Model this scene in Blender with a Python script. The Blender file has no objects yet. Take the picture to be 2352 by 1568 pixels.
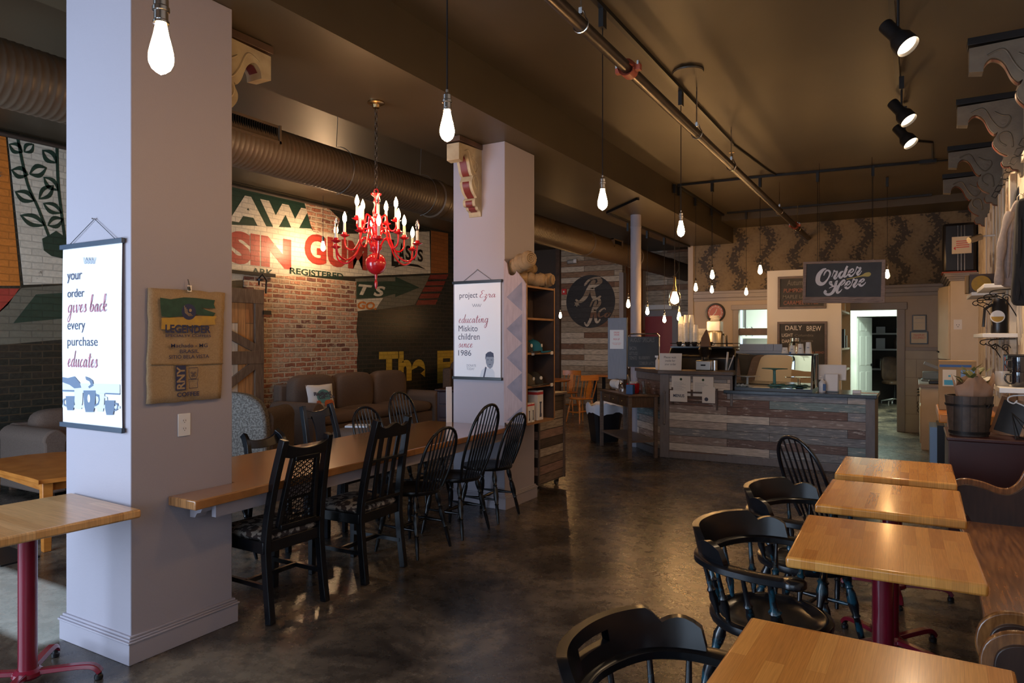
import bpy, bmesh, math, random
from mathutils import Vector, Matrix
random.seed(7)
PI = math.pi
sc = bpy.context.scene
COL = sc.collection
# ---------------------------------------------------------------- camera
F_PX, CAM_H, HOR = 1600.0, 1.52, 780.0
TH = math.atan((2105-1176)/F_PX)
cam = bpy.data.cameras.new('camera'); co = bpy.data.objects.new('camera', cam); COL.objects.link(co)
co.location = (0, 0, CAM_H); co.rotation_euler = (PI/2, 0, TH)
cam.sensor_width = 36; cam.lens = 36*F_PX/2352; cam.shift_y = -(784-HOR)/2352; cam.clip_start = .05
sc.camera = co
# ---------------------------------------------------------------- world, daylight, exposure
w = bpy.data.worlds.new('world'); sc.world = w; w.use_nodes = True
bg = w.node_tree.nodes['Background']; bg.inputs[0].default_value = (.62, .78, 1, 1); bg.inputs[1].default_value = 1.5
sc.view_settings.view_transform = 'Standard'; sc.view_settings.look = 'None'
sc.view_settings.gamma = 1; sc.view_settings.exposure = 0.0; sc.view_settings.use_curve_mapping = False
def area(name, loc, rot, sx, sy, power, color):
    l = bpy.data.lights.new(name, 'AREA'); l.shape = 'RECTANGLE'; l.size = sx; l.size_y = sy
    l.energy = power; l.color = color
    o = bpy.data.objects.new(name, l); COL.objects.link(o); o.location = loc; o.rotation_euler = rot; return o
area('daylight_left_window', (-5.15, -1.25, 1.5), (PI/2, 0, 0), 3.5, 2.5, 265, (.60, .76, 1))
area('daylight_right_window', (-.75, -1.25, 1.6), (PI/2, 0, 0), 2.4, 2.2, 24, (.66, .8, 1))
area('kitchen_tube_light', (-1.4, 15.2, 3.1), (0, 0, 0), 2.4, .6, 260, (.78, 1, .85))
def spot(name, loc, target, power, ang, color):
    l = bpy.data.lights.new(name, 'SPOT'); l.energy = power; l.spot_size = ang; l.spot_blend = .6; l.color = color; l.shadow_soft_size = .04
    o = bpy.data.objects.new(name, l); COL.objects.link(o); o.location = loc
    o.rotation_euler = (Vector(target)-Vector(loc)).to_track_quat('-Z', 'Y').to_euler(); return o
# ---------------------------------------------------------------- pixel -> place helpers (points on known planes)
_F = (-math.sin(TH), math.cos(TH)); _R = (math.cos(TH), math.sin(TH))
def ray(u, v):
    a = (u-1176)/F_PX
    return (_F[0]+a*_R[0], _F[1]+a*_R[1], -(v-HOR)/F_PX)
def atZ(u, v, z):
    d = ray(u, v); t = (z-CAM_H)/d[2]; return (d[0]*t, d[1]*t, z)
def atX(u, v, x):
    d = ray(u, v); t = x/d[0]; return (x, d[1]*t, CAM_H+d[2]*t)
def atY(u, v, y):
    d = ray(u, v); t = y/d[1]; return (d[0]*t, y, CAM_H+d[2]*t)
# ---------------------------------------------------------------- materials
def nodes(name):
    m = bpy.data.materials.new(name); m.use_nodes = True
    nt = m.node_tree; b = nt.nodes['Principled BSDF']; return m, nt, b
def N(nt, t, **k):
    n = nt.nodes.new(t)
    for a, v in k.items():
        if a.startswith('i_'): n.inputs[a[2:].replace('_', ' ')].default_value = v
        else: setattr(n, a, v)
    return n
def c4(c): return (c[0], c[1], c[2], 1)
def ramp(nt, stops, const=False):
    r = nt.nodes.new('ShaderNodeValToRGB'); e = r.color_ramp
    e.interpolation = 'CONSTANT' if const else 'LINEAR'
    e.elements[0].position = stops[0][0]; e.elements[0].color = c4(stops[0][1])
    e.elements[1].position = stops[-1][0]; e.elements[1].color = c4(stops[-1][1])
    for p, c in stops[1:-1]:
        x = e.elements.new(p); x.color = c4(c)
    return r
def coords(nt, scale=(1, 1, 1), rnd=False, axes=None):
    tc = N(nt, 'ShaderNodeTexCoord'); out = tc.outputs['Object']
    if axes:
        s = N(nt, 'ShaderNodeSeparateXYZ'); nt.links.new(out, s.inputs[0]); cmb = N(nt, 'ShaderNodeCombineXYZ')
        for i, a in enumerate(axes): nt.links.new(s.outputs['xyz'.index(a)], cmb.inputs[i])
        out = cmb.outputs[0]
    if rnd:
        oi = N(nt, 'ShaderNodeObjectInfo'); ml = N(nt, 'ShaderNodeMath', operation='MULTIPLY'); ml.inputs[1].default_value = 17.3
        nt.links.new(oi.outputs['Random'], ml.inputs[0]); ad = N(nt, 'ShaderNodeVectorMath', operation='ADD')
        nt.links.new(out, ad.inputs[0]); nt.links.new(ml.outputs[0], ad.inputs[1]); out = ad.outputs[0]
    mp = N(nt, 'ShaderNodeMapping'); mp.inputs['Scale'].default_value = scale; nt.links.new(out, mp.inputs[0])
    return mp.outputs[0]
def M(name, c1, c2=None, rough=.6, metal=0, scale=6, stretch=(1, 1, 1), bump=0, bscale=40, contrast=(.35, .65), coat=0, spec=.5, rnd=False, detail=5):
    m, nt, b = nodes(name)
    b.inputs['Base Color'].default_value = c4(c1); b.inputs['Roughness'].default_value = rough
    b.inputs['Metallic'].default_value = metal; b.inputs['Coat Weight'].default_value = coat
    b.inputs['Specular IOR Level'].default_value = spec; b.inputs['Coat Roughness'].default_value = .12
    if c2:
        v = coords(nt, stretch, rnd)
        n = N(nt, 'ShaderNodeTexNoise', i_Scale=scale, i_Detail=detail); nt.links.new(v, n.inputs['Vector'])
        r = ramp(nt, [(contrast[0], c1), (contrast[1], c2)]); nt.links.new(n.outputs['Fac'], r.inputs[0])
        nt.links.new(r.outputs[0], b.inputs['Base Color'])
    if bump:
        v = coords(nt, stretch)
        n = N(nt, 'ShaderNodeTexNoise', i_Scale=bscale, i_Detail=4); nt.links.new(v, n.inputs['Vector'])
        bp = N(nt, 'ShaderNodeBump', i_Strength=bump, i_Distance=.01); nt.links.new(n.outputs['Fac'], bp.inputs['Height'])
        nt.links.new(bp.outputs[0], b.inputs['Normal'])
    return m
def EM(name, color, strength, base=(.9, .9, .9)):
    m, nt, b = nodes(name); b.inputs['Base Color'].default_value = c4(base)
    b.inputs['Emission Color'].default_value = c4(color); b.inputs['Emission Strength'].default_value = strength; return m
def GLASS(name, color=(1, 1, 1), rough=.02, ior=1.45):
    m, nt, b = nodes(name); b.inputs['Base Color'].default_value = c4(color); b.inputs['Roughness'].default_value = rough
    b.inputs['Transmission Weight'].default_value = 1; b.inputs['IOR'].default_value = ior; return m
def bricks(name, stops, mortar, bw, rh, axes, ms=.01, wob=.006, rough=.7, bump=.6, worn=None, wornamt=.55, wscale=7, grain=(1, 1, 1), gscale=30, gamt=.25, coat=0, rnd=False, shift=.5, spec=.5, msm=.1):
    m, nt, b = nodes(name); L = nt.links.new
    v = coords(nt, (1, 1, 1), rnd, axes)
    nz = N(nt, 'ShaderNodeTexNoise', i_Scale=9.0, i_Detail=3); L(v, nz.inputs['Vector'])
    sb = N(nt, 'ShaderNodeVectorMath', operation='SUBTRACT'); sb.inputs[1].default_value = (.5, .5, .5); L(nz.outputs['Color'], sb.inputs[0])
    mu = N(nt, 'ShaderNodeVectorMath', operation='SCALE'); mu.inputs['Scale'].default_value = wob*2; L(sb.outputs[0], mu.inputs[0])
    ad = N(nt, 'ShaderNodeVectorMath', operation='ADD'); L(v, ad.inputs[0]); L(mu.outputs[0], ad.inputs[1])
    br = N(nt, 'ShaderNodeTexBrick', offset=shift); br.inputs['Scale'].default_value = 1
    br.inputs['Color1'].default_value = (0, 0, 0, 1); br.inputs['Color2'].default_value = (1, 1, 1, 1); br.inputs['Mortar'].default_value = (.5, .5, .5, 1)
    br.inputs['Mortar Size'].default_value = ms; br.inputs['Mortar Smooth'].default_value = msm
    br.inputs['Brick Width'].default_value = bw; br.inputs['Row Height'].default_value = rh
    L(ad.outputs[0], br.inputs['Vector'])
    r = ramp(nt, stops, const=len(stops) > 3); L(br.outputs['Color'], r.inputs[0])
    mp = N(nt, 'ShaderNodeMapping'); mp.inputs['Scale'].default_value = grain; L(v, mp.inputs[0])
    g = N(nt, 'ShaderNodeTexNoise', i_Scale=gscale, i_Detail=5); L(mp.outputs[0], g.inputs['Vector'])
    gr = ramp(nt, [(.3, (1-gamt,)*3), (.7, (1+gamt,)*3)]); L(g.outputs['Fac'], gr.inputs[0])
    mx = N(nt, 'ShaderNodeMix', data_type='RGBA', blend_type='MULTIPLY'); mx.inputs[0].default_value = 1
    L(r.outputs[0], mx.inputs[6]); L(gr.outputs[0], mx.inputs[7]); col = mx.outputs[2]
    if worn:
        mp2 = N(nt, 'ShaderNodeMapping'); mp2.inputs['Scale'].default_value = grain; mp2.inputs['Location'].default_value = (3, 7, 1); L(v, mp2.inputs[0])
        n2 = N(nt, 'ShaderNodeTexNoise', i_Scale=wscale, i_Detail=8, i_Roughness=.7); L(mp2.outputs[0], n2.inputs['Vector'])
        r2 = ramp(nt, [(wornamt, (0, 0, 0)), (wornamt+.06, (1, 1, 1))]); L(n2.outputs['Fac'], r2.inputs[0])
        m2 = N(nt, 'ShaderNodeMix', data_type='RGBA'); L(r2.outputs[0], m2.inputs[0]); L(col, m2.inputs[6]); m2.inputs[7].default_value = c4(worn); col = m2.outputs[2]
    m3 = N(nt, 'ShaderNodeMix', data_type='RGBA'); L(br.outputs['Fac'], m3.inputs[0]); L(col, m3.inputs[6]); m3.inputs[7].default_value = c4(mortar)
    L(m3.outputs[2], b.inputs['Base Color']); b.inputs['Roughness'].default_value = rough; b.inputs['Coat Weight'].default_value = coat; b.inputs['Coat Roughness'].default_value = .15
    b.inputs['Specular IOR Level'].default_value = spec
    inv = N(nt, 'ShaderNodeMath', operation='MULTIPLY_ADD'); inv.inputs[1].default_value = -1; L(br.outputs['Fac'], inv.inputs[0])
    gs = N(nt, 'ShaderNodeMath', operation='MULTIPLY'); gs.inputs[1].default_value = .35; L(g.outputs['Fac'], gs.inputs[0]); L(gs.outputs[0], inv.inputs[2])
    bp = N(nt, 'ShaderNodeBump', i_Strength=bump, i_Distance=.012); L(inv.outputs[0], bp.inputs['Height']); L(bp.outputs[0], b.inputs['Normal'])
    return m
PLANKS = [(0, (.20, .21, .23)), (.12, (.50, .45, .41)), (.25, (.16, .09, .07)), (.34, (.25, .26, .29)), (.48, (.60, .55, .50)), (.6, (.15, .10, .09)), (.70, (.28, .22, .20)), (.82, (.20, .27, .28)), (.92, (.42, .36, .33))]
mt = {}
mt['col'] = M('column_paint', (.35, .32, .36), rough=.55, bump=.05, bscale=120)
mt['trimgrey'] = M('grey_trim_paint', (.30, .275, .28), (.27, .245, .25), rough=.5, scale=3)
mt['ceil'] = M('brown_ceiling_paint', (.072, .054, .031), (.058, .043, .025), rough=.45, scale=1.2, spec=.4)
mt['duct'] = M('brown_duct_paint', (.095, .066, .042), rough=.42, metal=0)
mt['white'] = M('white_paint', (.75, .74, .72), rough=.5)
mt['beige'] = M('beige_wall_paint', (.43, .36, .30), (.40, .335, .28), rough=.6, scale=2)
mt['cream'] = M('cream_cabinet_paint', (.66, .56, .42), (.62, .52, .38), rough=.5, scale=4)
mt['brownwall'] = M('dark_brown_wall', (.05, .035, .026), rough=.6)
mt['black'] = M('black_paint_worn', (.004, .005, .007), (.008, .009, .012), rough=.24, scale=9, spec=.42)
mt['blackcapt'] = M('black_paint_blue_glints', (.006, .008, .011), (.008, .055, .085), rough=.25, scale=16, contrast=(.52, .60), spec=.6, rnd=True)  # blue blotches put the window's reflections into the black paint colour
mt['blackmetal'] = M('black_metal', (.012, .012, .013), rough=.4, metal=.3)
mt['blackplastic'] = M('black_plastic', (.01, .01, .012), rough=.3)
mt['chrome'] = M('chrome', (.7, .68, .66), rough=.18, metal=1)
mt['steel'] = M('brushed_steel', (.5, .48, .45), rough=.35, metal=1)
mt['pipe'] = M('black_iron_pipe', (.06, .05, .045), (.09, .07, .055), rough=.35, metal=.8, scale=10)
mt['brass'] = M('brass', (.55, .38, .18), rough=.25, metal=1)
mt['red'] = M('red_gloss_paint', (.55, .012, .018), rough=.16, coat=.6)
mt['burg'] = M('burgundy_powder_coat', (.17, .006, .02), rough=.25, coat=.4)
mt['reddull'] = M('red_oxide_paint', (.32, .07, .04), rough=.5)
mt['candle'] = M('ivory_candle_sleeve', (.8, .75, .66), rough=.5)
mt['bulb'] = EM('lit_filament_bulb', (1, .56, .22), 220)
mt['bulbsmall'] = EM('lit_small_bulb', (1, .53, .19), 130)
mt['cbulb'] = EM('lit_candle_bulb', (1, .56, .26), 110)
mt['spotlens'] = EM('lit_spot_lens', (1, .72, .45), 14)
mt['glass'] = GLASS('clear_glass'); mt['glassamber'] = GLASS('amber_bulb_glass', (1, .8, .5))
mt['pane'] = GLASS('thin_pane_glass', (.97, 1, .99), 0, 1.12)
BW = (.052, .054, .055)
mt['wood_table'] = bricks('butcher_block', [(0, (.58, .24, .045)), (.5, (.70, .33, .075)), (1, (.46, .175, .032))], (.50, .21, .04), .38, .045, 'yxz', ms=.0006, wob=0, rough=.25, bump=.03, grain=(2, 60, 2), gscale=5, gamt=.14, coat=.5, rnd=True, shift=.37)
mt['wood_left'] = bricks('maple_board', [(0, (.62, .34, .13)), (.5, (.66, .38, .16)), (1, (.54, .28, .10))], (.45, .25, .09), 2.2, .05, 'xyz', ms=.0005, wob=0, rough=.3, bump=.03, grain=(2, 40, 2), gscale=5, gamt=.15, coat=.4)
mt['wood_long'] = bricks('varnished_pine', [(0, (.30, .135, .048)), (.5, (.36, .17, .06)), (1, (.26, .11, .038))], (.16, .075, .03), 3.8, .23, 'yxz', ms=.0015, wob=.002, rough=.16, bump=.04, grain=(1.2, 22, 2), gscale=4, gamt=.35, coat=.8)
mt['wood_edge'] = M('pine_edge', (.30, .15, .055), (.42, .25, .11), rough=.35, scale=14, stretch=(1, 1, 4), coat=.3)
mt['pew'] = M('stained_pew_oak', (.14, .055, .017), (.30, .13, .04), rough=.26, scale=5, stretch=(14, 1.2, 3), coat=.5)
mt['pewdark'] = M('dark_pew_panel', (.035, .018, .012), (.055, .028, .018), rough=.35, scale=6, stretch=(6, 1, 1))
mt['orange_wood'] = M('honey_pine', (.40, .13, .02), (.52, .19, .035), rough=.3, scale=8, stretch=(1, 1, 5))
mt['wood_dark'] = M('dark_walnut', (.06, .032, .02), (.10, .055, .032), rough=.4, scale=9, stretch=(1, 5, 1))
mt['wood_shelf'] = M('shelf_edge_wood', (.26, .12, .045), (.34, .17, .07), rough=.5, scale=9)
mt['shelf_in'] = M('shelf_inside_stain', (.045, .03, .028), (.07, .045, .038), rough=.6, scale=6)
mt['wood_side'] = M('grey_brown_stain', (.10, .07, .055), (.14, .10, .08), rough=.4, scale=9, stretch=(1, 1, 4))
mt['wood_door'] = bricks('barn_boards', [(0, (.42, .20, .07)), (.35, (.55, .47, .38)), (.6, (.36, .15, .05)), (1, (.5, .3, .14))], (.05, .03, .02), 3.5, .13, 'zyx', ms=.003, wob=.003, rough=.7, grain=(1, 20, 1), gscale=4, gamt=.3)
mt['wood_barn'] = bricks('barn_door_boards', [(0, (.42, .20, .07)), (.35, (.55, .47, .38)), (.6, (.36, .15, .05)), (1, (.5, .3, .14))], (.05, .03, .02), 3.5, .13, 'zxy', ms=.003, wob=.003, rough=.7, grain=(1, 20, 1), gscale=4, gamt=.3)
mt['wood_beam'] = M('old_timber', (.11, .065, .04), (.17, .11, .07), rough=.8, scale=6, stretch=(6, 6, 1), bump=.2)
mt['planks_counter'] = bricks('reclaimed_planks_counter', PLANKS, (.02, .015, .012), 1.35, .098, 'xzy', ms=.0025, wob=.001, rough=.55, bump=.5, shift=.37, worn=(.58, .53, .50), wornamt=.57, wscale=5, grain=(1, 7, 1), gscale=9, gamt=.3)
mt['planks_wall'] = bricks('reclaimed_planks_wall', [(0, (.26, .19, .13)), (.2, (.42, .34, .25)), (.35, (.19, .10, .06)), (.5, (.33, .27, .2)), (.65, (.52, .45, .36)), (.8, (.25, .15, .09)), (.9, (.38, .30, .22))], (.02, .015, .01), 1.5, .13, 'xzy', ms=.004, wob=.002, rough=.7, bump=.4, worn=(.5, .45, .38), wornamt=.63, wscale=3, grain=(1, 6, 1), gscale=9, gamt=.35)
mt['planks_box'] = bricks('pallet_boards', [(0, (.17, .12, .09)), (.2, (.30, .25, .2)), (.4, (.065, .045, .035)), (.6, (.24, .15, .12)), (.8, (.36, .30, .24))], (.015, .01, .01), 1.6, .088, 'yzx', ms=.004, wob=.001, rough=.7, bump=.5, grain=(1, 7, 1), gscale=9, gamt=.35)
mt['bp_dark'] = bricks('brick_painted_dark', [(0, (.014, .018, .015)), (.5, (.022, .026, .022)), (1, (.03, .026, .02))], (.055, .043, .028), .215, .0735, 'yzx', ms=.007, rough=.28, bump=.9, worn=(.10, .085, .06), wornamt=.64, wscale=5, spec=.5)
def bp(name, c, worn=(.13, .10, .075), amt=.66, rough=.42, mortar=.72):
    return bricks(name, [(0, tuple(x*.9 for x in c)), (.5, c), (1, tuple(x*1.06 for x in c))], tuple(x*mortar for x in c), .215, .0735, 'yzx', ms=.006, rough=rough, bump=.8, worn=worn, wornamt=amt, wscale=6, gamt=.1)
mt['bp_white'] = bp('brick_painted_cream', (.64, .59, .48)); mt['bp_red'] = bp('brick_painted_red', (.40, .05, .035), worn=(.45, .35, .28))
mt['bp_orange'] = bp('brick_painted_orange', (.60, .19, .03)); mt['bp_green'] = bp('brick_painted_green', (.018, .05, .035), worn=(.08, .08, .06))
mt['bp_olive'] = bp('brick_painted_olive', (.15, .145, .11)); mt['bp_yellow'] = bp('brick_painted_yellow', (.50, .34, .04))
mt['bp_black'] = bp('brick_painted_black', (.012, .011, .011)); mt['bp_darkred'] = bp('brick_painted_maroon', (.20, .03, .02)); mt['bp_rust'] = bp('brick_painted_rust', (.30, .11, .03))
mt['brick'] = bricks('bare_red_brick', [(0, (.33, .13, .075)), (.25, (.43, .21, .13)), (.45, (.24, .095, .06)), (.6, (.38, .24, .16)), (.8, (.47, .27, .18)), (.93, (.17, .075, .055))], (.50, .42, .31), .215, .0735, 'yzx', ms=.014, wob=.018, rough=.85, bump=1.0, worn=(.50, .42, .30), wornamt=.57, wscale=9, gamt=.35, msm=.4)
mt['sofa'] = M('brown_sofa_fabric', (.115, .075, .055), (.14, .095, .07), rough=.95, scale=90, bump=.3, bscale=300)
mt['sofalt'] = M('taupe_sofa_fabric', (.125, .085, .065), (.15, .105, .08), rough=.95, scale=90, bump=.3, bscale=300)
mt['paisley'] = M('grey_damask_fabric', (.10, .09, .078), (.23, .215, .19), rough=.9, scale=55, contrast=(.42, .6), bump=.2)
mt['paisleydk'] = M('brown_damask_fabric', (.075, .05, .038), (.10, .07, .052), rough=.9, scale=40)
mt['seatfab'] = M('floral_seat_fabric', (.035, .025, .025), (.30, .27, .24), rough=.85, scale=26, contrast=(.48, .53), detail=2)
mt['poster'] = M('poster_paper', (.80, .82, .86), rough=.5)
mt['paper'] = M('white_paper', (.75, .74, .74), rough=.6)
mt['ink'] = M('dark_blue_ink', (.05, .06, .11), rough=.6); mt['inkred'] = M('rose_ink', (.42, .13, .18), rough=.6)
mt['inkgrey'] = M('grey_ink', (.25, .29, .36), rough=.6); mt['inklt'] = M('pale_blue_ink', (.62, .68, .76), rough=.6); mt['inkmid'] = M('mid_blue_ink', (.12, .17, .25), rough=.6)
mt['signred'] = M('sign_red_ink', (.6, .05, .05), rough=.6)
mt['railblue'] = M('blue_black_rail', (.04, .06, .09), rough=.35)
mt['burlap'] = M('burlap', (.42, .29, .16), (.34, .225, .12), rough=.95, scale=160, bump=.5, bscale=350)
mt['burlapdk'] = M('dark_burlap', (.22, .14, .07), (.3, .2, .1), rough=.95, scale=60, bump=.4, bscale=200)
mt['navy'] = M('navy_ink', (.03, .035, .09), rough=.8); mt['green'] = M('dark_green_ink', (.02, .055, .035), (.03, .08, .05), rough=.8, scale=30); mt['mustard'] = M('mustard_ink', (.50, .29, .04), (.4, .24, .06), rough=.8, scale=30)
mt['chalk'] = M('chalkboard', (.022, .024, .028), (.04, .042, .046), rough=.6, scale=4); mt['chalkink'] = M('white_chalk', (.70, .68, .66), rough=.9)
mt['chalkdim'] = M('faded_chalk', (.20, .19, .18), rough=.9); mt['chalkpink'] = M('pink_chalk', (.35, .16, .13), rough=.9)
mt['frame'] = M('weathered_frame', (.20, .13, .10), (.29, .2, .16), rough=.6, scale=12, stretch=(1, 1, 6)); mt['gold'] = M('gold_paint', (.45, .34, .05), rough=.4)
mt['letter'] = M('sign_letter_white', (.74, .72, .76), rough=.6)
mt['granite'] = M('black_worktop', (.012, .016, .024), (.02, .025, .035), rough=.22, scale=60, spec=.6)
mt['greywood'] = M('grey_painted_wood', (.15, .135, .14), (.18, .165, .17), rough=.5, scale=10, stretch=(3, 3, 1))
mt['greypanel'] = M('grey_laminate_panel', (.20, .20, .235), (.17, .17, .2), rough=.45, scale=12, stretch=(8, 8, .5))
mt['tile'] = bricks('beige_wall_tile', [(0, (.40, .35, .28)), (.5, (.43, .38, .31)), (1, (.38, .33, .27))], (.26, .22, .18), .6, .3, 'xzy', ms=.004, wob=0, rough=.4, bump=.2, gscale=4, gamt=.08)
mt['corbel'] = M('distressed_grey_paint', (.14, .12, .09), (.11, .09, .068), rough=.6, scale=9, bump=.15)
mt['corbelc'] = M('distressed_cream_paint', (.46, .38, .24), (.36, .28, .17), rough=.6, scale=9, bump=.15); mt['maroon'] = M('maroon_band_paint', (.16, .025, .02), rough=.4)
mt['peel'] = M('peeling_white_boards', (.62, .54, .43), (.30, .21, .14), rough=.7, scale=5, stretch=(1, 3, .8), contrast=(.56, .62), bump=.2)
mt['cap_teal'] = M('teal_cap_cloth', (.005, .13, .22), rough=.8); mt['cap_dark'] = M('charcoal_cap_cloth', (.02, .02, .022), rough=.8); mt['cap_olive'] = M('olive_cap_cloth', (.07, .055, .035), rough=.8)
mt['cardboard'] = M('kraft_cardboard', (.33, .21, .10), (.29, .18, .085), rough=.8, scale=5); mt['blue'] = M('blue_tape', (.03, .10, .28), rough=.5); mt['cyan'] = M('cyan_print', (.05, .30, .42), rough=.5); mt['ltblue'] = M('light_blue_board', (.16, .27, .45), rough=.5)
mt['kraft'] = M('brown_paper_wrap', (.20, .12, .08), (.25, .15, .10), rough=.7, scale=8); mt['leaf'] = M('olive_leaf', (.10, .11, .03), (.16, .17, .05), rough=.6, scale=20)
mt['bucket'] = bricks('bucket_staves', [(0, (.035, .025, .02)), (.5, (.055, .038, .03)), (1, (.02, .015, .012))], (.008, .006, .005), 3, .045, 'zxy', ms=.002, wob=.001, rough=.5, bump=.4)
mt['darkred'] = M('dark_red_lacquer', (.028, .006, .008), (.038, .009, .010), rough=.4, scale=3)
mt['knit'] = M('grey_knit', (.20, .17, .165), (.25, .21, .20), rough=.95, scale=30); mt['blackcloth'] = M('black_cloth', (.012, .012, .014), rough=.95); mt['charcloth'] = M('charcoal_cloth', (.045, .045, .05), rough=.95)
mt['mug_white'] = M('white_glazed_china', (.72, .69, .66), rough=.15, coat=.5); mt['mug_black'] = M('black_glazed_china', (.006, .008, .014), rough=.07, coat=1, spec=.7)
mt['plasticwhite'] = M('white_plastic', (.72, .72, .74), rough=.35); mt['paperwhite'] = M('paper_cup', (.8, .79, .76), rough=.6)
mt['clockred'] = M('clock_red_face', (.42, .09, .05), rough=.4); mt['teal'] = M('teal_cloth', (.10, .28, .28), rough=.8)
mt['doorred'] = M('red_door_paint', (.33, .03, .028), rough=.4); mt['doorwhite'] = M('white_door_paint', (.72, .74, .70), rough=.4)
mt['redmug'] = M('red_enamel', (.45, .012, .02), rough=.15, coat=.5); mt['bag'] = M('translucent_bag', (.62, .64, .72), rough=.4, bump=.6, bscale=14)
mt['orange'] = M('orange_cloth', (.55, .12, .03), rough=.8)
mt['diamond'] = M('pinkish_board', (.40, .30, .30), (.34, .25, .25), rough=.6, scale=8, stretch=(6, 1, 1))
mt['greydiamond'] = M('grey_diamond_paint', (.17, .155, .20), (.24, .21, .25), rough=.6, scale=9)
mt['blackemblem'] = bricks('emblem_black_paint', [(0, (.02, .02, .022)), (.5, (.028, .027, .03)), (1, (.035, .033, .034))], (.01, .01, .01), 1.5, .13, 'xzy', ms=.004, wob=.002, rough=.6, bump=.4, worn=(.17, .14, .11), wornamt=.66, wscale=3, grain=(1, 6, 1), gscale=9)
mt['tintray'] = M('dull_tin', (.22, .22, .23), rough=.5, metal=.6)
mt['bulbwall'] = EM('lit_wall_bulb', (1, .62, .32), 600)
mt['ltgrey'] = M('pale_blue_plastic', (.16, .22, .27), rough=.4)
def floor_material():
    m, nt, b = nodes('stained_concrete'); L = nt.links.new
    v = coords(nt)
    n = N(nt, 'ShaderNodeTexNoise', i_Scale=1.6, i_Detail=9, i_Roughness=.65, i_Distortion=.6); L(v, n.inputs['Vector'])
    r = ramp(nt, [(.38, (.018, .016, .015)), (.5, (.065, .053, .042)), (.62, (.16, .125, .09))]); L(n.outputs['Fac'], r.inputs[0])
    n2 = N(nt, 'ShaderNodeTexNoise', i_Scale=9, i_Detail=10, i_Roughness=.75); L(v, n2.inputs['Vector'])
    r2 = ramp(nt, [(.35, (.62, .62, .62)), (.65, (1.3, 1.27, 1.2))]); L(n2.outputs['Fac'], r2.inputs[0])
    mx = N(nt, 'ShaderNodeMix', data_type='RGBA', blend_type='MULTIPLY'); mx.inputs[0].default_value = 1; L(r.outputs[0], mx.inputs[6]); L(r2.outputs[0], mx.inputs[7])
    # bare pale strip of concrete in the left bay, y 1.5 - 2.3, and worn patches near it
    s = N(nt, 'ShaderNodeSeparateXYZ'); L(v, s.inputs[0])
    def step(sock, a, bb):
        q = N(nt, 'ShaderNodeMapRange'); q.inputs['From Min'].default_value = a; q.inputs['From Max'].default_value = bb; L(sock, q.inputs['Value']); return q.outputs[0]
    def mul(a, bb):
        q = N(nt, 'ShaderNodeMath', operation='MULTIPLY'); L(a, q.inputs[0]); L(bb, q.inputs[1]); return q.outputs[0]
    k = mul(mul(step(s.outputs[0], -3.72, -3.80), step(s.outputs[1], 2.34, 2.28)), step(s.outputs[1], 1.78, 1.84))
    r3 = ramp(nt, [(.28, (0, 0, 0)), (.36, (1, 1, 1))]); L(n2.outputs['Fac'], r3.inputs[0]); k = mul(k, r3.outputs[0])
    r4 = ramp(nt, [(.3, (.40, .41, .36)), (.7, (.62, .62, .54))]); L(n2.outputs['Fac'], r4.inputs[0])
    m2 = N(nt, 'ShaderNodeMix', data_type='RGBA'); L(k, m2.inputs[0]); L(mx.outputs[2], m2.inputs[6]); L(r4.outputs[0], m2.inputs[7])
    # small chips showing pale aggregate near the column
    n3 = N(nt, 'ShaderNodeTexNoise', i_Scale=4.2, i_Detail=8, i_Roughness=.8); L(v, n3.inputs['Vector'])
    r5 = ramp(nt, [(.66, (0, 0, 0)), (.69, (.7, .7, .7))]); L(n3.outputs['Fac'], r5.inputs[0])
    m4 = N(nt, 'ShaderNodeMix', data_type='RGBA'); L(r5.outputs[0], m4.inputs[0]); L(m2.outputs[2], m4.inputs[6]); m4.inputs[7].default_value = (.22, .2, .17, 1)
    L(m4.outputs[2], b.inputs['Base Color'])
    rr = N(nt, 'ShaderNodeMapRange'); rr.inputs['To Min'].default_value = .19; rr.inputs['To Max'].default_value = .36; L(n2.outputs['Fac'], rr.inputs['Value']); L(rr.outputs[0], b.inputs['Roughness'])
    b.inputs['Specular IOR Level'].default_value = .6
    bp_ = N(nt, 'ShaderNodeBump', i_Strength=.06, i_Distance=.01); L(n2.outputs['Fac'], bp_.inputs['Height']); L(bp_.outputs[0], b.inputs['Normal'])
    return m
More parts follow.
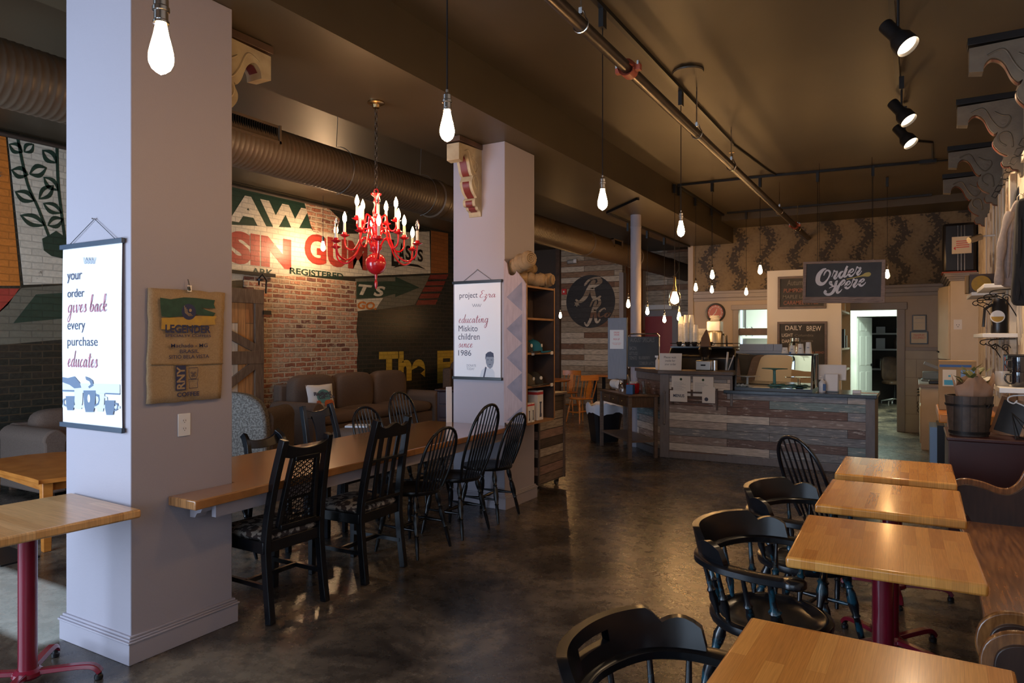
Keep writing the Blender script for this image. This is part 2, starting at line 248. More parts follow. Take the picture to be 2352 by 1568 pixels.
def wallpaper_material():
    m, nt, b = nodes('floral_wallpaper'); L = nt.links.new
    v = coords(nt, (1, 1, 1), axes='xzy')
    # meandering dark floral vines: periodic in x (0.62 m) and wavering with height
    s = N(nt, 'ShaderNodeSeparateXYZ'); L(v, s.inputs[0])
    def math_(op, a, bb=None):
        q = N(nt, 'ShaderNodeMath', operation=op)
        for i, x in enumerate((a, bb)):
            if x is None: continue
            if isinstance(x, (int, float)): q.inputs[i].default_value = x
            else: L(x, q.inputs[i])
        return q.outputs[0]
    sw = math_('MULTIPLY', math_('SINE', math_('MULTIPLY', s.outputs[1], 9.0)), .09)
    xx = math_('ADD', s.outputs[0], sw)
    d = math_('ABSOLUTE', math_('SUBTRACT', math_('FRACT', math_('DIVIDE', xx, .52)), .5))
    d2 = math_('MULTIPLY', d, .95)
    vo = N(nt, 'ShaderNodeTexVoronoi', i_Scale=15.0); L(v, vo.inputs['Vector'])
    no = N(nt, 'ShaderNodeTexNoise', i_Scale=24, i_Detail=5); L(v, no.inputs['Vector'])
    q = math_('SUBTRACT', math_('ADD', no.outputs['Fac'], math_('MULTIPLY', vo.outputs['Distance'], -.12)), d)
    r = ramp(nt, [(.0, (.19, .135, .07)), (.12, (.165, .115, .058)), (.27, (.15, .105, .052)), (.31, (.035, .023, .012)), (1, (.025, .016, .009))]); L(q, r.inputs[0])
    L(r.outputs[0], b.inputs['Base Color']); b.inputs['Roughness'].default_value = .6
    return m
mt['floor'] = floor_material(); mt['wallpaper'] = wallpaper_material()
# ---------------------------------------------------------------- mesh builder
class MB:
    def __init__(s): s.v = []; s.f = []
    def add(s, vs, fs):
        o = len(s.v); s.v += [tuple(p) for p in vs]; s.f += [tuple(i+o for i in f) for f in fs]; return s
    def box(s, x0, y0, z0, x1, y1, z1):
        return s.add([(x0,y0,z0),(x1,y0,z0),(x1,y1,z0),(x0,y1,z0),(x0,y0,z1),(x1,y0,z1),(x1,y1,z1),(x0,y1,z1)],
            [(0,3,2,1),(4,5,6,7),(0,1,5,4),(1,2,6,5),(2,3,7,6),(3,0,4,7)])
    def cbox(s, cx, cy, z0, sx, sy, sz): return s.box(cx-sx/2, cy-sy/2, z0, cx+sx/2, cy+sy/2, z0+sz)
    def prism(s, pts, a0, a1, ax='z'):
        n = len(pts)
        def P(p, a): return {'z': (p[0], p[1], a), 'y': (p[0], a, p[1]), 'x': (a, p[0], p[1])}[ax]
        return s.add([P(p, a0) for p in pts]+[P(p, a1) for p in pts],
            [tuple(range(n))[::-1], tuple(range(n, 2*n))]+[(i, (i+1) % n, n+(i+1) % n, n+i) for i in range(n)])
    def flat(s, pts, a, ax='y'):
        def P(p): return {'z': (p[0], p[1], a), 'y': (p[0], a, p[1]), 'x': (a, p[0], p[1])}[ax]
        return s.add([P(p) for p in pts], [tuple(range(len(pts)))])
    def ribbon(s, L_, R_, a, ax='y'):
        def P(p): return {'z': (p[0], p[1], a), 'y': (p[0], a, p[1]), 'x': (a, p[0], p[1])}[ax]
        n = len(L_); return s.add([P(p) for p in L_]+[P(p) for p in R_], [(i, i+1, n+i+1, n+i) for i in range(n-1)])
    def bridge(s, A, B, a0, a1, ax='y'):      # solid slab between two 2D polylines of equal length
        def P(p, a): return {'z': (p[0], p[1], a), 'y': (p[0], a, p[1]), 'x': (a, p[0], p[1])}[ax]
        n = len(A); vs = [P(p, a0) for p in A]+[P(p, a0) for p in B]+[P(p, a1) for p in A]+[P(p, a1) for p in B]; fs = []
        for i in range(n-1):
            fs += [(i, i+1, n+i+1, n+i), (2*n+i, 3*n+i, 3*n+i+1, 2*n+i+1), (i, 2*n+i, 2*n+i+1, i+1), (n+i, n+i+1, 3*n+i+1, 3*n+i)]
        fs += [(0, n, 3*n, 2*n), (n-1, 3*n-1, 4*n-1, 2*n-1)]
        return s.add(vs, fs)
    def tube(s, path, r, n=8, closed=False, sec=None, up=None):
        pts = [Vector(p) for p in path]; k = len(pts)
        rs = r if isinstance(r, (list, tuple)) else [r]*k
        sec = sec or [(math.cos(2*PI*i/n), math.sin(2*PI*i/n)) for i in range(n)]; n = len(sec)
        vs = []; prev = None
        for i, p in enumerate(pts):
            a = pts[(i-1) % k] if (closed or i > 0) else p; b = pts[(i+1) % k] if (closed or i < k-1) else p
            t = (b-a).normalized()
            if up is not None: x = Vector(up).cross(t)
            elif prev is None: x = (Vector((0, 0, 1)) if abs(t.z) < .9 else Vector((1, 0, 0))).cross(t)
            else: x = prev-t*prev.dot(t)
            if x.length < 1e-6: x = Vector((1, 0, 0)).cross(t)
            x.normalize(); y = t.cross(x); prev = x
            vs += [p+x*(c*rs[i])+y*(d*rs[i]) for c, d in sec]
        fs = []
        for i in range(k if closed else k-1):
            j = (i+1) % k
            fs += [(i*n+q, i*n+(q+1) % n, j*n+(q+1) % n, j*n+q) for q in range(n)]
        if not closed: fs += [tuple(range(n))[::-1], tuple(range((k-1)*n, k*n))]
        return s.add(vs, fs)
    def bar(s, p0, p1, w, h, up=(0, 0, 1)): return s.tube([p0, p1], 1, sec=[(-w/2, -h/2), (w/2, -h/2), (w/2, h/2), (-w/2, h/2)], up=up)
    def strip(s, path, w, h, up=(0, 0, 1)): return s.tube(path, 1, sec=[(-w/2, -h/2), (w/2, -h/2), (w/2, h/2), (-w/2, h/2)], up=up)
    def lathe(s, prof, c=(0, 0, 0), n=20, cap=True):
        k = len(prof); vs = [(c[0]+r*math.cos(2*PI*i/n), c[1]+r*math.sin(2*PI*i/n), c[2]+z) for r, z in prof for i in range(n)]
        fs = [(a*n+i, a*n+(i+1) % n, (a+1)*n+(i+1) % n, (a+1)*n+i) for a in range(k-1) for i in range(n)]
        if cap: fs += [tuple(range(n))[::-1], tuple(range((k-1)*n, k*n))]
        return s.add(vs, fs)
    def turned(s, p0, p1, prof, n=10):
        p0 = Vector(p0); p1 = Vector(p1); return s.tube([p0.lerp(p1, t) for t, r in prof], [r for t, r in prof], n)
    def ell(s, c, rx, ry, rz, e=1.0, nu=16, nv=10, e2=None):
        f = lambda x, p: math.copysign(abs(x)**p, x); e2 = e if e2 is None else e2
        vs = []; fs = []
        for j in range(nv+1):
            b = -PI/2+PI*j/nv; cb = f(math.cos(b), e2); sb = f(math.sin(b), e2)
            for i in range(nu):
                a = 2*PI*i/nu; vs.append((c[0]+rx*cb*f(math.cos(a), e), c[1]+ry*cb*f(math.sin(a), e), c[2]+rz*sb))
        fs = [(j*nu+i, j*nu+(i+1) % nu, (j+1)*nu+(i+1) % nu, (j+1)*nu+i) for j in range(nv) for i in range(nu)]
        return s.add(vs, fs)
    def xf(s, mat, start=0):
        for i in range(start, len(s.v)): s.v[i] = tuple(mat @ Vector(s.v[i]))
        return s
    def build(s, name, m, parent=None, bev=0, smooth=35, loc=None, kind=None, label=None):
        me = bpy.data.meshes.new(name); me.from_pydata(s.v, [], s.f); me.materials.append(mt[m] if isinstance(m, str) else m)
        bm = bmesh.new(); bm.from_mesh(me); bmesh.ops.remove_doubles(bm, verts=bm.verts, dist=1e-5)
        bmesh.ops.recalc_face_normals(bm, faces=bm.faces); bm.to_mesh(me); bm.free()
        if smooth:
            me.polygons.foreach_set('use_smooth', [True]*len(me.polygons)); me.set_sharp_from_angle(angle=math.radians(smooth))
        o = bpy.data.objects.new(name, me); COL.objects.link(o)
        if parent: o.parent = parent
        if loc: o.location = loc
        if bev:
            b = o.modifiers.new('bevel', 'BEVEL'); b.width = bev; b.segments = 2; b.limit_method = 'ANGLE'; b.angle_limit = math.radians(40)
        if kind: o['kind'] = kind
        if label: o['label'] = label
        return o
def tag(o, label, cat, group=None, kind=None):
    o['label'] = label; o['category'] = cat
    if group: o['group'] = group
    if kind: o['kind'] = kind
    return o
def thing(name, label, cat, loc=(0, 0, 0), rz=0, group=None):
    o = bpy.data.objects.new(name, None); COL.objects.link(o); o.empty_display_size = .1
    o.location = loc; o.rotation_euler = (0, 0, rz); return tag(o, label, cat, group)
def dup(root, loc=None, rz=None, label=None, group=None):
    def cp(o, par):
        c = o.copy(); COL.objects.link(c)
        if par: c.parent = par
        for ch in list(o.children): cp(ch, c)
        return c
    r = cp(root, None)
    if loc: r.location = loc
    if rz is not None: r.rotation_euler = (0, 0, rz)
    if label: r['label'] = label
    if group: r['group'] = group
    return r
def S(name, mb, m, bev=0, parent=None, smooth=35): return mb.build(name, m, parent, bev=bev, smooth=smooth, kind='structure')
# ---------------------------------------------------------------- lettering
_tc = {}
def tmesh(body, shear=0, bold=0):
    k = (body, shear, bold)
    if k in _tc: return _tc[k]
    cu = bpy.data.curves.new('t', 'FONT'); cu.body = body; cu.shear = shear; cu.offset = bold; cu.resolution_u = 4
    o = bpy.data.objects.new('t', cu); COL.objects.link(o)
    dg = bpy.context.evaluated_depsgraph_get(); dg.update(); me = bpy.data.meshes.new_from_object(o.evaluated_get(dg))
    vs = [tuple(v.co[:2]) for v in me.vertices]; fs = [tuple(p.vertices) for p in me.polygons]
    bpy.data.objects.remove(o); bpy.data.curves.remove(cu); bpy.data.meshes.remove(me)
    _tc[k] = (vs, fs); return _tc[k]
def fitpts(vs, box, rot=0):
    x0, z0, x1, z1 = box
    if rot: c, s_ = math.cos(rot), math.sin(rot); vs = [(a*c-b*s_, a*s_+b*c) for a, b in vs]
    ax = min(v[0] for v in vs); bx = max(v[0] for v in vs); az = min(v[1] for v in vs); bz = max(v[1] for v in vs)
    sx = (x1-x0)/(bx-ax); sz = (z1-z0)/max(bz-az, 1e-6)
    return [(x0+(a-ax)*sx, z0+(b-az)*sz) for a, b in vs]
def write(mb, body, box, y=0, shear=0, bold=0, rot=0, ax='y'):
    vs, fs = tmesh(body, shear, bold); p = fitpts(vs, box, rot)
    if ax == 'y': mb.add([(a, y, b) for a, b in p], fs)
    else: mb.add([(y, a, b) for a, b in p], fs)
    return mb
GL = {  # brush-script strokes: x-height 1
 'i': (.8, [[(0,.3),(.3,1),(.3,.2),(.5,0),(.8,.3)], [(.42,1.45),(.47,1.55)]]), 'g': (1.2, [[(.9,.85),(.55,1),(.2,.6),(.3,.1),(.6,.05),(.9,.5),(.95,1),(.9,-.7),(.55,-1.3),(.3,-.9),(.7,-.3),(1.2,.3)]]),
 'v': (1.1, [[(0,.7),(.2,1),(.35,.1),(.5,0),(.8,.6),(.85,1),(1.0,.85),(1.15,.8)]]), 'e': (.9, [[(0,.3),(.5,.6),(.6,.9),(.4,1),(.15,.6),(.25,.1),(.5,0),(.9,.3)]]),
 's': (.9, [[(0,.3),(.45,1.05),(.5,.7),(.65,.3),(.4,0),(.1,.15)], [(.4,0),(.9,.3)]]), 'b': (1.1, [[(0,.3),(.35,1.4),(.42,2.2),(.25,2.1),(.18,1),(.18,.05)], [(.18,.5),(.5,.95),(.8,.75),(.75,.2),(.4,0),(.2,.15)], [(.78,.55),(1.1,.6)]]),
 'a': (1.2, [[(.8,.85),(.5,1),(.15,.5),(.3,0),(.65,.3),(.8,.95),(.8,.2),(.95,0),(1.2,.3)]]), 'c': (.85, [[(.65,.8),(.45,1),(.1,.5),(.3,0),(.55,.05),(.85,.3)]]),
 'k': (1., [[(0,.3),(.4,1.5),(.4,2.2),(.2,2.0),(.2,0)], [(.2,.4),(.6,.95),(.7,.7),(.25,.5),(.6,0),(1,.3)]]), 'd': (1.2, [[(.8,.85),(.5,1),(.15,.5),(.3,0),(.65,.3),(.95,2.15),(.8,.3),(1.0,0),(1.2,.3)]]),
 'u': (1.2, [[(0,.4),(.15,1),(.2,.2),(.45,0),(.75,.6),(.8,1),(.8,.2),(1,0),(1.2,.3)]]), 't': (.8, [[(0,.3),(.4,1.8),(.3,.2),(.5,0),(.8,.3)], [(.0,1.2),(.85,1.35)]]),
 'n': (1.1, [[(0,.6),(.15,1),(.2,0)], [(.2,.3),(.5,1),(.7,.8),(.7,.2),(.9,0),(1.1,.3)]]), 'r': (.95, [[(0,.3),(.25,1.1),(.3,.85),(.6,.9),(.55,.2),(.75,0),(.95,.3)]]),
 'z': (.9, [[(0,.8),(.3,1),(.6,.8),(.2,.05),(.5,.2),(.6,-.4),(.3,-1.1),(.15,-.8),(.9,.2)]]), 'E': (1.15, [[(1,1.9),(.6,2.2),(.2,1.8),(.5,1.25),(.2,.9),(.1,.3),(.5,0),(1.1,.4)]]),
 'O': (1.7, [[(.9,2.15),(.3,1.9),(-.15,.9),(.3,0),(1.1,.4),(1.45,1.4),(1.05,1.95),(.7,1.3)]]), 'H': (1.9, [[(.1,1.3),(.1,1.9),(.7,2.1),(.7,1.2),(.4,-.1),(-.1,-.4),(-.3,0)], [(1.7,2.1),(1.35,1.8),(1.05,.4),(1.3,0),(1.6,.4)], [(.2,1.0),(1.2,1.15)]]),
 'R': (1.7, [[(.9,2.1),(.6,1.2),(.4,.2),(.0,-.3),(-.4,0)], [(.1,1.5),(.4,2.1),(1.1,2.3),(1.4,1.8),(.8,1.2),(.9,1.0),(1.2,.2),(1.5,0),(1.8,.3)]]), 'o': (1.0, [[(.6,.95),(.2,.8),(.1,.3),(.4,0),(.75,.4),(.6,.95),(.9,.8),(1.05,.85)]]), 'm': (1.5, [[(0,.6),(.15,1),(.2,0)], [(.2,.3),(.45,1),(.6,.8),(.6,0)], [(.6,.3),(.9,1),(1.05,.8),(1.1,.2),(1.3,0),(1.5,.3)]]), 'l': (.8, [[(0,.3),(.45,1.6),(.4,2.2),(.2,1.8),(.25,.2),(.45,0),(.8,.3)]]), 'C': (1.2, [[(1.1,1.7),(.8,2.1),(.2,1.5),(.1,.5),(.5,0),(1.1,.4)]]), ' ': (.7, [])}
def cr(pts, n=6, closed=False):
    out = []; k = len(pts)
    for i in range(k if closed else k-1):
        if closed: p = [pts[(i+j) % k] for j in (-1, 0, 1, 2)]
        else: p = [pts[max(i-1, 0)], pts[i], pts[i+1], pts[min(i+2, k-1)]]
        for q in range(n):
            t = q/n
            out.append(tuple(.5*((2*p[1][d])+(-p[0][d]+p[2][d])*t+(2*p[0][d]-5*p[1][d]+4*p[2][d]-p[3][d])*t*t+(-p[0][d]+3*p[1][d]-3*p[2][d]+p[3][d])*t**3) for d in range(len(pts[0]))))
    if not closed: out.append(tuple(pts[-1]))
    return out
def script(mb, body, box, y=0, wd=.12, slant=.2, rot=0, thin=.45, rel=None):
    x = 0; strokes = []
    for ch in body:
        adv, ss = GL[ch]
        for s_ in ss: strokes.append([(x+a+slant*b, b) for a, b in cr(s_)])
        x += adv
    quads = []
    for st in strokes:
        Lp, Rp = [], []
        for i, p in enumerate(st):
            a = st[max(i-1, 0)]; b = st[min(i+1, len(st)-1)]; dx, dz = b[0]-a[0], b[1]-a[1]; l = math.hypot(dx, dz) or 1
            wv = wd*(thin+(1-thin)*max(0, -dz/l)) if dz < 0 else wd*thin
            wv *= .5+.5*min(1, min(i, len(st)-1-i)/2)
            nx, nz = -dz/l*wv, dx/l*wv; Lp.append((p[0]+nx, p[1]+nz)); Rp.append((p[0]-nx, p[1]-nz))
        quads.append((Lp, Rp))
    allp = [p for q in quads for h in q for p in h]; fp = fitpts(allp, box, rot); i = 0
    for k_, (Lp, Rp) in enumerate(quads):
        n = len(Lp); mb.ribbon(fp[i:i+n], fp[i+n:i+2*n], y-.00015*k_); i += 2*n
    return mb
def arc(cx, cz, r, a0, a1, n=12, rz=None): return [(cx+r*math.cos(a0+(a1-a0)*i/n), cz+(rz or r)*math.sin(a0+(a1-a0)*i/n)) for i in range(n+1)]
def circ(cx, cz, r, n=28, rz=None): return arc(cx, cz, r, 0, 2*PI, n, rz)[:-1]
# ================================================================ THE SETTING
ZC = 3.7
S('floor', MB().box(-8.35, -1.6, -.1, .95, 21, 0), 'floor')
S('ceiling', MB().box(-8.35, -1.6, ZC, .95, 21, ZC+.12), 'ceil')
S('trim_1', MB().box(-4.0, -1.5, 3.3, -2.93, 13.2, ZC), 'ceil')                 # boxed beam over the columns
S('trim_2', MB().box(-2.93, 12.3, 3.58, .75, 13.2, ZC), 'ceil')
LX = -8.2
wl = S('wall_left', MB().box(LX-.15, -1.6, 0, LX, 15.2, ZC), 'bp_dark')
S('wall_right', MB().box(.75, -1.6, 0, .9, 13.35, ZC), 'peel')
# street front, behind the camera
S('wall_front', MB().box(-8.35, -1.6, 0, -6.9, -1.45, ZC).box(-2.2, -1.6, 0, -1.95, -1.45, ZC).box(.55, -1.6, 0, .9, -1.45, ZC)
  .box(-6.9, -1.6, 0, -2.2, -1.45, .25).box(-6.9, -1.6, 2.9, -2.2, -1.45, ZC).box(-1.95, -1.6, 0, .55, -1.45, .5).box(-1.95, -1.6, 2.8, .55, -1.45, ZC), 'beige')
S('window_1', MB().box(-6.9, -1.56, .25, -2.2, -1.54, 2.9), 'pane')
S('window_2', MB().box(-1.95, -1.56, .5, .55, -1.54, 2.8), 'pane')
# back wall with the service hatch and the kitchen doorway
YB = 13.2
DX0, DX1 = -.985, -.282
S('wall_back', MB().box(-3.7, YB, 0, -2.83, YB+.12, 2.33).box(-2.83, YB, 0, -1.9, YB+.12, 1.02).box(-2.83, YB, 2.07, -1.9, YB+.12, 2.33)
  .box(-1.9, YB, 0, DX0, YB+.12, 2.33).box(DX0, YB, 2.02, DX1, YB+.12, 2.33).box(DX1, YB, 0, .9, YB+.12, 2.33), 'beige')
S('wall_back_papered', MB().box(-3.7, YB, 2.33, .9, YB+.12, ZC), 'wallpaper')
S('wall_back_tiled', MB().box(-.16, YB-.015, 0, .75, YB, 1.34), 'tile')
S('trim_3', MB().box(-3.66, YB-.05, 2.30, .75, YB, 2.38).box(-3.66, YB-.03, 2.38, .75, YB, 2.43).box(-3.66, YB-.025, 2.24, .75, YB, 2.30), 'trimgrey', bev=.006)
S('trim_4', MB().box(-.16, YB-.03, 1.34, .75, YB, 1.40), 'trimgrey', bev=.005)
S('trim_5', MB().box(DX1, YB-.04, 0, DX1+.12, YB, 2.02).box(DX0-.12, YB-.04, 0, DX0, YB, 2.02).box(DX0-.15, YB-.045, 2.02, DX1+.15, YB, 2.14), 'trimgrey', bev=.006)
S('trim_6', MB().box(-2.93, YB-.04, 1.0, -2.83, YB, 2.07).box(-2.96, YB-.045, 2.07, -1.8, YB, 2.16), 'trimgrey', bev=.006)
S('trim_7', MB().box(-3.76, YB-.06, 0, -3.66, YB, 3.3), 'beige', bev=.005)
# left wing behind: plank walls
S('wall_plank_near', MB().box(-7.35, 15, 0, -5.8, 15.15, ZC), 'planks_wall')
S('wall_plank_dark', MB().box(-8.2, 15.02, 0, -7.35, 15.15, ZC), 'brownwall')
S('trim_8', MB().box(-7.46, 14.93, 0, -7.36, 15.02, ZC), 'wood_dark')
S('trim_9', MB().box(-5.86, 14.96, 0, -5.76, 15.15, 3.05), 'trimgrey')
S('wall_return', MB().box(-5.9, 15.15, 0, -5.8, 16.6, ZC), 'wood_door')
S('wall_plank_far', MB().box(-5.9, 16.6, 0, -3.6, 16.72, ZC), 'planks_wall')
S('wall_side_far', MB().box(-3.7, 13.32, 0, -3.6, 16.7, ZC), 'beige')
# kitchen corridor and dark store room beyond the doorway
S('wall_kitchen', MB().box(-3.6, 17.2, 0, -1.14, 17.32, 2.9).box(-.1, 17.2, 0, 1.0, 17.32, 2.9).box(-1.14, 17.2, 2.03, -.1, 17.32, 2.9)
  .box(.95, 13.32, 0, 1.05, 17.2, 3.3).box(-3.6, 13.32, 3.3, 1.05, 17.3, 3.4).box(-3.6, 17.2, 2.9, 1.05, 17.32, 3.3), 'white')
S('trim_10', MB().box(-1.26, 17.15, 0, -1.14, 17.2, 2.03).box(-1.26, 17.15, 2.03, 0, 17.2, 2.16), 'doorwhite', bev=.005)
S('wall_store', MB().box(-2.2, 20.4, 0, 1.2, 20.5, 2.9).box(-2.2, 17.35, 0, -2.1, 20.4, 2.9).box(1.1, 17.35, 0, 1.2, 20.4, 2.9).box(-2.2, 17.35, 2.9, 1.2, 20.5, 3.0), 'brownwall')
# ---------------------------------------------------------------- columns and pole
def column(y0, h=3.3):
    o = MB().box(-3.75, y0, 0, -3.19, y0+.56, h).build('column', 'col', bev=.004); o['kind'] = 'structure'
    b = MB()
    for e, z0, z1 in ((.022, 0, .098), (.028, .098, .108), (.02, .108, .118), (.012, .118, .13)):
        b.box(-3.75-e, y0-e, z0, -3.19+e, y0+.56+e, z1)
    q = b.build('baseboard', 'col', o, bev=.003); return o
c1 = column(1.93); c2 = column(5.365)
po = MB().lathe([(.075, 0), (.075, 3.12), (.08, 3.12), (.08, 3.14), (.075, 3.15), (.075, 3.3)], (-3.47, 9.5, 0), 24).build('pole', 'col'); po['kind'] = 'structure'
# ---------------------------------------------------------------- mural painted on the left wall (parts of the wall)
def W(u, v, k=1):
    p = atX(u, v, LX); return (p[1], p[2])
_k = [0]
def paint(name, pts, m, lay=1, raw=False):
    P = pts if raw else [W(u, v) for u, v in pts]
    return MB().prism(P, LX, LX+.002*lay, 'x').build(name, m, wl, smooth=0)
def wtext(name, items, m, lay=4):
    b = MB()
    for body, u0, v0, u1, v1, sh, bo in items:      # v0 bottom at u0, v1 top at u0
        y0, z0 = W(u0, v0); _, z1 = W(u0, v1); y1, _ = W(u1, v0)
        write(b, body, (y0, z0, y1, z1), LX+.002*lay+.001, sh, bo, ax='x')
    b.build(name, m, wl, smooth=0)
def c4p(x, y): return (520+x/2.8, 400+y/2.8)
paint('painted_band', [c4p(*p) for p in [(-60, 320), (545, 350), (560, 372), (700, 385), (905, 380), (1305, 368), (1312, 637), (830, 657), (500, 652), (300, 655), (110, 640), (105, 680), (-60, 690)]], 'bp_white', 2)
paint('painted_dark_panel', [c4p(*p) for p in [(-60, 60), (500, 180), (520, 250), (545, 350), (-60, 320)]], 'bp_green', 1)
wtext('painted_letters', [('AW', *c4p(15, 300), *c4p(530, 115), 0, .05)], 'bp_white', 2)
wtext('painted_red_letters', [('SIN', *c4p(10, 570), *c4p(415, 355), 0, .06), ('GUM', *c4p(500, 572), *c4p(905, 372), 0, .045)], 'bp_red', 3)
wtext('painted_green_letters', [('ARK', *c4p(160, 645), *c4p(300, 600), 0, .03), ('REGISTERED', *c4p(405, 640), *c4p(750, 598), 0, .03)], 'bp_green', 3)
wtext('painted_arch_letters', [('L', *c4p(1060, 590), *c4p(1105, 420), 0, .03), ('A', *c4p(1105, 560), *c4p(1145, 440), 0, .03), ('S', *c4p(1150, 550), *c4p(1185, 455), 0, .03), ('T', *c4p(1190, 550), *c4p(1222, 475), 0, .03), ('S', *c4p(1228, 560), *c4p(1262, 480), 0, .03)], 'bp_black', 3)
paint('painted_swoosh', [c4p(*p) for p in [(1068, 605), (1110, 580), (1165, 572), (1230, 582), (1282, 612), (1230, 596), (1165, 588), (1110, 592)]], 'bp_black', 3)
paint('painted_orange_panel', [c4p(*p) for p in [(1316, 362), (1425, 380), (1425, 635), (1316, 637)]], 'bp_rust', 2)
paint('painted_olive_panel', [c4p(*p) for p in [(830, 672), (1312, 650), (1210, 838), (960, 872), (835, 882)]], 'bp_olive', 2)
paint('painted_green_arrow', [c4p(*p) for p in [(838, 690), (1085, 688), (1085, 658), (1240, 728), (1085, 790), (1085, 768), (1000, 792), (838, 800)]], 'bp_green', 3)
wtext('painted_white_letters', [('T S', *c4p(845, 775), *c4p(1020, 705), .3, .04)], 'bp_white', 4)
paint('painted_cream_tab', [c4p(*p) for p in [(835, 805), (1006, 795), (962, 862), (835, 882)]], 'bp_white', 4)
wtext('painted_orange_letters', [('GO.', *c4p(840, 866), *c4p(962, 815), .2, .04)], 'bp_orange', 5)
for i, (y0, y1) in enumerate([(265, 305), (322, 357), (370, 410), (428, 468), (482, 524)]):
    q = lambda x, y: (930+x/3.733, 560+y/3.733)
    L0 = 215-(y0-265)*.47; L1 = 215-(y1-265)*.47; R0 = 372-(y0-265)*.43; R1 = 372-(y1-265)*.43
    paint('painted_stripe', [q(L0, y0), q(R0, y0-4), q(R1, y1-4), q(L1, y1)], 'bp_darkred', 2)
wtext('painted_yellow_letters', [('The', *c4p(980, 1345), *c4p(1278, 1142), 0, .05), ('Fl', *c4p(1355, 1345), *c4p(1470, 1135), 0, .05)], 'bp_yellow', 2)
# bare brick where the paint has gone
paint('bare_brick_patch', [c4p(*p) for p in [(110, 640), (300, 652), (500, 655), (640, 672), (832, 690), (828, 790), (842, 900), (832, 1000), (845, 1100), (835, 1200), (840, 1330), (850, 1600), (100, 1640)]], 'brick', 6)
paint('bare_brick_patch', [c4p(*p) for p in [(500, 180), (640, 205), (730, 290), (705, 385), (560, 372), (540, 320), (520, 250)]], 'brick', 3)
# far left panels with the leafy stems
paint('painted_orange_panel', [(-60, 300), (13, 315), (46, 656), (-60, 656)], 'bp_orange', 2)
paint('painted_cream_panel', [(18, 316), (175, 350), (175, 650), (54, 654)], 'bp_white', 2)
paint('painted_red_tip', [(-60, 663), (44, 662), (18, 700), (-60, 770)], 'bp_red', 2)
paint('painted_olive_panel', [(50, 661), (190, 652), (190, 775), (0, 792), (-60, 795), (-60, 775)], 'bp_olive', 2)
paint('painted_green_panel', [(82, 676), (150, 672), (190, 668), (180, 728), (30, 742)], 'bp_green', 3)
def leaf(b, u, v, l, a, wd):
    f = lambda t, s_: (u+math.cos(a)*l*t-math.sin(a)*wd*s_, v-math.sin(a)*l*t-math.cos(a)*wd*s_)
    up = [(t/8, math.sin(PI*t/8)) for t in range(9)]
    o_ = [f(t, s_) for t, s_ in up]; i_ = [f(.12+t*.76, s_*.35) for t, s_ in up]; i2 = [f(.12+t*.76, -s_*.35) for t, s_ in up]; o2 = [f(t, -s_) for t, s_ in up]
    b.bridge([W(*p) for p in o_], [W(*p) for p in i_], LX+.003, LX+.0065, 'x'); b.bridge([W(*p) for p in o2], [W(*p) for p in i2], LX+.003, LX+.0065, 'x')
b = MB()
for st in ([(40, 318), (62, 420), (88, 480), (118, 560)], [(130, 335), (133, 420), (142, 500), (150, 560)]):
    Lh = [W(u-3.5, v) for u, v in cr(st)]; Rh = [W(u+3.5, v) for u, v in cr(st)]; b.bridge(Lh, Rh, LX+.003, LX+.0065, 'x')
for u, v, l, a, wd in [(52, 350, 38, 2.6, 9), (54, 350, 30, .7, 9), (65, 402, 42, 2.85, 10), (66, 400, 44, .35, 11), (80, 462, 52, 2.7, 10), (88, 458, 48, .75, 10), (104, 518, 64, 2.75, 10), (108, 518, 40, .4, 10), (130, 375, 46, 2.4, 10), (134, 438, 48, 2.4, 9), (142, 490, 50, 2.65, 9)]: leaf(b, u, v, l, a, wd*1.5)
b.build('painted_leaves', 'bp_green', wl, smooth=0)
paint('painted_root', [(96, 548), (112, 540), (128, 530), (150, 545), (175, 560), (175, 600), (146, 594), (118, 588), (100, 575)], 'bp_green', 4)
# ================================================================ DUCT, PIPES, TRACKS
t = thing('air_duct', 'long brown painted spiral air duct under the left ceiling', 'duct', (-4.75, 0, 3.119))
path = []; rr = []; y = -1.3; k = 0
while y < 16.5:
    path.append((0, y, 0)); rr.append((.200, .2025, .200)[k % 3]); y += (.006, .006, .034)[k % 3]; k += 1
MB().tube(path, rr, 28, up=(0, 0, 1)).build('duct_tube', 'duct', t, smooth=60)
for yy in (3.0, 6.4, 10.6, 12.9, 15.2):
    MB().tube([(0, yy-.05, 0), (0, yy-.04, 0), (0, yy+.04, 0), (0, yy+.05, 0)], [.204, .218, .218, .204], 28, up=(0, 0, 1)).build('duct_collar', 'duct', t)
for uu, wv in ((575, .62), (1421, .42)):
    p = atX(uu, 780, -4.55); yy = p[1]; b = MB(); b.box(.14, yy-wv/2, .02, .205, yy+wv/2, .04).box(.14, yy-wv/2, .15, .19, yy+wv/2, .17).box(.13, yy-wv/2, .02, .205, yy-wv/2+.02, .17).box(.13, yy+wv/2-.02, .02, .205, yy+wv/2, .17)
    g = b.build('vent_frame', 'duct', t); b = MB(); b.box(.10, yy-wv/2+.02, .04, .15, yy+wv/2-.02, .15)
    for i in range(int(wv/.022)): b.box(.15, yy-wv/2+.03+i*.022, .04, .185, yy-wv/2+.036+i*.022, .15)
    b.build('vent_grille', 'blackmetal', g)
for uu in (800, 990):
    yy = atX(uu, 780, -4.6)[1]
    MB().tube([(.25*math.sin(a)*.9, yy, -.25*math.cos(a)*.9) for a in [x*PI/14 for x in range(0, 15)]]+[(.02, yy, .58)], .0035, 5).build('hanger_cable', 'steel', t)
t = thing('sprinkler_pipe', 'black iron sprinkler pipe slung below the ceiling with orange couplings', 'pipe', (-1.64, 0, 3.3))
